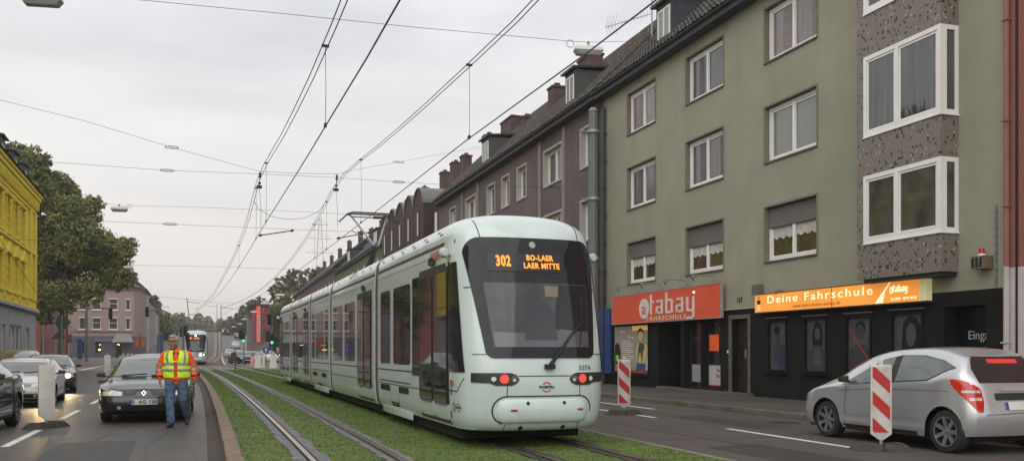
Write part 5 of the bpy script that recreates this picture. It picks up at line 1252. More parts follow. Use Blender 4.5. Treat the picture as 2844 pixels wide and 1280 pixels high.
def make_car(kind, label, pm, loc, rz, group=None, dark_glass=True, lamps=False, plate=None, emblem=None, name='car', detail=True, scale=1.0, gl=None):
    T = TYPES[kind]; L_, W, yf, yr, r = T['L'], T['W'], T['yf'], T['yr'], T['r']
    root = empty(name, (loc[0], loc[1], loc[2] if len(loc) > 2 else 0), rz); tag(root, label, 'car', group)
    Ra = r+.055
    ys = sorted(set([round(L_*i/46, 3) for i in range(47)]+[round(c+Ra*math.cos(R(a)), 3) for c in (yf, yr) for a in range(0, 181, 15)]+[.02, .05, .1, L_-.02, L_-.05, L_-.1]))
    rows = []
    for y in ys:
        e0, e1 = min(y, L_-y), 0
        pl = 1-((.16 if y < L_/2 else .09)*(1-min(e0/.55, 1))**2.2)-.05*(1-min(e0/.1, 1))**2
        pl = max(pl, .5); Wy = W*pl
        base = .20+.05*(1-min(y/.4, 1))+.06*(1-min((L_-y)/.5, 1)); z0 = base; flare = 0
        for c in (yf, yr):
            d = abs(y-c)
            if d < Ra+.001: z0 = max(z0, r+math.sqrt(max(Ra*Ra-d*d, 0)))
            if d < Ra+.12: flare = max(flare, .018*(1-max(0, d-Ra)/.12))
        zb, zt, wt = sinterp(T['zb'], y), sinterp(T['zt'], y), sinterp(T['wt'], y)*min(1, pl*1.03)
        zt = max(zt, zb+.03); zb = max(zb, z0+.08)
        crown = .035; ze = max(zt-crown, zb+.012); pts = []
        for k in range(9):
            t = k/8; z = lerp(z0, zb, t); bz = (z-.2)/(.75)
            x = Wy*(1-.055*(1-min(bz/.25, 1))**2-.035*max(0, bz-.45)**1.3)+flare*(1-t)**.5
            if k == 8: x -= .006
            # shoulder crease
            pts.append((x, z))
        b0 = pts[-1]
        for k in range(1, 7):
            t = k/6; c1 = (lerp(b0[0], wt, .35), lerp(b0[1], ze, .45)); c2 = (wt+.05*min(1, (ze-zb)*4), ze-.015)
            q = [(1-t)**3*b0[i]+3*(1-t)**2*t*c1[i]+3*(1-t)*t*t*c2[i]+t**3*(wt, ze)[i] for i in (0, 1)]; pts.append((q[0], q[1]))
        for k in range(1, 6):
            x = wt*(1-k/5); pts.append((x, ze+(zt-ze)*(1-(x/wt)**2)))
        def sh(x, z):
            yy = y
            if y < .6: yy += (interp(T['nose'], z)+.06*(x/W)**2)*(1-y/.6)
            if y > L_-.9: yy -= (interp(T['tail'], z)+.07*(x/W)**2)*((y-L_+.9)/.9)
            return (x, yy, z)
        rows.append([sh(x, z) for x, z in pts]+[sh(-x, z) for x, z in pts[-2::-1]])
    mb = MB(); mb.grid(rows)
    n = len(rows[0])
    for rw, yi in ((rows[0], 0), (rows[-1], 1)):      # close the ends with strips across
        st = [[tuple(lerp(rw[k][q], rw[n-1-k][q], j/6) if q != 1 else lerp(rw[k][1], rw[n-1-k][1], j/6)+(-1 if yi == 0 else 1)*.05*(1-(2*j/6-1)**2) for q in range(3)) for j in range(7)] for k in range(n//2)]
        st.append([tuple(rw[n//2])]*7); mb.grid(st)
    body = mb.build('body', pm, root, smooth=True, auto=38)
    bv = bvh_of([body])
    mb = MB(); mb.box(-W+.10, .25, .17, W-.10, L_-.25, .45)
    for c in (yf, yr): mb.box(-W+.16, c-Ra+.03, .22, W-.16, c+Ra-.03, r+Ra-.02)
    mb.build('underbody', und, root)
    for c in (yf, yr):
        for s in (-1, 1): wheel_obj(root, s*(W-.105), c, r, s)
    g1 = gl or (cglass if dark_glass else cglass2)
    side = T['side']; bps = T['bp']
    def clip(poly, a, b):
        def cut(p, c, keep):
            out = []
            for i in range(len(p)):
                q0, q1 = p[i], p[(i+1) % len(p)]; i0, i1 = (q0[0] <= c) == keep, (q1[0] <= c) == keep
                if i0: out.append(q0)
                if i0 != i1: t = (c-q0[0])/(q1[0]-q0[0]); out.append((c, lerp(q0[1], q1[1], t)))
            return out
        return cut(cut(poly, a, False) if a is not None else poly, b, True) if b is not None else cut(poly, a, False)
    def D(nm, pts, ax, m, o=.004, **k): return decal(nm, pts, ax, bv, o, m, root, **k)
    for ax in ('-x', '+x'):
        cx0 = sum(p[0] for p in side)/len(side); cz0 = sum(p[1] for p in side)/len(side)
        D('window_trim', [(cx0+(a-cx0)*1.02, cz0+(b-cz0)*1.07) for a, b in side], ax, plastic, .003, step=.12)
        D('side_window', clip(side, None, bps[0]), ax, g1, .006, step=.1); D('side_window', clip(side, bps[1], None), ax, g1, .006, step=.1)
        if detail:
            D('door_gap', strip([(bps[0]+.05, side[0][1]+.05), (bps[0]+.05, .30)], .008), ax, plastic, .003, step=.15); D('door_gap', strip([(yf+Ra+.12, .88), (yf+Ra+.10, .30)], .008), ax, plastic, .003, step=.15)
            D('door_gap', strip([(yr-.08, .95), (yr-Ra-.04, .62)], .008), ax, plastic, .003, step=.15) if kind != 'mono' else None
            D('side_moulding', strip([(yf+Ra+.12, .43), (yr-Ra-.1, .47)], .022), ax, pm if kind == 'mono' else plastic, .010, step=.2)
            D('sill_trim', strip([(yf+Ra+.02, .235), (yr-Ra-.02, .235)], .06), ax, plastic, .004, step=.2)
            s = -1 if ax == '-x' else 1
            mb = MB(); hy = bps[0]-.12; h = bv.ray_cast(Vector((s*5, hy, .84)), Vector((-s, 0, 0)))[0]; mb.tube([(h.x, hy-.09, .845), (h.x+s*.03, hy-.05, .85), (h.x+s*.03, hy+.06, .853), (h.x, hy+.09, .855)], .014, 6); mb.build('door_handle', plastic if kind == 'mono' else pm, root)
        s = -1 if ax == '-x' else 1
        my = side[0][0]+.10; mb = MB(); xa_, za_ = s*(W+.005), side[0][1]+.02; mb.add([(xa_, my-.02, za_), (xa_+s*.17, my, za_+.015), (xa_+s*.175, my+.01, za_+.09), (xa_, my-.02, za_+.11), (xa_, my+.07, za_), (xa_+s*.16, my+.08, za_+.01), (xa_+s*.165, my+.08, za_+.10), (xa_, my+.07, za_+.12)], [(0, 1, 2, 3), (4, 7, 6, 5), (0, 4, 5, 1), (1, 5, 6, 2), (2, 6, 7, 3), (3, 7, 4, 0)]); mb.box(s*(W-.06), my, side[0][1]+.02, s*(W+.04), my+.04, side[0][1]+.06)
        mb.build('mirror', plastic if kind != 'hatch2' else pm, root, bevel=.022)
    # windscreen and rear window as seen from the ends
    ztab = T['zt']
    wsb, wst = {'mono': (1.08, 1.44), 'hatch': (.97, 1.365), 'sedan': (.965, 1.355)}[kind]
    D('windscreen', [(-.68, wsb), (.68, wsb), (.60, lerp(wsb, wst, .6)), (.52, wst), (-.52, wst), (-.60, lerp(wsb, wst, .6))], '-y', g1, .005, step=.08, far=8)
    if kind != 'sedan':
        D('rear_window', [(-.60, 1.0), (.60, 1.0), (.60, 1.20), (.50, 1.37), (-.50, 1.37), (-.60, 1.20)], '+y', g1, .005, step=.08, far=12)
    else:
        D('rear_window', [(-.55, 1.07), (.55, 1.07), (.46, 1.33), (-.46, 1.33)], '+y', g1, .005, step=.08, far=12)
    # front
    fz = .70
    for s in (-1, 1):
        hp = {'mono': [(s*.36, .60), (s*.74, .64), (s*.78, .76), (s*.60, .76), (s*.38, .68)], 'hatch': [(s*.41, .585), (s*.76, .59), (s*.79, .66), (s*.68, .715), (s*.41, .665)], 'sedan': [(s*.42, .57), (s*.76, .58), (s*.78, .68), (s*.55, .70), (s*.42, .66)]}[kind]
        D('headlight', hp if s > 0 else hp[::-1], '-y', lens, .006, step=.06, far=8)
        if lamps: D('lit_bulb', circ(s*(.60), .64, .075, 14), '-y', LAMPW, .012, step=.2, far=8)
        D('indicator', [(s*.76, .60), (s*.795, .60), (s*.80, .66), (s*.765, .68)], '-y', AMBER, .007, step=.1, far=8)
        D('fog_lamp', circ(s*.46, .335, .04, 12), '-y', lens, .008, step=.2, far=8)
    D('grille', [(-.38, .60), (-.13, .585), (.13, .585), (.38, .60), (.38, .675), (-.38, .675)], '-y', plastic, .005, step=.1, far=8)
    for k in range(3):
        for s in (-1, 1): D('grille_bar', strip([(s*.16, .61+k*.022), (s*.37, .615+k*.022)], .008), '-y', pm, .009, step=.1, far=8)
    D('lower_grille', rrect(-.55, .55, .27, .39, .04), '-y', plastic, .005, step=.12, far=8)
    D('bumper_gap', strip([(-.78, .545), (-.4, .565), (.4, .565), (.78, .545)], .008), '-y', plastic, .004, step=.1, far=8); D('bonnet_gap', strip([(-.68, .73), (-.4, .70), (.4, .70), (.68, .73)], .008), '-y', plastic, .004, step=.1, far=8)
    # rear
    for s in (-1, 1):
        if kind == 'mono':
            def wrap(nm, z0, z1, ta, tb, m_, of, n=12):
                rows_ = []
                for i in range(n+1):
                    z = lerp(z0, z1, i/n); rw_ = []
                    for j in range(11):
                        th = R(lerp(interp(ta, z), interp(tb, z), j/10)); dv = Vector((s*math.sin(th), math.cos(th), 0)); o_ = Vector((s*.35, L_-.76, z)); h_ = bv.ray_cast(o_, dv)[0] or (o_+dv*.6); rw_.append(tuple(h_+dv*of))
                    rows_.append(rw_)
                mb = MB(); mb.grid(rows_); return mb.build(nm, m_, root, smooth=True, auto=60)
            ta, tb = [(.60, 27), (.70, 34), (.85, 45), (.97, 55), (1.05, 57)], [(.60, 22), (.75, 20), (.92, 22), (1.0, 32), (1.05, 45)]
            wrap('tail_lamp', .60, 1.05, ta, tb, tailred, .008)
            for z0_, z1_ in ((.865, .90), (.76, .80)): wrap('tail_lamp_band', z0_, z1_, [(0, interp(ta, z0_)-3), (2, interp(ta, z0_)-3)], [(0, interp(tb, z0_)+2), (2, interp(tb, z0_)+2)], lens, .012, 2)
        else:
            q = [(s*.80, .88), (s*.58, .86), (s*.58, .70), (s*.80, .70)]; D('tail_lamp', q if s > 0 else q[::-1], '+y', tailred, .006, step=.08, far=12)
    if kind == 'mono':     # the lamps wrap onto the flanks
        for ax in ('-x', '+x'):
            D('crease_shadow', strip([(yf+.3, .80), (2.0, .86), (3.4, .88)], .010), ax, mat('silver_shadow_line', (.12, .12, .125), rough=.4), .0025, step=.1)
        D('tailgate_trim', rrect(-.40, .40, .76, .86, .02), '+y', plastic, .006, step=.08, far=12); D('tailgate_handle', rrect(-.30, .30, .885, .93, .02), '+y', pm, .03, step=.08, far=12)
        D('brake_light', rrect(-.28, .28, 1.27, 1.33, .02), '+y', mat('red_sticker', (.5, .03, .03), emit=(1, .05, .03), es=.2), .010, step=.08, far=12)
        D('bumper_gap', strip([(-.60, .56), (0, .58), (.60, .56)], .008), '+y', plastic, .004, step=.1, far=12)
    # plates
    for ax, far in (('-y', 8), ('+y', 12)):
        zp = .455 if ax == '-y' else (.68 if kind == 'mono' else .60); f = 1 if ax == '-y' else -1
        pl_ = D('plate', rrect(-.26, .26, zp-.055, zp+.055, .012), ax, platew, .014, step=.2, far=far)
        decal('plate_band', [(x*f, z) for x, z in rrect(-.26, -.215, zp-.053, zp+.053, .01)], ax, bv, .017, eublue, pl_, step=.2, far=far)
        if plate:
            me = text_mesh(plate, .105, depth=0, bold=.002, space=1.05)
            for v in me.vertices:
                X, Z_ = (v.co.x+.02)*f, v.co.y+zp; h = bv.ray_cast(Vector((X, -far if f > 0 else far+6, Z_)), Vector((0, f, 0))); v.co = (X, h[0].y-.020*f, Z_)
            me.materials.append(mat('plate_black', (.02, .02, .02))); t = bpy.data.objects.new('lettering', me); col.objects.link(t); t.parent = pl_
    if emblem == 'diamond':
        D('grille_shield', [(-.18, .56), (.18, .56), (.11, .70), (-.11, .70)], '-y', pm, .010, step=.1, far=8)
        q = [(0, .575), (.05, .635), (0, .695), (-.05, .635)]; q2 = [(0, .605), (.024, .635), (0, .665), (-.024, .635)]
        D('emblem', q, '-y', CHROME, .020, step=.2, far=8); D('emblem_centre', q2, '-y', plastic, .024, step=.2, far=8)
    if emblem == 'ring':
        D('emblem', circ(0, .645, .06, 18), '-y', CHROME, .020, step=.2, far=8); D('emblem_centre', circ(0, .645, .046, 18), '-y', plastic, .023, step=.2, far=8)
        D('emblem', strip([(-.034, .675), (-.012, .615), (0, .650), (.012, .615), (.034, .675)], .011), '-y', CHROME, .027, step=.2, far=8)
    for s, x_ in ((1, .05), (-1, -.55)):
        mb = MB(); 
        p0, p1 = [bv.ray_cast(Vector((x, -8, z)), Vector((0, 1, 0)))[0] for x, z in ((x_+.02, wsb+.01), (x_+.52, wsb+.045))]
        mb.tube([p0+Vector((0, -.02, .01)), p1+Vector((0, -.02, .01))], .010, 5); mb.build('wiper', RUBBER, root)
    return root
silver = paintm('paint_silver', (.56, .565, .58), rough=.28, metal=.62)
# silver monospace on the right lane, driving away
PA, PB = Vector((9.81, 12.84)), Vector((9.90, 10.20))
acar = make_car('mono', 'silver compact car with red tail lamps driving past at the right', silver, (0, 0), PI, plate='', dark_glass=True, gl=mat('car_glass_green', (.055, .068, .066), rough=.03, var=.45, scale=2.0, spec=1.0, coat=.7))
acar.rotation_euler.z = PI+R(1.0); acar.location = (10.66, 12.84+.79, 0)
for ch in kids(acar):
    if ch.name.startswith('rear_window'): ch.data.materials[0] = cglass
meg = make_car('hatch', 'dark grey hatchback with chrome diamond badge behind the walking man', paintm('paint_graphite', (.024, .023, .025), rough=.25, metal=.15), (-1.40, 19.55), R(0), dark_glass=False, plate='E  AG 128', emblem='diamond')
golf = make_car('hatch', 'white-silver hatchback with round badge and yellow headlamp glow in the left lane', paintm('paint_pale_silver', (.62, .62, .60), rough=.3, metal=.15), (-4.93, 25.9), R(3.5), dark_glass=True, lamps=False, plate='BO  S 674', emblem='ring', gl=mat('car_glass_blue', (.08, .09, .105), rough=.03, var=.3, spec=1, coat=.7))
blk = make_car('sedan', 'glossy black saloon at the left edge of the picture, its tail beside the white post', paintm('paint_black', (.012, .012, .014), rough=.15), (-4.56, 16.05), R(0), dark_glass=False)
dkc = make_car('hatch', 'dark purple-grey car with bright headlamp behind the pale hatchback', paintm('paint_plum', (.045, .038, .045), rough=.25, metal=.3), (-5.45, 34.0), R(8), lamps=True, dark_glass=False)
gr2 = make_car('hatch', 'grey car waiting right behind the dark grey hatchback', paintm('paint_mid_grey', (.16, .165, .17), rough=.3, metal=.4), (-1.95, 28.8), R(1), dark_glass=False)
bro = make_car('mono', 'beige-brown car at the far left kerb with dark window reflections', paintm('paint_beige', (.30, .25, .20), rough=.3, metal=.3), (-8.2, 41.5), R(0), dark_glass=False)
tur = None and make_car('hatch', 'brown car turning at the crossing behind the parked cars', paintm('paint_brown', (.09, .07, .055), rough=.3, metal=.3), (-9.9, 38), R(3), dark_glass=False)
meg.scale = (1, 1, .94); golf.scale = (1, 1, .88); dkc.scale = (1, 1, .93); gr2.scale = (1, 1, .95)
# golf headlamp glow (one lit)
for cc, sx in ((golf, -1),):
    b_ = [c for c in kids(cc) if c.name.startswith('body')][0]; decal('lit_bulb', circ(sx*.60, .64, .075, 14), '-y', bvh_of([b_]), .012, LAMPW, cc, step=.2, far=8); decal('lit_bulb', circ(sx*.46, .335, .05, 14), '-y', bvh_of([b_]), .012, LAMPW, cc, step=.2, far=8)
for cc in (golf, dkc):
    ld = bpy.data.lights.new('headlamp_light', 'SPOT'); ld.energy = 55; ld.spot_size = R(70); ld.spot_blend = .6; ld.color = (1, .68, .32); ld.shadow_soft_size = .06
    lo = bpy.data.objects.new('headlamp_light', ld); col.objects.link(lo); lo.parent = cc; lo.location = (.60, -.10, .62); lo.rotation_euler = (R(66), 0, PI)
# far cars on the rising street
fk = [(592, 892, 'red car driving away on the far street', (.30, .04, .05), 118), (578, 872, 'pale silver car on the far rising street, middle of three', (.45, .45, .46), 158), (592, 860, 'white car further up the far street', (.6, .6, .6), 200), (596, 852, 'dark red car at the top of the far street', (.14, .03, .04), 250), (566, 848, 'dark car with lit headlamps coming down the far street', (.04, .04, .045), 300)]
for i, (x, y, lab, c, Y) in enumerate(fk):
    a, b = ray(x); X = a/b*Y
    c_ = make_car('hatch', lab, paintm('paint_far%d' % i, c), (X, Y, hz(Y)), PI if i < 4 else 0, detail=False, lamps=(i == 4), group='cars on the far street')
fk2 = [(622, 'black car parked beside the far right pavement', (.02, .02, .022), 104, 0), (652, 'dark estate car parked behind the far signal post', (.05, .055, .06), 108, 0), (688, 'white van-like car beyond the white barriers', (.55, .55, .55), 112, 0)]
for i, (x, lab, c, Y, rz) in enumerate(fk2):
    a, b = ray(x); X = a/b*Y
    make_car('mono' if i != 1 else 'hatch', lab, paintm('paint_fark%d' % i, c), (X, Y, hz(Y)), rz+R(15), detail=False, group='cars parked beyond the crossing')

# ------------------------------------------------------------------ traffic beacons
bgrey = mat('beacon_back', (.70, .68, .62), rough=.55, var=.06, scale=5, grime=(.58, .55, .49), gs=3)
bfr = mat('beacon_frame', (.60, .58, .52), rough=.5, var=.1, scale=8, grime=(.42, .38, .32), gs=4)
bwht = mat('beacon_white', (.55, .53, .49), rough=.35, var=.12, scale=7, grime=(.40, .37, .32), gs=4)
foot = mat('rubber_foot', (.052, .045, .040), rough=.9, var=.35, scale=7, bump=.6, bscale=30)
def beacon(name, label, loc, rz, striped, H_=1.0, rzf=None):
    root = empty(name, (loc[0], loc[1], 0), rz); tag(root, label, 'traffic beacon')
    mb = MB(); a, b = .40, .20     # base: long bevelled rubber foot along x
    for x0, x1 in ((-.42, -.02), (.02, .42)):
        mb.add([(x0, -b, 0), (x1, -b, 0), (x1, b, 0), (x0, b, 0), (x0+(.10 if x0 < -.1 else 0), -b+.05, .10), (x1-(.10 if x1 > .1 else 0), -b+.05, .10), (x1-(.10 if x1 > .1 else 0), b-.05, .10), (x0+(.10 if x0 < -.1 else 0), b-.05, .10)],
               [(0, 3, 2, 1), (4, 5, 6, 7), (0, 1, 5, 4), (1, 2, 6, 5), (2, 3, 7, 6), (3, 0, 4, 7)])
    mb.box(-.03, -b+.03, .0, .03, b-.03, .07); mb.box(-.3, -.12, .10, -.18, .12, .112); mb.box(.18, -.12, .10, .3, .12, .112)
    f = mb.build('foot', foot, root)
    if rzf is not None: f.rotation_euler.z = rzf
    mb = MB(); mb.tube([(0, 0, .08), (0, 0, .30)], .022, 8); mb.build('post', STEEL, root)
    mb = MB(); w_ = .145; z0, z1 = .24, .24+H_
    out_ = [(-w_, z0), (-.02, z0-.09), (.02, z0-.09), (w_, z0), (w_, z1), (w_-.012, z1+.012), (-w_+.012, z1+.012), (-w_, z1)]
    mb.prism(out_, -.03, .03, 'y'); mb.prism([(-.028, z1+.01), (.028, z1+.01), (.028, z1+.08), (-.028, z1+.08)], -.02, .02, 'y'); bd = mb.build('board', bfr if striped else bgrey, root, bevel=.006)
    if striped:
        mb = MB(); e = .02; mb.prism([(-w_+e, z0+e), (w_-e, z0+e), (w_-e, z1-e), (-w_+e, z1-e)], -.034, -.0305, 'y'); sh_ = mb.build('sheeting', bwht, bd)
        X0, X1, Z0, Z1 = -w_+e+.006, w_-e-.006, z0+e+.006, z1-e-.006
        def cl(poly):
            def cut(p, f):
                o = []
                for i in range(len(p)):
                    a, b = p[i], p[(i+1) % len(p)]; fa, fb = f(a), f(b)
                    if fa >= 0: o.append(a)
                    if fa*fb < 0: t = fa/(fa-fb); o.append((lerp(a[0], b[0], t), lerp(a[1], b[1], t)))
                return o
            for f in (lambda p: p[0]-X0, lambda p: X1-p[0], lambda p: p[1]-Z0, lambda p: Z1-p[1]):
                poly = cut(poly, f)
                if not poly: return poly
            return poly
        per = .385
        for k in range(4):      # stripes falling to the right
            zt_ = Z1+.02-k*per+.03
            p = cl([(X0-.01, zt_), (X1+.01, zt_-.255), (X1+.01, zt_-.255-.19), (X0-.01, zt_-.19)])
            if len(p) > 2: mb = MB(); mb.prism(p, -.0375, -.0342, 'y'); mb.build('red_stripe', REDP, bd)
    return root
p1 = G(1570, 1042); beacon('traffic_beacon', 'red and white striped traffic beacon on grey foot between tram and driving school door', p1, R(-24), True, rzf=R(10))
p2 = G(2216, 1132); beacon('traffic_beacon', 'red and white striped traffic beacon in front of the silver car', p2, R(-30), True, rzf=R(6))
p3 = G(117, 1075); beacon('traffic_beacon', 'plain pale back of a traffic beacon on a grey foot beside the black car', p3, R(28), False, H_=.93, rzf=R(32))
p4 = G(270, 962); beacon('traffic_beacon', 'plain pale traffic beacon behind the dark grey hatchback', p4, R(25), False)
# ------------------------------------------------------------------ left side buildings
yel = mat('yellow_stucco', (.84, .68, .06), rough=.85, var=.10, scale=2, bump=.3, bscale=30, grime=(.74, .57, .07), gs=.8)
greyp = mat('grey_plaster_base', (.42, .42, .425), rough=.85, var=.12, grime=(.32, .32, .315), gs=.7)
yu = Vector((.0414, -1)).normalized()
LF = Fac((-12.25, 71.3, 0), (yu.x, yu.y), (-yu.y, yu.x))
yh = empty('yellow_house'); tag(yh, 'ornate bright yellow stucco house with grey ground floor and dark mansard roof', 'house')
hs = []; LEN = 62; k = 0
while 6+2.7*k < LEN-1:
    c = 6+2.7*k
    for v0, v1 in ((5.15, 7.1), (8.55, 10.5)): hs.append((c-.55, c+.55, v0, v1, .22))
    k += 1
shops = [(3.0, 4.6, .2, 3.0, .2), (6.2, 10.8, .6, 3.05, .25), (12.2, 13.4, .2, 3.0, .3), (15, 20, .6, 3.05, .25), (22, 27, .6, 3.05, .25), (29, 30.3, .2, 3, .3), (32, 37, .6, 3.05, .25), (40, 45, .6, 3.05, .25)]
mb = LF.mb(); LF.wall(mb, 0, LEN, 4.3, 12.4, hs, mi=0); LF.wall(mb, 0, LEN, -.2, 4.3, shops, mi=1, w=.03)
mb.box(0, -.2, -11, LEN, 12.4, -10.9, 0); mb.quad((0, -.2, 0), (0, 12.4, 0), (0, 12.4, -11), (0, -.2, -11), 0); mb.quad((LEN, -.2, 0), (LEN, 12.4, 0), (LEN, 12.4, -11), (LEN, -.2, -11), 0)
mb.build('wall', [yel, greyp], yh, fix=False)
for h in hs:
    wo = win(LF, yh, h[0]+.01, h[1]-.01, h[2]+.01, h[3]-.01, .2, frw if False else yel, curt['olive'], leaves=1, fr=.10, sash=0, transom=.55)
    mb = LF.mb(); a, b, c, d = h[:4]; e = .2
    mb.box(a-e, c-.12, .002, a-.002, d+.05, .09); mb.box(b+.002, c-.12, .002, b+e, d+.05, .09); mb.box(a-e-.08, c-.24, .002, b+e+.08, c-.13, .18)
    for q in (.3, .75, 1.2, 1.65): mb.box(a-e-.04, c+q, .09, a-.01, c+q+.16, .13); mb.box(b+.01, c+q, .09, b+e+.04, c+q+.16, .13)
    if d < 8: mb.prism([(a-e-.15, d+.12), (b+e+.15, d+.12), ((a+b)/2, d+.85)], .002, .22, 'z'); mb.box(a-e-.1, d+.052, .002, b+e+.1, d+.118, .16)
    else: mb.box(a-e-.12, d+.10, .002, b+e+.12, d+.28, .24); mb.box(a-.1, d+.3, .002, b+.1, d+.52, .06)
    mb.build('window_surround', yel, wo)
mb = LF.mb()
for v0, v1, w_ in ((4.30, 4.42, .22), (4.42, 4.95, .06), (4.95, 5.05, .14), (8.12, 8.26, .16), (11.05, 11.2, .12), (11.7, 11.95, .28), (11.95, 12.2, .4), (12.2, 12.4, .5)): mb.box(-.02, v0, .031, LEN, v1, w_)
x = .3
while x < LEN: mb.box(x, 11.3, .03, x+.18, 11.7, .3); x += .55
for k in range(24): c = 4.65+2.7*k; mb.prism([(c+.22*math.cos(R(a)), 4.68+.18*math.sin(R(a))) for a in range(0, 360, 40)], .06, .16, 'z')
mb.build('cornice', yel, yh)
mb = LF.mb()
for u in (.15, 2.3): mb.box(u, 5.06, .002, u+.7, 8.1, .14); mb.box(u, 8.27, .002, u+.7, 11.04, .14)
mb.build('pilaster', yel, yh)
mb = LF.mb(); mb.box(-.02, 4.12, .032, LEN, 4.295, .3); mb.build('ledge', greyp, yh)
for h in shops:
    mb = LF.mb(); a, b, c, d = h[:4]; w0, w1 = -.18, -.1; e = .09; n = max(1, int((b-a)/1.4))
    mb.box(a, c, w0, a+e, d, w1); mb.box(b-e, c, w0, b, d, w1); mb.box(a+e, c, w0, b-e, c+e, w1); mb.box(a+e, d-e, w0, b-e, d, w1)
    for i in range(1, n): u = a+(b-a)*i/n; mb.box(u-.05, c+e, w0+.002, u+.05, d-e, w1)
    o = mb.build('shop_window', frw, yh); mb = LF.mb(); mb.box(a+.04, c+.04, w0+.02, b-.04, d-.04, w0+.03); mb.build('pane', curt['grey'], o)
mb = LF.mb(); mb.add([(-.1, 12.4, .63), (LEN, 12.4, .63), (LEN, 13.6, -1.6), (.6, 13.6, -1.6), (LEN, 14.6, -6), (.6, 14.6, -6), (LEN, 12.4, -11.4), (-.3, 12.4, -11.4)], [(0, 1, 2, 3), (3, 2, 4, 5), (5, 4, 6, 7), (0, 3, 5, 7), (1, 2, 4, 6)]); mb.build('roof', slate, yh)
for u in (6.8, 10.8, 15, 21, 27, 33, 39): dormer(LF, yh, u-.7, u+.7, 12.2, 13.25, .35, -1.5, slate, mat('dormer_frame', (.10, .10, .10)), curt['black'], slate)
# row beyond the crossing, left side
def plane(p, q): 
    d = (Vector(p)-Vector(q)); d.normalize(); return Fac((q[0], q[1], 0), (d.x, d.y), (-d.y if -d.y > 0 else d.y*-1, d.x)), (Vector(p)-Vector(q)).length
pinkm = mat('pink_render', (.33, .115, .105), rough=.9, var=.1)
F1, l1 = plane((-15.6, 93), (-17.3, 112)); simple_house('pink_house', 'salmon pink house with white windows beyond the yellow one', F1, 0, l1, 12.5, pinkm, ((1.0, 2.6), (4.2, 5.9), (7.3, 9.0), (10, 11.5)), nwin=7, ww=1.3)
F1, l1 = plane((-17.3, 112.1), (-18.2, 122)); simple_house('grey_house', 'pale lilac-grey house between the two pink facades', F1, 0, l1, 13, mat('lilac_grey', (.20, .19, .22), var=.08), ((4.4, 6.0), (7.5, 9.2), (10.5, 12)), nwin=3, ww=1.2)
F1, l1 = plane((-18.2, 122.1), (-19.8, 138)); simple_house('pink_house', 'second salmon pink facade with tall windows beside the brown pipe', F1, 0, l1, 12.5, pinkm, ((1.0, 2.6), (4.2, 5.9), (7.3, 9.0)), nwin=5, ww=1.3)
F1, l1 = plane((-19.8, 138.1), (-20.6, 146)); simple_house('cream_house', 'narrow cream facade left of the corner house', F1, 0, l1, 13, mat('cream_render', (.42, .38, .26), var=.08), ((4.4, 6.0), (7.5, 9.2)), nwin=2, ww=1.2)
# corner house
cm_ = mat('dusty_pink_render', (.36, .26, .24), rough=.9, var=.06); cbase = mat('violet_grey_base', (.12, .112, .14), rough=.8, var=.1)
CF = Fac((-23.2, 158.5, 0), (1, 0), (0, -1)); ch = empty('corner_house'); tag(ch, 'dusty pink corner house with violet-grey ground floor and sloping door canopy', 'house')
def cxu(x): return PY(x, 800, 158.5).x+23.2
hs = [(cxu(a)-.1, cxu(b)+.1, v0, v1, .18) for a, b in ((201, 213), (234, 252), (276, 294), (318, 326)) for v0, v1 in ((4.95, 6.75), (8.1, 9.8))]
e1 = cxu(337)
lows = [(cxu(201), cxu(212), 1.1, 2.9, .2), (cxu(240), cxu(254), 1.1, 2.9, .2), (cxu(292), cxu(306), .1, 2.6, .3)]
mb = CF.mb(); CF.wall(mb, -1, e1, 3.85, 11.8, hs, mi=0); CF.wall(mb, -1, e1, -.3, 3.85, lows, mi=1, w=.03)
c2 = (e1+.9, -1.6)
for v0, v1, m_ in ((3.85, 11.8, 0), (-.3, 3.85, 1)): mb.quad((e1, v0, 0), (c2[0], v0, c2[1]), (c2[0], v1, c2[1]), (e1, v1, 0), m_); mb.quad((c2[0], v0, c2[1]), (c2[0]+.1, v0, -13), (c2[0]+.1, v1, -13), (c2[0], v1, c2[1]), m_)
for h in lows: mb.quad((h[0], h[2], -.17), (h[1], h[2], -.17), (h[1], h[3], -.17), (h[0], h[3], -.17), 2)
mb.build('wall', [cm_, cbase, DARK], ch, fix=False)
for h in hs:
    wo = win(CF, ch, *h[:4], .16, frw, curt['dark'], leaves=1, fr=.08, sash=0, transom=(h[3]-h[2])*.42 if h[1]-h[0] > .9 else None); mb = CF.mb(); mb.box(h[0]-.12, h[2]-.16, .002, h[1]+.12, h[2]-.01, .15); mb.box(h[0]-.1, h[3]+.01, .002, h[1]+.1, h[3]+.12, .08); mb.build('sill', frw, wo)
mb = CF.mb(); mb.box(-1, 4.45, .002, e1, 4.62, .10); mb.box(-1, 11.3, .002, e1, 11.8, .25); mb.box(cxu(214), 4.7, .002, cxu(217), 11.3, .12); mb.build('band', mat('pink_band', (.21, .14, .13)), ch)
mb = CF.mb(); mb.add([(-1.4, 11.8, .5), (e1+.3, 11.8, .5), (c2[0]+.5, 11.8, c2[1]+.2), (c2[0]+.6, 11.8, -13), (-1.4, 11.8, -13), (-1, 12.8, -2.5), (e1-.8, 12.9, -2.5), (c2[0]-1.8, 13.1, -13), (-1, 13.1, -13)], [(0, 1, 6, 5), (1, 2, 6), (2, 3, 7, 6), (5, 6, 7, 8), (0, 5, 8, 4)]); mb.build('roof', slate, ch)
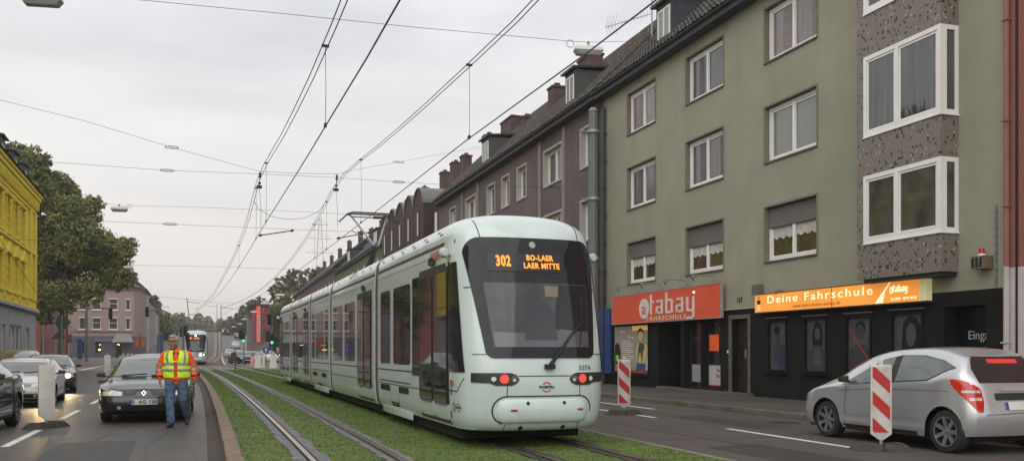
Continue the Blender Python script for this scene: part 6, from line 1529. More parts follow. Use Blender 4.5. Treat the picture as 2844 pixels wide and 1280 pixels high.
mb = CF.mb(); a, b = cxu(283), cxu(337); mb.add([(a+.6, 4.3, .05), (b-.6, 4.3, .05), (b, 2.95, 1.4), (a, 2.95, 1.4), (a, 2.8, 1.4), (b, 2.8, 1.4), (a+.6, 2.8, .05), (b-.6, 2.8, .05)], [(0, 1, 2, 3), (3, 2, 5, 4), (0, 3, 4, 6), (1, 7, 5, 2), (4, 5, 7, 6)]); mb.build('canopy', mat('canopy_tin', (.20, .21, .20), rough=.6, stretch=(8, 1, .1), var=.3), ch)
mb = CF.mb(); mb.box(cxu(238), 2.95, .04, cxu(283), 3.5, .25); mb.build('fascia', mat('fascia_grey', (.16, .16, .17)), ch)
mb = CF.mb(); mb.box(cxu(201)+.1, 1.3, -.15, cxu(206), 2.8, -.1); mb.build('violet_neon_window', mat('violet_glow', (.2, .05, .5), emit=(.35, .1, 1), es=.7), ch)
for x, z, s in ((250, 1.65, .16), (251, 2.45, .08), (296, 2.5, .08), (300, 2.45, .07)): mb = CF.mb(); mb.prism(circ(cxu(x), z, s, 10), -.12, -.05, 'z'); mb.build('warm_lamp', mat('warm_lamp_glow', (.9, .7, .4), emit=(1, .62, .22), es=4), ch)
# houses along the street behind it
def house_gable(name, label, x0, x1, Y, Z0, ve, m, near=None):
    pass
F1, l1 = plane((-12.2, 172.5), (-12.6, 190)); simple_house('white_house', 'narrow white and grey house right of the corner house', F1, 0, l1, 12.5, mat('white_far', (.40, .40, .39), var=.1), ((4.4, 6.0), (7.5, 9.2), (10, 11.4)), nwin=4, ww=1.3)
F1, l1 = plane((-12.6, 190.1), (-13.2, 218)); simple_house('stone_house', 'grey-beige house with dark ground floor further along the left side', F1, 0, l1, 11.5, mat('stone_far', (.27, .25, .23), var=.1), ((4.4, 6.0), (7.5, 9.2)), nwin=5, ww=1.3)
F1, l1 = plane((-13.2, 218.1), (-13.8, 250)); simple_house('cream_house', 'last pale house of the left row before the trees', F1, 0, l1, 10.5, mat('cream_far', (.36, .33, .28), var=.1), ((4.4, 6.0), (7.5, 9.2)), nwin=5, ww=1.3)
# red building with the tall sign, far right side
RYF = 168
rb = empty('red_building'); tag(rb, 'far red building with a tall vertical red and white sign', 'building')
px = lambda x: PY(x, 800, RYF).x
GF = Fac((0, RYF, 0), (1, 0), (0, -1))
mb = GF.mb(); a, b = px(640), px(677); mb.box(a, 0, -12, b, 9.6, 0, 0); mb.box(px(626), 0, -12.5, a-.01, 7.2, -2, 1); mb.box(a, 0, .002, b, 3.0, .3, 1); mb.build('wall', [mat('red_panels', (.30, .035, .04), var=.12), mat('grey_far_wall', (.17, .16, .16), var=.1)], rb)
mb = GF.mb(); mb.box(px(645), 3.0, .3, px(655), 9.5, .8); o = mb.build('sign', mat('sign_red_far', (.62, .10, .07), emit=(1, .15, .1), es=.2), rb); mb = GF.mb(); mb.box(px(647), 3.4, .8, px(653.5), 7.8, .83); mb.build('sign_text_panel', mat('sign_white_far', (.55, .48, .44)), o)
for k in range(9): mb = GF.mb(); mb.box(px(648.2), 3.65+k*.46, .831, px(652.2), 3.85+k*.46, .85); mb.build('sign_mark', mat('mark_dark', (.25, .04, .03)), o)
for u, v in ((658, 6.4), (658, 4.0), (658, 8.0), (667, 4.0)): mb = GF.mb(); mb.box(px(u), v, .002, px(u+8), v+1.3, .1); mb.build('window', curt['grey'], rb)
mb = GF.mb(); mb.box(a-1, 9.6, -12.5, b, 9.9, .6); mb.build('roof', slate, rb)

# ------------------------------------------------------------------ trees
bark = mat('bark', (.075, .062, .050), rough=.95, var=.3, scale=6)
def leafm(name, dk, lt, ye):
    m = bpy.data.materials.new(name); m.use_nodes = True; t = m.node_tree; b = t.nodes['Principled BSDF']; b.inputs['Roughness'].default_value = .6; b.inputs['Specular IOR Level'].default_value = .3
    g = t.nodes.new('ShaderNodeNewGeometry'); n = t.nodes.new('ShaderNodeTexNoise'); n.inputs['Scale'].default_value = .55; n.inputs['Detail'].default_value = 3; t.links.new(g.outputs['Position'], n.inputs['Vector'])
    r = t.nodes.new('ShaderNodeValToRGB'); e = r.color_ramp.elements; e[0].position = .35; e[0].color = dk+(1,); e[1].position = .58; e[1].color = lt+(1,); q = e.new(.72); q.color = ye+(1,)
    ma = t.nodes.new('ShaderNodeMath'); ma.operation = 'MULTIPLY_ADD'; ma.inputs[1].default_value = .25; t.links.new(g.outputs['Random Per Island'], ma.inputs[0])
    sb = t.nodes.new('ShaderNodeMath'); sb.operation = 'SUBTRACT'; sb.inputs[1].default_value = .12; t.links.new(n.outputs['Fac'], sb.inputs[0]); t.links.new(sb.outputs[0], ma.inputs[2])
    t.links.new(ma.outputs[0], r.inputs[0]); t.links.new(r.outputs[0], b.inputs['Base Color']); return m
L1 = leafm('leaves_plane', (.11, .13, .046), (.205, .225, .078), (.31, .27, .085))
L2 = leafm('leaves_autumn', (.07, .08, .03), (.15, .15, .05), (.25, .19, .06))
L3 = leafm('leaves_far', (.08, .09, .045), (.13, .14, .06), (.17, .15, .07))
def tree(label, base, blobs, leaf, n, ls, trunk_r=.28, name='tree', seed=1, group=None, lean=None):
    rd = random.Random(seed); root = empty(name, base); tag(root, label, 'tree', group)
    cen = Vector((0, 0, 0)); B = [(Vector(c)-Vector(base), r) for c, r in blobs]
    for c, r in B: cen += c/len(B)
    th = min(c.z-r*.3 for c, r in B)
    mb = MB(); top = Vector((cen.x*.6, cen.y*.6, max(th, cen.z*.7))); mb.tube([(0, 0, -.3), (0, 0, 1), tuple(top*.5), tuple(top)], [trunk_r*1.3, trunk_r, trunk_r*.8, trunk_r*.5], 10, cap=False); mb.build('trunk', bark, root, smooth=True)
    for i, (c, r) in enumerate(B[:14]):
        mb = MB(); s = top*rd.uniform(.55, 1); m = (s+c)/2+Vector((rd.uniform(-.4, .4), rd.uniform(-.4, .4), rd.uniform(-.2, .5))); mb.tube([tuple(s), tuple(m), tuple(c)], [trunk_r*.42, trunk_r*.25, trunk_r*.08], 6, cap=False)
        for q in range(5):
            d = Vector((rd.gauss(0, 1), rd.gauss(0, 1), rd.gauss(0, .8))).normalized(); mb.tube([tuple((m+c)/2), tuple(c+d*r*.85)], [trunk_r*.12, .015], 4, cap=False)
        mb.build('limb', bark, root, smooth=True)
    mb = MB(); tot = sum(r*r for c, r in B)
    for c, r in B:
        # twig clusters make clumps with gaps between
        k = int(n*r*r/tot/22)
        for j in range(max(k, 3)):
            d = Vector((rd.gauss(0, 1), rd.gauss(0, 1), rd.gauss(0, 1))).normalized(); rr = r*(.45+.62*rd.random()**.6); cc = c+Vector((d.x, d.y, d.z*.9))*rr; cr = rd.uniform(.25, .6)*max(.5, r*.32)
            for q in range(22):
                p = cc+Vector((rd.gauss(0, .55), rd.gauss(0, .55), rd.gauss(0, .4)))*cr
                nrm = Vector((rd.gauss(0, 1), rd.gauss(0, 1), rd.gauss(.5, 1))).normalized(); a = nrm.orthogonal().normalized(); a = Matrix.Rotation(rd.random()*6.28, 3, nrm) @ a; b = nrm.cross(a); s = ls*rd.uniform(.6, 1.3)
                v = len(mb.v); mb.v += [tuple(p-a*s), tuple(p-b*s*.55), tuple(p+a*s), tuple(p+b*s*.55)]; mb.f.append((v, v+1, v+2, v+3)); mb.mi.append(0)
    mb.build('crown', leaf, root, fix=False); return root
def blobs_px(lst, Z, jit=1.0, seed=2):
    rd = random.Random(seed); o = []
    for x, y, r in lst:
        u = (x-CX)/F; z_ = Z+rd.uniform(-2, 2)*jit; o.append((Vector((CO*u*z_+SI*z_, CO*z_-SI*u*z_, EYE+(HY-y)*z_/F)), r*Z/F))
    return o
def gz(x, Z, z=0): a, b = ray(x); return (a*Z, b*Z, z+hz(b*Z))
tree('large dark green plane tree rising behind the yellow house', gz(150, 80), blobs_px([(40, 395, 38), (15, 430, 45), (85, 410, 40), (70, 470, 60), (130, 470, 48), (165, 495, 42), (100, 540, 70), (180, 545, 58), (215, 545, 36), (232, 515, 26), (120, 620, 75), (200, 610, 62), (255, 625, 48), (295, 632, 38), (318, 622, 26), (140, 690, 70), (210, 690, 60), (275, 690, 48), (310, 700, 30), (115, 745, 42), (165, 745, 42), (220, 735, 36), (30, 520, 60), (108, 800, 18)], 80, 1.4), L1, 120000, .125, .25, seed=11)
tree('tall yellowing tree standing behind the brick row on the right', gz(740, 205), blobs_px([(745, 700, 26), (715, 712, 22), (775, 695, 22), (800, 690, 20), (700, 740, 26), (740, 745, 34), (780, 735, 30), (690, 775, 22), (720, 785, 32), (750, 790, 30), (700, 820, 22), (730, 825, 24), (685, 845, 14)], 205, 1.5), L2, 20000, .30, .45, seed=12)
tree('dense dark tree beside the far red building', gz(690, 172), blobs_px([(690, 800, 24), (705, 840, 22), (685, 845, 18), (700, 780, 18), (720, 860, 20), (688, 868, 14)], 172, 1), L1, 9000, .26, .35, seed=13)
tree('grey-green tree left of the far red building', gz(625, 262), blobs_px([(640, 775, 22), (615, 790, 22), (655, 765, 18), (600, 805, 20), (630, 820, 26), (590, 825, 16), (660, 800, 22), (575, 838, 12)], 262, 2), L3, 12000, .38, .45, seed=14)
tree('olive tree on the slope beside the far street', gz(575, 330), blobs_px([(585, 812, 16), (565, 822, 14), (600, 822, 16), (552, 832, 10), (590, 835, 14), (575, 845, 12)], 330, 2), L3, 7000, .5, .4, seed=15)
tree('green tree behind the roof of the corner house', gz(385, 240), blobs_px([(385, 755, 14), (395, 770, 12), (375, 770, 12), (390, 785, 14), (378, 790, 12)], 240, 1.5), L2, 5000, .35, .3, seed=16)
tree('dark green tree after the left row of houses', gz(418, 225), blobs_px([(415, 795, 14), (430, 805, 14), (405, 810, 12), (420, 825, 18), (435, 838, 16), (408, 845, 16), (425, 860, 16), (440, 865, 12)], 225, 1.5), L1, 8000, .3, .35, seed=17)
tree('slender pale tree above the distant tram', gz(458, 330), blobs_px([(458, 795, 8), (455, 812, 12), (465, 822, 12), (448, 826, 10), (460, 840, 14), (475, 838, 10)], 330, 1.5), L3, 4500, .45, .3, seed=18)
# wooded hill far off, one mass
rd = random.Random(9); mb = MB()
for i in range(26000):
    x = rd.uniform(400, 760); Z = rd.uniform(430, 640); tt = (x-400)/360
    top_ = 812-12*math.sin(tt*5+.6)-6*math.sin(x*.09)-6*math.sin(x*.23)
    y = top_+abs(rd.gauss(0, 14)); u = (x-CX)/F; p = Vector((CO*u*Z+SI*Z, CO*Z-SI*u*Z, max(hz(Z), EYE+(HY-y)*Z/F))); s = rd.uniform(.7, 1.6)
    a = Vector((rd.gauss(0, 1), rd.gauss(0, .5), rd.gauss(0, 1))).normalized(); b = a.orthogonal().normalized(); v = len(mb.v); mb.v += [tuple(p-a*s), tuple(p-b*s*.7), tuple(p+a*s), tuple(p+b*s*.7)]; mb.f.append((v, v+1, v+2, v+3)); mb.mi.append(0)
o = mb.build('far_wood', L3, fix=False); tag(o, 'hazy wooded skyline at the end of the street', 'wood', kind='stuff')
for sx in (1, -1):
    mb = MB(); X0 = 25*sx; mb.grid([[(X0+sx*k*40, y, hz(y)-.02+min(k, 1)*((.0 if y < 300 else 14)+k*3)) for k in range(9)] for y in (260, 300, 380, 480, 650, 900)]); struct(mb, 'hill', mat('hill_green', (.06, .07, .04), var=.3, scale=.03))

# ------------------------------------------------------------------ signals, signs, barriers
sigb = mat('signal_black', (.012, .016, .015), rough=.5); poleg = mat('pole_grey', (.16, .165, .16), rough=.6, var=.15)
greenl = mat('signal_green', (.02, .6, .25), emit=(.03, 1, .42), es=4.5)
def head(parent, p, rz, lit=None, n=3, s=1.0, back=True):
    M = Matrix.Translation(p) @ Matrix.Rotation(rz, 4, 'Z') @ Matrix.Scale(s, 4); h = .34*n
    mb = MB(M); mb.box(-.17, -.10, -h/2, .17, .10, h/2); o = mb.build('signal_head', sigb, parent, bevel=.02)
    for k in range(n):
        zc = h/2-.17-.34*k; mb = MB(M); mb.lathe([(.115, -.10), (.115, -.26)], 14, 'y', (0, 0, zc)); mb.build('visor', sigb, o)
        mb = MB(M); mb.lathe([(0, -.112), (.10, -.108), (.105, -.10)], 14, 'y', (0, 0, zc)); mb.build('lens', greenl if lit == k else mat('lens_dark', (.02, .015, .012), rough=.3), o)
    return o
def signal(label, x, Z, arm=None, ht=3.4, heads=(), group=None, name='traffic_signal', r=.06):
    b = gz(x, Z); root = empty(name, b); tag(root, label, 'traffic signal', group)
    px_ = Z/F
    mb = MB()
    if arm is None: mb.tube([(0, 0, 0), (0, 0, ht)], r, 8)
    else:
        dx = (arm-x)*px_; s = 1 if dx > 0 else -1; zt = ht
        pts = [(0, 0, 0), (0, 0, zt-1.6)]+[(s*(1.6-1.6*math.cos(R(a)))*CO, -s*(1.6-1.6*math.cos(R(a)))*SI, zt-1.6+1.6*math.sin(R(a))) for a in range(15, 91, 15)]+[(dx*CO, -dx*SI, zt)]
        mb.tube(pts, [r*1.3]*2+[r]*(len(pts)-2), 8)
    mb.build('pole', poleg, root)
    for hx, hy, rz, lit, n in heads:
        d = (hx-x)*px_; z = EYE+(HY-hy)*px_-b[2]; head(root, Vector((d*CO, -d*SI, z)), rz, lit, n)
    return root
signal('traffic light on a curved mast arm reaching over the left lanes below the tree', 149, 86, arm=285, ht=5.5, heads=[(278, 789, PI, None, 3)])
signal('traffic light on a curved mast arm between corner house and distant tram', 443, 90, arm=364, ht=5.5, heads=[(370, 784, PI, None, 3), (455, 835, PI/2, None, 3)])
signal('dark pedestrian signal on a pole beside the pink house', 110, 76, ht=3.6, heads=[(118, 797, PI*.8, None, 2), (126, 806, PI*.6, None, 2)])
signal('cluster of dark signal heads beside the distant tram', 460, 88, ht=4.0, heads=[(465, 832, PI*.7, None, 3), (472, 845, 0, None, 2)])
signal('signal with a green light on a pole left of the far red building', 613, 88, ht=2.9, heads=[(612, 848, 0, 2, 3), (604, 840, R(70), None, 3)])
signal('signal with a green light right of the blue arrow sign', 684, 84, ht=4.9, heads=[(684, 852, 0, 2, 3), (672, 845, R(60), None, 3), (679, 803, R(-60), None, 3)])
# sign plates seen from behind
rt = empty('road_sign', gz(156, 70)); tag(rt, 'dark backs of two road signs on a grey pole by the pink house', 'road sign'); mb = MB(); mb.tube([(0, 0, 0), (0, 0, 4.3)], .05, 8); mb.build('pole', poleg, rt)
sback = mat('sign_back', (.035, .042, .040), rough=.6)
mb = MB(); mb.prism([(-.5, 3.6), (-.35, 4.1), (.2, 4.15), (.65, 3.7), (.25, 3.2), (-.3, 3.15)], .06, .09, 'y'); mb.build('plate', sback, rt); mb = MB(); mb.prism([(-.85, 2.35), (.25, 2.4), (-.2, 3.05)], .06, .09, 'y'); mb.build('plate', sback, rt)
ba = empty('road_sign', gz(669, 80)); tag(ba, 'round blue sign with white upward arrow beside the white barriers', 'road sign'); mb = MB(); mb.tube([(0, 0, 0), (0, 0, 1.9)], .04, 8); mb.build('pole', mat('pole_tan', (.24, .20, .14)), ba)
mb = MB(); mb.prism(circ(0, 1.5, .30, 24), -.07, -.05, 'y'); o = mb.build('plate', mat('sign_blue', (.01, .06, .28), rough=.4), ba); mb = MB(); mb.prism([(-.03, 1.3), (.03, 1.3), (.03, 1.58), (.11, 1.5), (.14, 1.54), (0, 1.70), (-.14, 1.54), (-.11, 1.5), (-.03, 1.58)], -.08, -.0702, 'y'); mb.build('arrow', WHITE, o)
for x in (592.5, ): bo_ = empty('bollard', gz(x, 70)); tag(bo_, 'thin dark post at the far end of the grass track', 'post'); mb = MB(); mb.tube([(0, 0, 0), (0, 0, 1.25)], .045, 8); mb.tube([(-.08, 0, 1.25), (.08, 0, 1.25)], .05, 6); mb.build('post', mat('post_rust', (.07, .05, .045)), bo_)
for i, (x, w_, Z, lab) in enumerate(((649, .62, 78, 'white plastic barrier block left of the blue arrow sign'), (663, .3, 79, 'white plastic barrier block behind the blue arrow sign'), (687, .62, 77, 'white plastic barrier block right of the blue arrow sign'), (634, .4, 84, 'small red and white barrier at the left of the white blocks'))):
    b = gz(x, Z); mb = MB(Matrix.Translation(b)); hgt = 1.15 if i < 3 else .9
    mb.add([(-w_/2, -.3, 0), (w_/2, -.3, 0), (w_/2, .3, 0), (-w_/2, .3, 0), (-w_/2+.03, -.22, .2), (w_/2-.03, -.22, .2), (w_/2-.03, .22, .2), (-w_/2+.03, .22, .2), (-w_/2+.05, -.13, hgt), (w_/2-.05, -.13, hgt), (w_/2-.05, .13, hgt), (-w_/2+.05, .13, hgt)], [(0, 1, 5, 4), (1, 2, 6, 5), (2, 3, 7, 6), (3, 0, 4, 7), (4, 5, 9, 8), (5, 6, 10, 9), (6, 7, 11, 10), (7, 4, 8, 11), (8, 9, 10, 11)])
    mb.box(-.12, -.14, hgt, .12, .14, hgt+.12)
    o = mb.build('barrier', mat('barrier_white', (.55, .53, .48), var=.1) if i < 3 else mat('barrier_pink', (.5, .25, .22), var=.5, scale=4), bevel=.02); tag(o, lab, 'barrier', 'barriers beyond the crossing')
for i, (x, Z) in enumerate(((310, 92), (322, 93), (331, 94))):
    b = gz(x, Z); mb = MB(Matrix.Translation(b)); mb.box(-.4, -.2, 0, .4, .2, .95); mb.box(-.1, -.08, .95, .1, .08, 1.2); o = mb.build('barrier', MATS['barrier_white'], bevel=.03); tag(o, 'white barrier block before the corner house door', 'barrier', 'white blocks before the corner house')
ob = empty('orange_box', gz(352, 88)); tag(ob, 'pair of orange boards on a thin pole left of the man', 'board'); mb = MB(); mb.tube([(0, 0, 0), (0, 0, 3.2)], .05, 6); mb.build('pole', poleg, ob)
for s in (-1, 1): mb = MB(); mb.box(s*.27-.14, -.1, 1.85, s*.27+.14, .1, 2.75); mb.build('board', mat('orange_board', (.62, .13, .02)), ob)
bb_ = PY(403, 866, 165); mb = MB(); mb.box(bb_.x-.45, 164.6, 0, bb_.x+.5, 165.2, 4.0); mb.box(bb_.x-.48, 164.58, 4.0, bb_.x+.53, 165.22, 4.08); o = mb.build('blue_container', mat('blue_far', (.02, .06, .17))); tag(o, 'tall narrow blue panel at the foot of the far white house', 'panel')
bb_ = PY(200, 870, 150); mb = MB(); mb.box(bb_.x-.28, 149.8, 0, bb_.x+.32, 150.3, 3.2); mb.box(bb_.x-.3, 149.78, 3.2, bb_.x+.34, 150.32, 3.28); o = mb.build('blue_pillar', MATS['blue_far']); tag(o, 'blue pillar in front of the violet-grey ground floor', 'pillar')
bp_ = gz(168, 84); mb = MB(Matrix.Translation(bp_)); mb.tube([(0, 0, 0), (0, 0, 9)], .09, 8); mb.box(-.02, -.15, 2.2, .4, .15, 3.0); o = mb.build('pole', mat('brown_pole', (.13, .045, .03))); tag(o, 'thin red-brown pole right of the road sign backs', 'pole')
bp_ = gz(218, 120); mb = MB(Matrix.Translation(bp_)); mb.tube([(0, 0, 0), (0, 0, 11)], .14, 8); mb.tube([(0, 0, 0), (0, 0, 1.2)], .18, 8); o = mb.build('pole', poleg); tag(o, 'tall grey pole in front of the corner house windows', 'pole')

# grey octagonal pole before the green house
op_ = empty('tram_mast', (14.1, 33.75, .12)); tag(op_, 'thick grey octagonal mast at the junction of green and mauve house', 'mast')
q = PX(1492, 700, 14.1); op_.location = (14.1, q.y, .12)
mb = MB(); mb.tube([(0, 0, 0), (0, 0, 10.75)], [.23, .18], 8); mb.build('shaft', mat('mast_grey', (.13, .145, .145), rough=.6, var=.08), op_)
for z in (9.9, 7.25, 4.9): mb = MB(); mb.tube([(0, 0, z), (0, 0, z+.12)], .255, 8); mb.box(-.5, -.04, z+.02, -.2, .04, z+.08); mb.build('clamp', STEEL, op_)
mb = MB(); mb.tube([(0, 0, 10.75), (0, 0, 10.9)], [.21, .12], 8); mb.build('cap', poleg, op_)

# ------------------------------------------------------------------ overhead line
wm = mat('wire', (.035, .035, .038), rough=.5); wclamp = mat('clamp_dark', (.02, .02, .022), rough=.6)
def wire(name, label, pts, r, group=None, dens=8, cat='wire'):
    P = [Vector(p) for p in pts]; mb = MB(); mb.tube(P, r, 5, cap=False); o = mb.build(name, wm, smooth=True); tag(o, label, cat, group); return o
ZL = [(-8, 6.9), (12, 6.42), (15, 6.45), (22, 6.75), (31.5, 7.3), (38, 6.7), (45, 6.35), (60, 6.0), (72, 5.65), (90, 5.6), (112, 6.4)]
ZLc = [(-8, 5.0), (9, 5.0), (15, 5.13), (32, 5.42), (60, 5.3), (90, 5.4), (112, 5.4)]
ZR = [(-8, 7.1), (13, 6.83), (17, 6.95), (24, 7.25), (33, 7.7), (40, 6.95), (47, 6.4), (56, 6.0), (70, 5.75), (90, 5.9), (118, 6.6)]
ZRc = [(-8, 5.35), (10, 5.4), (18, 5.54), (28, 5.53), (60, 5.4), (90, 5.4), (118, 5.4)]
def xw(base, y): return base+off(min(y, 100))
YW = [-8]+list(range(-4, 118, 3))
def mess(base, T, dx): return [(xw(base, y)+dx, y, sinterp(T, y)) for y in YW]
for base, T, Tc, nm in ((1.72, ZL, ZLc, 'left'), (4.66, ZR, ZRc, 'right')):
    for dx, w_ in ((-.045, 'left'), (.045, 'right')):
        wire('messenger_wire', 'upper tram cable over the %s track, %s one of its close pair' % ('grass-side' if nm == 'left' else 'near tram', w_), mess(base, T, dx), .0095)
    wire('contact_wire', 'lower contact wire over the %s track' % ('empty left' if nm == 'left' else 'near tram'), mess(base, Tc, 0), .011)
def hanger(base, T, Tc, y, lab, y2=None, r=.005):
    y2 = y2 or y; a = (xw(base, y), y, sinterp(T, y)); b = (xw(base, y2), y2, sinterp(Tc, y2)); root = empty('hanger'); tag(root, lab, 'wire')
    mb = MB(); mb.tube([a, tuple(lerp(a[k], b[k], .5)+(.01 if k == 0 else 0) for k in range(3)), b], r, 4); mb.build('strand', wm, root)
    mb = MB(); mb.box(a[0]-.06, y-.025, a[2]-.018, a[0]+.06, y+.025, a[2]+.018); mb.build('clamp', wclamp, root); mb = MB(); mb.box(b[0]-.02, y2-.05, b[2]-.01, b[0]+.02, y2+.05, b[2]+.05); mb.build('clip', wclamp, root)
hanger(1.72, ZL, ZLc, 15.0, 'nearest vertical hanger wire on the left track line'); hanger(1.72, ZL, ZLc, 28.6, 'second vertical hanger on the left track line, before the cross wires'); hanger(1.72, ZL, ZLc, 33.2, 'third hanger on the left track line, just behind the cross wires'); hanger(1.72, ZL, ZLc, 44, 'farthest hanger on the left track line')
hanger(4.66, ZR, ZRc, 16.7, 'nearest vertical hanger wire on the right track line'); hanger(4.66, ZR, ZRc, 28.8, 'second vertical hanger on the right track line'); hanger(4.66, ZR, ZRc, 36.5, 'third hanger on the right track line, over the pantograph'); hanger(4.66, ZR, ZRc, 40, 'fourth and farthest hanger on the right track line')
def PS(lst): return [PY(x, y, Y) for x, y, Y in lst]
def insul(p, d, lab=None, L_=.5):
    pass
def spanw(label, pts, r=.006, ins=(), name='span_wire'):
    P = PS(pts) if isinstance(pts[0], tuple) and len(pts[0]) == 3 else pts
    root = empty(name); tag(root, label, 'wire'); mb = MB(); mb.tube(P, r, 5, cap=False); mb.build('strand', wm, root, smooth=True)
    for (x, y, Y, dx) in ins:
        p = PY(x, y, Y); mb = MB(); s = .16*Y/32
        for k in range(2):
            mb.tube([p+Vector((-s, 0, .035*(2*k-1))), p+Vector((s, 0, .035*(2*k-1)))], .012, 5)
        mb.tube([p+Vector((-s-.03, 0, -.03)), p+Vector((-s-.03, 0, .03))], .02, 5); mb.tube([p+Vector((s+.03, 0, -.03)), p+Vector((s+.03, 0, .03))], .02, 5)
        mb.build('insulator', wclamp, root)
    return root
spanw('cross wire slanting from upper left to the line hangers and the mauve house', PS([(-120, 222, 31.5), (0, 252, 31.5), (215, 305, 31.5), (432, 371, 31.5), (655, 432, 31.5), (750, 436, 31.8), (848, 438, 32.5), (905, 425, 38), (1000, 408, 45)])+[PX(1208, 370, 14.95)], ins=[(432, 371, 31.5, 0), (1003, 408, 45, 0)])
spanw('level cross wire ending at the octagonal mast', PS([(-60, 395, 33), (130, 408, 33), (420, 429, 33), (655, 438, 33), (848, 447, 33.5), (1000, 458, 34), (1180, 468, 34.5), (1395, 472, 35)])+[Vector((14.0, PX(1490, 700, 14.1).y, 7.3))], ins=[(420, 429, 33, 0), (1003, 458, 34, 0), (1395, 472, 35, 0)])
spanw('cross wire carrying the small lamp left of the line hangers', PS([(225, 505, 43), (305, 517, 43), (490, 521, 43), (680, 529, 43), (860, 538, 43), (955, 542, 43)]))
spanw('lower cross wire holding the steady arms', PS([(150, 548, 36), (245, 556, 36), (430, 564, 36), (640, 573, 36), (860, 582, 36), (960, 583, 36)]), ins=[(428, 564, 36, 0)])
spanw('topmost wire crossing the street with the big street lamp', PS([(60, -30, 20), (345, 0, 20), (700, 34, 20), (1050, 70, 20), (1430, 104, 20)])+[PY(1480, 107, 20.2), PX(1605, 104, 14.6)])
spanw('loose jumper cable sagging between the two line hangers', PS([(637, 505, 34), (650, 525, 34), (680, 544, 34), (722, 552, 34), (765, 549, 34), (800, 533, 34), (817, 512, 34)]), r=.008)
spanw('thin steep wire below the small hanging lamp', PS([(248, 495, 44), (252, 530, 44), (265, 580, 44)]))
spanw('far cross wire carrying a lamp above the corner house', PS([(300, 668, 85), (345, 667, 85), (520, 670, 85), (700, 676, 85), (800, 684, 85)]), r=.010)
spanw('farther cross wire low in the sky over the crossing', PS([(370, 742, 100), (450, 750, 100), (560, 762, 100), (640, 760, 100), (700, 755, 100)]), r=.011)
spanw('farthest faint cross wire above the distant tram', PS([(400, 800, 110), (450, 808, 110), (520, 810, 110), (600, 808, 110)]), r=.011)
spanw('dark diagonal cable running down across the yellow house', PS([(-40, 572, 52), (0, 602, 54), (45, 668, 57), (95, 742, 60), (150, 800, 64), (200, 838, 68)]), r=.014)
spanw('faint wire stretched in front of the yellow house windows', PS([(-40, 598, 50), (0, 600, 50), (98, 605, 52), (160, 600, 54)]), r=.008)
# insulators hanging in the cross wires and steady arms
for x, lab in ((655, 'left'), (848, 'right')):
    Y = 31.5 if x == 655 else 32.5; a = PY(x, 432 if x == 655 else 438, Y); b = PY(x-3, 470 if x == 655 else 477, Y); root = empty('line_hanger'); tag(root, 'dark stacked insulator hanging at the %s track line' % lab, 'insulator')
    mb = MB(); mb.tube([a, b], .012, 5); mb.build('rod', wclamp, root)
    for t in (.15, .32, .75): p = a.lerp(b, t); mb = MB(); mb.tube([p+Vector((0, 0, .05)), p, p-Vector((0, 0, .05))], [.02, .055, .02], 8); mb.build('insulator', wclamp, root)
    mb = MB(); mb.box(b.x-.09, b.y-.06, b.z-.05, b.x+.09, b.y+.06, b.z+.04); mb.build('clamp', wclamp, root)
    mb = MB(); c = PY(x+1, 575, Y); mb.tube([b, b.lerp(c, .5)+Vector((.03, 0, 0)), c], .006, 4); mb.build('strand', wm, root)
for (x0, y0, x1, y1, Y, lab) in ((655, 592, 735, 580, 35.5, 'left'), (851, 599, 929, 585, 36, 'right')):
    a, b = PY(x0, y0, Y), PY(x1, y1, Y); root = empty('steady_arm'); tag(root, 'slanting steady arm holding the %s contact wire' % lab, 'arm'); mb = MB(); mb.tube([a, b], .022, 6); mb.build('arm', wclamp, root)
    for p in (a, b): mb = MB(); mb.tube([p+Vector((-.05, 0, -.03)), p+Vector((.05, 0, .03))], .05, 6); mb.build('insulator', wclamp, root)
# hanging street lamps
lampm = mat('lamp_shell', (.62, .62, .60), rough=.5, var=.1); lampd = mat('lamp_glass_pale', (.33, .33, .32), rough=.3)
def hlamp(label, x, y, Y, s=1.0, loop=1):
    p = PY(x, y, Y); root = empty('street_lamp', p, R(-8)); tag(root, label, 'street lamp')
    mb = MB(); mb.add([(-.36*s, -.14*s, 0), (.36*s, -.14*s, 0), (.36*s, .14*s, 0), (-.36*s, .14*s, 0), (-.32*s, -.11*s, .12*s), (.32*s, -.11*s, .12*s), (.32*s, .11*s, .12*s), (-.32*s, .11*s, .12*s)], [(0, 3, 2, 1), (4, 5, 6, 7), (0, 1, 5, 4), (1, 2, 6, 5), (2, 3, 7, 6), (3, 0, 4, 7)]); mb.build('housing', lampm, root, bevel=.02*s)
    mb = MB(); mb.add([(-.34*s, -.13*s, -.002), (.34*s, -.13*s, -.002), (.34*s, .13*s, -.002), (-.34*s, .13*s, -.002), (-.28*s, -.09*s, -.10*s), (.28*s, -.09*s, -.10*s), (.28*s, .09*s, -.10*s), (-.28*s, .09*s, -.10*s)], [(0, 1, 2, 3), (4, 7, 6, 5), (0, 4, 5, 1), (1, 5, 6, 2), (2, 6, 7, 3), (3, 7, 4, 0)]); mb.build('diffuser', lampd, root, bevel=.01*s)
    mb = MB(); mb.box(-.03*s, -.03*s, .12*s, .03*s, .03*s, .24*s); c = [(loop*(.45*s+.09*s*math.cos(R(a))), 0, .16*s+.09*s*math.sin(R(a))) for a in range(0, 361, 30)]; mb.tube(c, .009*s, 5, cap=False); mb.build('hook', STEEL, root); return root
hlamp('large hanging street lamp at the top left corner', 105, 2, 19.6, 1.05, 1)
hlamp('large hanging street lamp in front of the roof chimney', 1480, 130, 20.1, 1.0, -1)
hlamp('small hanging street lamp in the sky right of the plane tree', 300, 527, 43, .98, 1)
hlamp('tiny hanging lamp at the right end of the plane tree crown', 322, 673, 85, 1.0, 1)
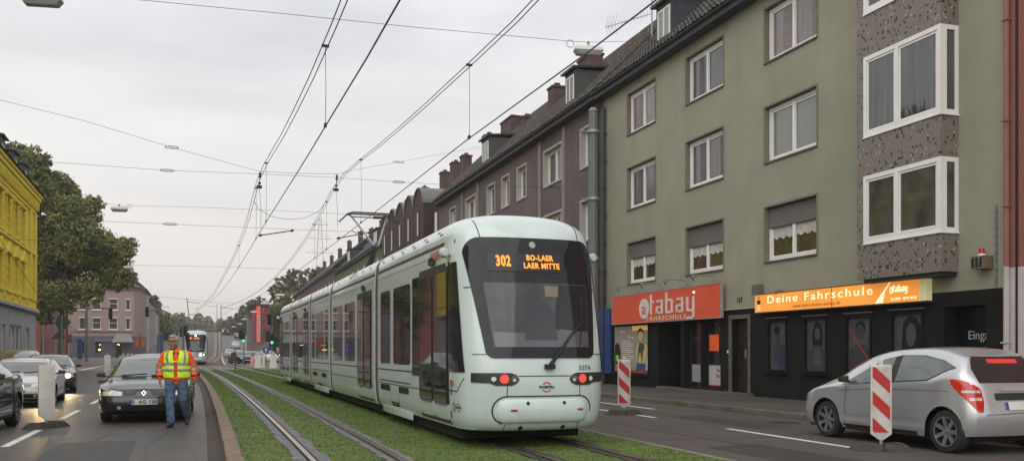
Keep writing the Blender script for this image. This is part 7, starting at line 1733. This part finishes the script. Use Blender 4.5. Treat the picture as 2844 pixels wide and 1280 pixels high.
for i, (x, y, Z) in enumerate(((705, 743, 105), (666, 764, 124), (639, 785, 150), (615, 803, 184), (603, 815, 220), (588, 822, 250))):
    hlamp(('nearest lamp of the far row, left of the brick row roof', 'second lamp of the far row, above the red sign', 'third far lamp, left of the red sign top', 'fourth far lamp, before the grey-green tree', 'fifth far lamp over the rising street', 'last faint lamp of the far row')[i], x, y, ray(x)[1]*Z, 1.5)
# catenary poles far off
for x, Z, ht, lab in ((556, 125, 8.0, 'distant grey line pole with a short arm right of the far tram'), (490, 118, 8.4, 'distant leaning line pole above the far tram'), (546, 190, 9.5, 'thin pole further up the street'), (400, 150, 9, 'pale pole at the left far pavement')):
    b = gz(x, Z); root = empty('line_pole', b); tag(root, lab, 'pole'); lean = -.0 if x != 490 else -1.0
    mb = MB(); mb.tube([(0, 0, 0), (lean, 0, ht)], [.075, .05], 8); mb.build('shaft', poleg, root); mb = MB(); mb.tube([(lean*.9, 0, ht-.5), (lean*.9+1.6*(1 if x != 546 else -1), 0, ht-.7)], .04, 6); mb.build('arm', poleg, root)
# parapet / railing beside the far lane
rw = MB(); 
for k in range(18): y = 120+k*9; rw.box(-5.05, y, hz(y), -4.95, y+.1, hz(y)+1.0); rw.add([(-5.03, y, hz(y)+.9), (-4.97, y, hz(y)+.9), (-4.97, y+9, hz(y+9)+.9), (-5.03, y+9, hz(y+9)+.9)], [(0, 1, 2, 3)])
o = rw.build('railing', STEEL); tag(o, 'low railing between far tram track and left carriageway', 'railing')
# electricity pylon
py = PY(805, 640, 260); root = empty('pylon', (py.x, 260, hz(260))); tag(root, 'tall lattice pylon far behind the trees', 'pylon')
mb = MB(); H_ = 34
for s in (-1, 1):
    for q in (-1, 1): mb.tube([(s*2.2, q*2.2, 0), (s*.25, q*.25, H_)], .035, 4)
for k in range(9):
    z0, z1 = H_*k/9, H_*(k+1)/9; w0, w1 = lerp(2.2, .25, k/9), lerp(2.2, .25, (k+1)/9); mb.tube([(-w0, -w0, z0), (w1, -w1, z1)], .02, 3); mb.tube([(w0, -w0, z0), (-w1, -w1, z1)], .02, 3)
for z, w_ in ((24, 4), (28, 3.2), (32, 2.4)): mb.tube([(-w_, 0, z), (w_, 0, z)], .05, 4); mb.tube([(-w_, 0, z), (0, 0, z+1.6), (w_, 0, z)], .03, 3)
mb.build('lattice', poleg, root)
# ------------------------------------------------------------------ the man in the safety vest
def blob(name, parts, m, parent=None, voxel=.008, smooth=4, post=None, mats=None, adapt=0):
    mb = MB()
    for p in parts:
        if p[0] == 'e':       # ellipsoid: centre, radii, optional rotation
            c, r = Vector(p[1]), p[2]; Rm = p[3] if len(p) > 3 else Matrix.Identity(3); rows = []
            for i in range(13):
                t = -PI/2+PI*i/12; rows.append([tuple(c+Rm @ Vector((r[0]*math.cos(t)*math.cos(a*PI/8), r[1]*math.cos(t)*math.sin(a*PI/8), r[2]*math.sin(t)))) for a in range(16)])
            mb.grid(rows, close=True)
        else:                 # limb: chain of points with radii, rounded ends
            pts = [Vector(q) for q in p[1]]; rs = list(p[2]); n = 12
            d0 = (pts[0]-pts[1]).normalized(); d1 = (pts[-1]-pts[-2]).normalized()
            P, RR = [], []
            for a in (0.02, .4, .75): P.append(pts[0]+d0*rs[0]*math.cos(math.asin(a))); RR.append(rs[0]*a)
            P += pts; RR += rs
            for a in (.75, .4, .02): P.append(pts[-1]+d1*rs[-1]*math.cos(math.asin(a))); RR.append(rs[-1]*a)
            mb.tube(P, RR, n)
    o = mb.build(name, m, parent, fix=True)
    md = o.modifiers.new('r', 'REMESH'); md.mode = 'VOXEL'; md.voxel_size = voxel; md.use_smooth_shade = True
    ms = o.modifiers.new('s', 'SMOOTH'); ms.factor = .5; ms.iterations = smooth
    dg = bpy.context.evaluated_depsgraph_get(); dg.update(); me = bpy.data.meshes.new_from_object(o.evaluated_get(dg)); o.modifiers.clear(); o.data = me
    me.materials.clear()
    for q in (mats or [m]): me.materials.append(q)
    if post:
        for v in me.vertices: v.co = post(v.co)
    me.polygons.foreach_set('use_smooth', [True]*len(me.polygons)); return o
mb_ = G(444, 1071)
man = empty('person', (mb_.x, mb_.y, 0), R(-2)); tag(man, 'grey-haired man in yellow vest and orange jacket walking towards us on the road', 'person')
skin = mat('skin', (.36, .175, .12), rough=.55, var=.1, scale=20, spec=.35); hairm = mat('grey_hair', (.42, .41, .39), rough=.8, var=.3, scale=60, bump=.6, bscale=200)
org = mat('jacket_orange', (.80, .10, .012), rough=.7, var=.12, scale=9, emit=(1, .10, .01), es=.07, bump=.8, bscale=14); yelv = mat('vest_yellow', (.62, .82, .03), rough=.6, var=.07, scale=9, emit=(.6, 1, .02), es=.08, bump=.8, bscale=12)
refl = mat('reflective_band', (.30, .30, .28), rough=.35, var=.1, metal=.2); navy = mat('navy_collar', (.010, .012, .022), rough=.85); jean = mat('jeans', (.060, .105, .180), rough=.85, var=.35, scale=6, bump=.8, bscale=22, grime=(.12, .17, .23), gs=5); shoe = mat('shoe_dark', (.022, .019, .017), rough=.6, var=.3)
HC = Vector((-.055, -.06, 1.565)); HR = Matrix.Rotation(R(-14), 3, 'Z') @ Matrix.Rotation(R(-4), 3, 'Y')
def hp(x, y, z): return tuple(HC+HR @ Vector((x, y, z)))
Ra_, La_ = [(-.205, 0, 1.335), (-.30, .02, 1.09), (-.285, -.07, .895)], [(.200, 0, 1.335), (.305, .03, 1.10), (.325, -.06, .905)]
def hand(w_, s, grip):
    w_ = Vector(w_); P = [('e', w_+Vector((0, -.005, -.055)), (.020, .040, .052))]
    for k, (dy, L_) in enumerate(((-.030, .070), (-.010, .078), (.010, .073), (.028, .058))):
        a = w_+Vector((0, dy, -.095)); c = .55 if grip else .25
        b = a+Vector((-s*.010*c*2, 0, -L_*.45)); d = b+Vector((-s*.030*c*2, 0, -L_*.35)); e = d+Vector((-s*.030*c*2, 0, -L_*.12))
        P.append(('l', [a, b, d, e], [.0095, .009, .008, .007]))
    t0 = w_+Vector((-s*.005, -.035, -.035)); P.append(('l', [t0, t0+Vector((-s*.018, -.022, -.030)), t0+Vector((-s*.024, -.020, -.058))], [.012, .010, .008])); return P
head = [('e', hp(0, .012, .035), (.079, .098, .098), HR), ('e', hp(0, -.022, -.045), (.060, .070, .078), HR), ('e', hp(0, -.060, -.098), (.030, .026, .022), HR), ('l', [hp(0, -.088, .022), hp(0, -.112, -.020)], [.009, .015]), ('e', hp(0, -.085, .040), (.055, .014, .012), HR),
        ('e', hp(.045, -.060, -.022), (.022, .022, .024), HR), ('e', hp(-.045, -.060, -.022), (.022, .022, .024), HR), ('e', hp(0, -.083, -.062), (.026, .012, .010), HR), ('e', hp(.082, .012, -.005), (.010, .020, .032), HR), ('e', hp(-.082, .012, -.005), (.010, .020, .032), HR)]
body = head+[('l', [hp(0, .02, -.06), (-.015, .02, 1.38)], [.060, .068]), ('l', [(0, .01, 1.36), (0, 0, 1.15), (0, 0, .95)], [.08, .10, .10]), ('l', [Ra_[0], Ra_[1], Ra_[2]], [.055, .042, .030]), ('l', [La_[0], La_[1], La_[2]], [.055, .042, .030]),
        ('l', [(-.09, 0, .92), (-.105, -.13, .49), (-.075, -.22, .10)], [.085, .058, .042]), ('l', [(.09, 0, .92), (.115, -.07, .50), (.165, .20, .19)], [.085, .058, .042])]+hand(Ra_[2], -1, False)+hand(La_[2], 1, True)
bo2 = blob('body', body, skin, man, voxel=.0065, smooth=2)
# hair: shell over the back and top, receding at the front
hr = [('e', hp(0, .030, .050), (.087, .098, .095), HR), ('e', hp(.060, .03, -.005), (.030, .055, .055), HR), ('e', hp(-.060, .03, -.005), (.030, .055, .055), HR), ('e', hp(0, -.030, .112), (.058, .055, .030), HR), ('e', hp(0, .08, -.02), (.06, .04, .06), HR)]
blob('hair', hr, hairm, man, voxel=.007, smooth=2)
mb = MB()
for s in (-1, 1):
    c = [hp(s*.036+.026*math.cos(R(a)), -.098, .022+.017*math.sin(R(a))) for a in range(0, 361, 30)]; mb.tube(c, .0018, 5, cap=False); mb.tube([hp(s*.062, -.096, .028), hp(s*.086, -.03, .026), hp(s*.088, .02, .02)], .0028, 5)
mb.tube([hp(-.010, -.100, .026), hp(.010, -.100, .026)], .0028, 5); mb.build('glasses', BLACKM, man)
for s in (-1, 1): mb = MB(); c = hp(s*.034, -.078, .020); mb.lathe([(.001, -.008), (.007, -.004), (.008, .004)], 8, 'y', c); mb.build('eye', mat('eye_dark', (.04, .03, .025), rough=.2), man); mb = MB(); mb.tube([hp(s*.018, -.093, .046), hp(s*.036, -.097, .050), hp(s*.052, -.088, .044)], .005, 5); mb.build('eyebrow', hairm, man)
mb = MB(); mb.tube([hp(-.022, -.094, -.060), hp(0, -.099, -.058), hp(.022, -.094, -.060)], .0035, 5); mb.build('mouth', mat('lips', (.20, .07, .06)), man)
rnd2 = random.Random(4)
def wr(k, am): # cloth folds
    def f(c):
        d = am*(math.sin(c.z*55+c.x*18+k)*.5+math.sin(c.z*31-c.x*40+c.y*35+k*2)*.5); v = Vector((c.x, c.y, 0)); n = (v-Vector((round(c.x*3)/3*.5, 0, 0))); n = n.normalized() if n.length > 1e-4 else Vector((0, 0, 0)); return c+n*d
    return f
jk = [('e', (0, 0, .885), (.205, .19, .05)), ('l', [(0, .01, 1.33), (0, 0, 1.18), (0, .0, 1.02), (0, 0, .90)], [.150, .165, .165, .160]), ('l', [(-.15, .01, 1.345), (0, .01, 1.36), (.15, .01, 1.345)], [.075, .085, .075]), ('l', [(-.11, 0, 1.25), (-.10, 0, .93)], [.125, .125]), ('l', [(.11, 0, 1.25), (.10, 0, .93)], [.125, .125])]
for A in (Ra_, La_): jk.append(('l', [A[0], tuple(lerp(A[0][q], A[1][q], .5) for q in range(3)), A[1], tuple(lerp(A[1][q], A[2][q], .6) for q in range(3)), tuple(lerp(A[1][q], A[2][q], .93) for q in range(3))], [.075, .072, .066, .060, .052]))
def jpost(c):
    c = wr(1, .006)(c); c.y = c.y*.80 if abs(c.x) < .24 else c.y; return c
blob('jacket', jk, org, man, voxel=.012, smooth=3, post=jpost)
blob('collar', [('l', [(-.13, .03, 1.385), (-.10, -.055, 1.405), (-.035, -.115, 1.37)], [.034, .036, .016]), ('l', [(.11, .03, 1.385), (.09, -.055, 1.405), (.03, -.115, 1.37)], [.034, .036, .016]), ('l', [(-.12, .03, 1.40), (-.01, .085, 1.44), (.10, .03, 1.40)], [.038, .045, .038])], navy, man, voxel=.01)
for A, s in ((Ra_, -1), (La_, 1)):
    p0 = [lerp(A[1][q], A[2][q], .80) for q in range(3)]; p1 = [lerp(A[1][q], A[2][q], .96) for q in range(3)]; mb = MB(); mb.tube([p0, p1], [.056, .054], 14); mb.build('cuff', navy, man, smooth=True)
    for t in (.42, .62) if s < 0 else (.45, .68):
        q0 = [lerp(A[0][q], A[1][q], t+.30 if t < .5 else 1) if t < .5 else lerp(A[1][q], A[2][q], .22) for q in range(3)]; q1 = [q0[q]+(A[1][q]-A[0][q])/.26*.045*(1 if t < .5 else 1) for q in range(3)] if t < .5 else [lerp(A[1][q], A[2][q], .42) for q in range(3)]
        mb = MB(); mb.tube([q0, q1], [.080 if t < .5 else .074, .079 if t < .5 else .070], 16, cap=False); mb.build('sleeve_band', refl, man, smooth=True)
# vest: open shell with bands
rows = []; zs_ = [.905+.0165*i for i in range(32)]; nA = 60
def vr_(z):
    if z < 1.30: return (.238+.012*math.sin((z-.9)*6), .166+.008*math.sin((z-.9)*7))
    t = (z-1.30)/.13; return (lerp(.235, .13, t**1.6), lerp(.163, .12, t))
mb = MB()
for z in zs_:
    rx, ry = vr_(z); row = []; g0 = 7+ (10*((z-1.20)/.2) if z > 1.20 else 0)
    for i in range(nA+1):
        a = R(-90+g0+(360-2*g0)*i/nA); fd = 1+.02*math.sin(z*40+math.cos(a)*9); zz = z-.03*(math.sin(a) < 0)*0
        lo = .012*abs(math.cos(a)) if z < .92 else 0
        row.append((rx*math.cos(a)*fd, ry*math.sin(a)*fd, zz+lo))
    rows.append(row)
mb.grid(rows)
for i in range(len(zs_)-1):
    for j in range(nA):
        z = (zs_[i]+zs_[i+1])/2; a = -90+(j+.5)*360/nA; x = vr_(z)[0]*math.cos(R(a)); front = math.sin(R(a)) < .0
        if 1.135 < z < 1.185 or 1.02 < z < 1.07: mb.mi[i*nA+j] = 1
        if z >= 1.16 and .095 < abs(x) < .145: mb.mi[i*nA+j] = 1
        if abs(x) > .205 and z > 1.12 and z < 1.36: mb.mi[i*nA+j] = 2
keep = [k for k in range(len(mb.f)) if mb.mi[k] != 2]; mb.f = [mb.f[k] for k in keep]; mb.mi = [mb.mi[k] for k in keep]
v_ = mb.build('vest', [yelv, refl], man, smooth=True, auto=70); sm_ = v_.modifiers.new('t', 'SOLIDIFY'); sm_.thickness = .006; sm_.offset = 1
for z in (1.21,): mb = MB(); mb.tube([(-.035, -.172, z), (.035, -.172, z+.01)], .010, 6); mb.build('vest_strap', yelv, man)
def tp(c): return wr(3, .007)(c)
blob('trousers', [('l', [(-.075, 0, .90), (-.10, -.03, .78), (-.110, -.12, .50), (-.098, -.16, .34), (-.080, -.215, .115)], [.118, .108, .082, .076, .074]), ('l', [(.075, 0, .90), (.105, -.02, .78), (.120, -.06, .50), (.142, .06, .34), (.165, .185, .20)], [.118, .108, .082, .074, .070]), ('e', (0, 0, .90), (.17, .125, .10))], jean, man, voxel=.010, smooth=3, post=tp)
blob('shoe', [('l', [(-.075, -.19, .055), (-.095, -.26, .045), (-.125, -.33, .035)], [.050, .045, .036]), ('e', (-.08, -.20, .05), (.048, .07, .045))], shoe, man, voxel=.007, post=lambda c: Vector((c.x, c.y, max(c.z, .004))))
blob('shoe', [('l', [(.170, .22, .16), (.172, .16, .085), (.175, .12, .035)], [.048, .044, .034]), ('e', (.17, .23, .165), (.045, .05, .05))], shoe, man, voxel=.007)
man.scale = (1.03, 1.03, 1.03)
rg = empty('radio_handset'); tag(rg, 'small black radio handset in the left hand of the man', 'radio'); M_ = Matrix.Translation((mb_.x, mb_.y, 0)) @ Matrix.Rotation(R(-2), 4, 'Z')
mb = MB(M_); mb.box(.305, -.13, .80, .335, -.03, .835); mb.build('case', BLACKM, rg, bevel=.004); mb = MB(M_); mb.tube([(.33, -.04, .825), (.40, .04, .875)], .008, 6); mb.build('aerial', BLACKM, rg)

# ------------------------------------------------------------------ damp air
hzm = bpy.data.materials.new('haze'); hzm.use_nodes = True; t = hzm.node_tree; t.nodes.clear(); o_ = t.nodes.new('ShaderNodeOutputMaterial'); v_ = t.nodes.new('ShaderNodeVolumePrincipled')
v_.inputs['Color'].default_value = (.90, .91, .93, 1); v_.inputs['Density'].default_value = .00045; v_.inputs['Anisotropy'].default_value = .2; t.links.new(v_.outputs[0], o_.inputs['Volume'])
mb = MB(); mb.box(-1700, -60, -4, 1700, 1700, 62); o = mb.build('haze', hzm); o['kind'] = 'stuff'; o['label'] = 'thin damp haze over the whole street'; o['category'] = 'haze'
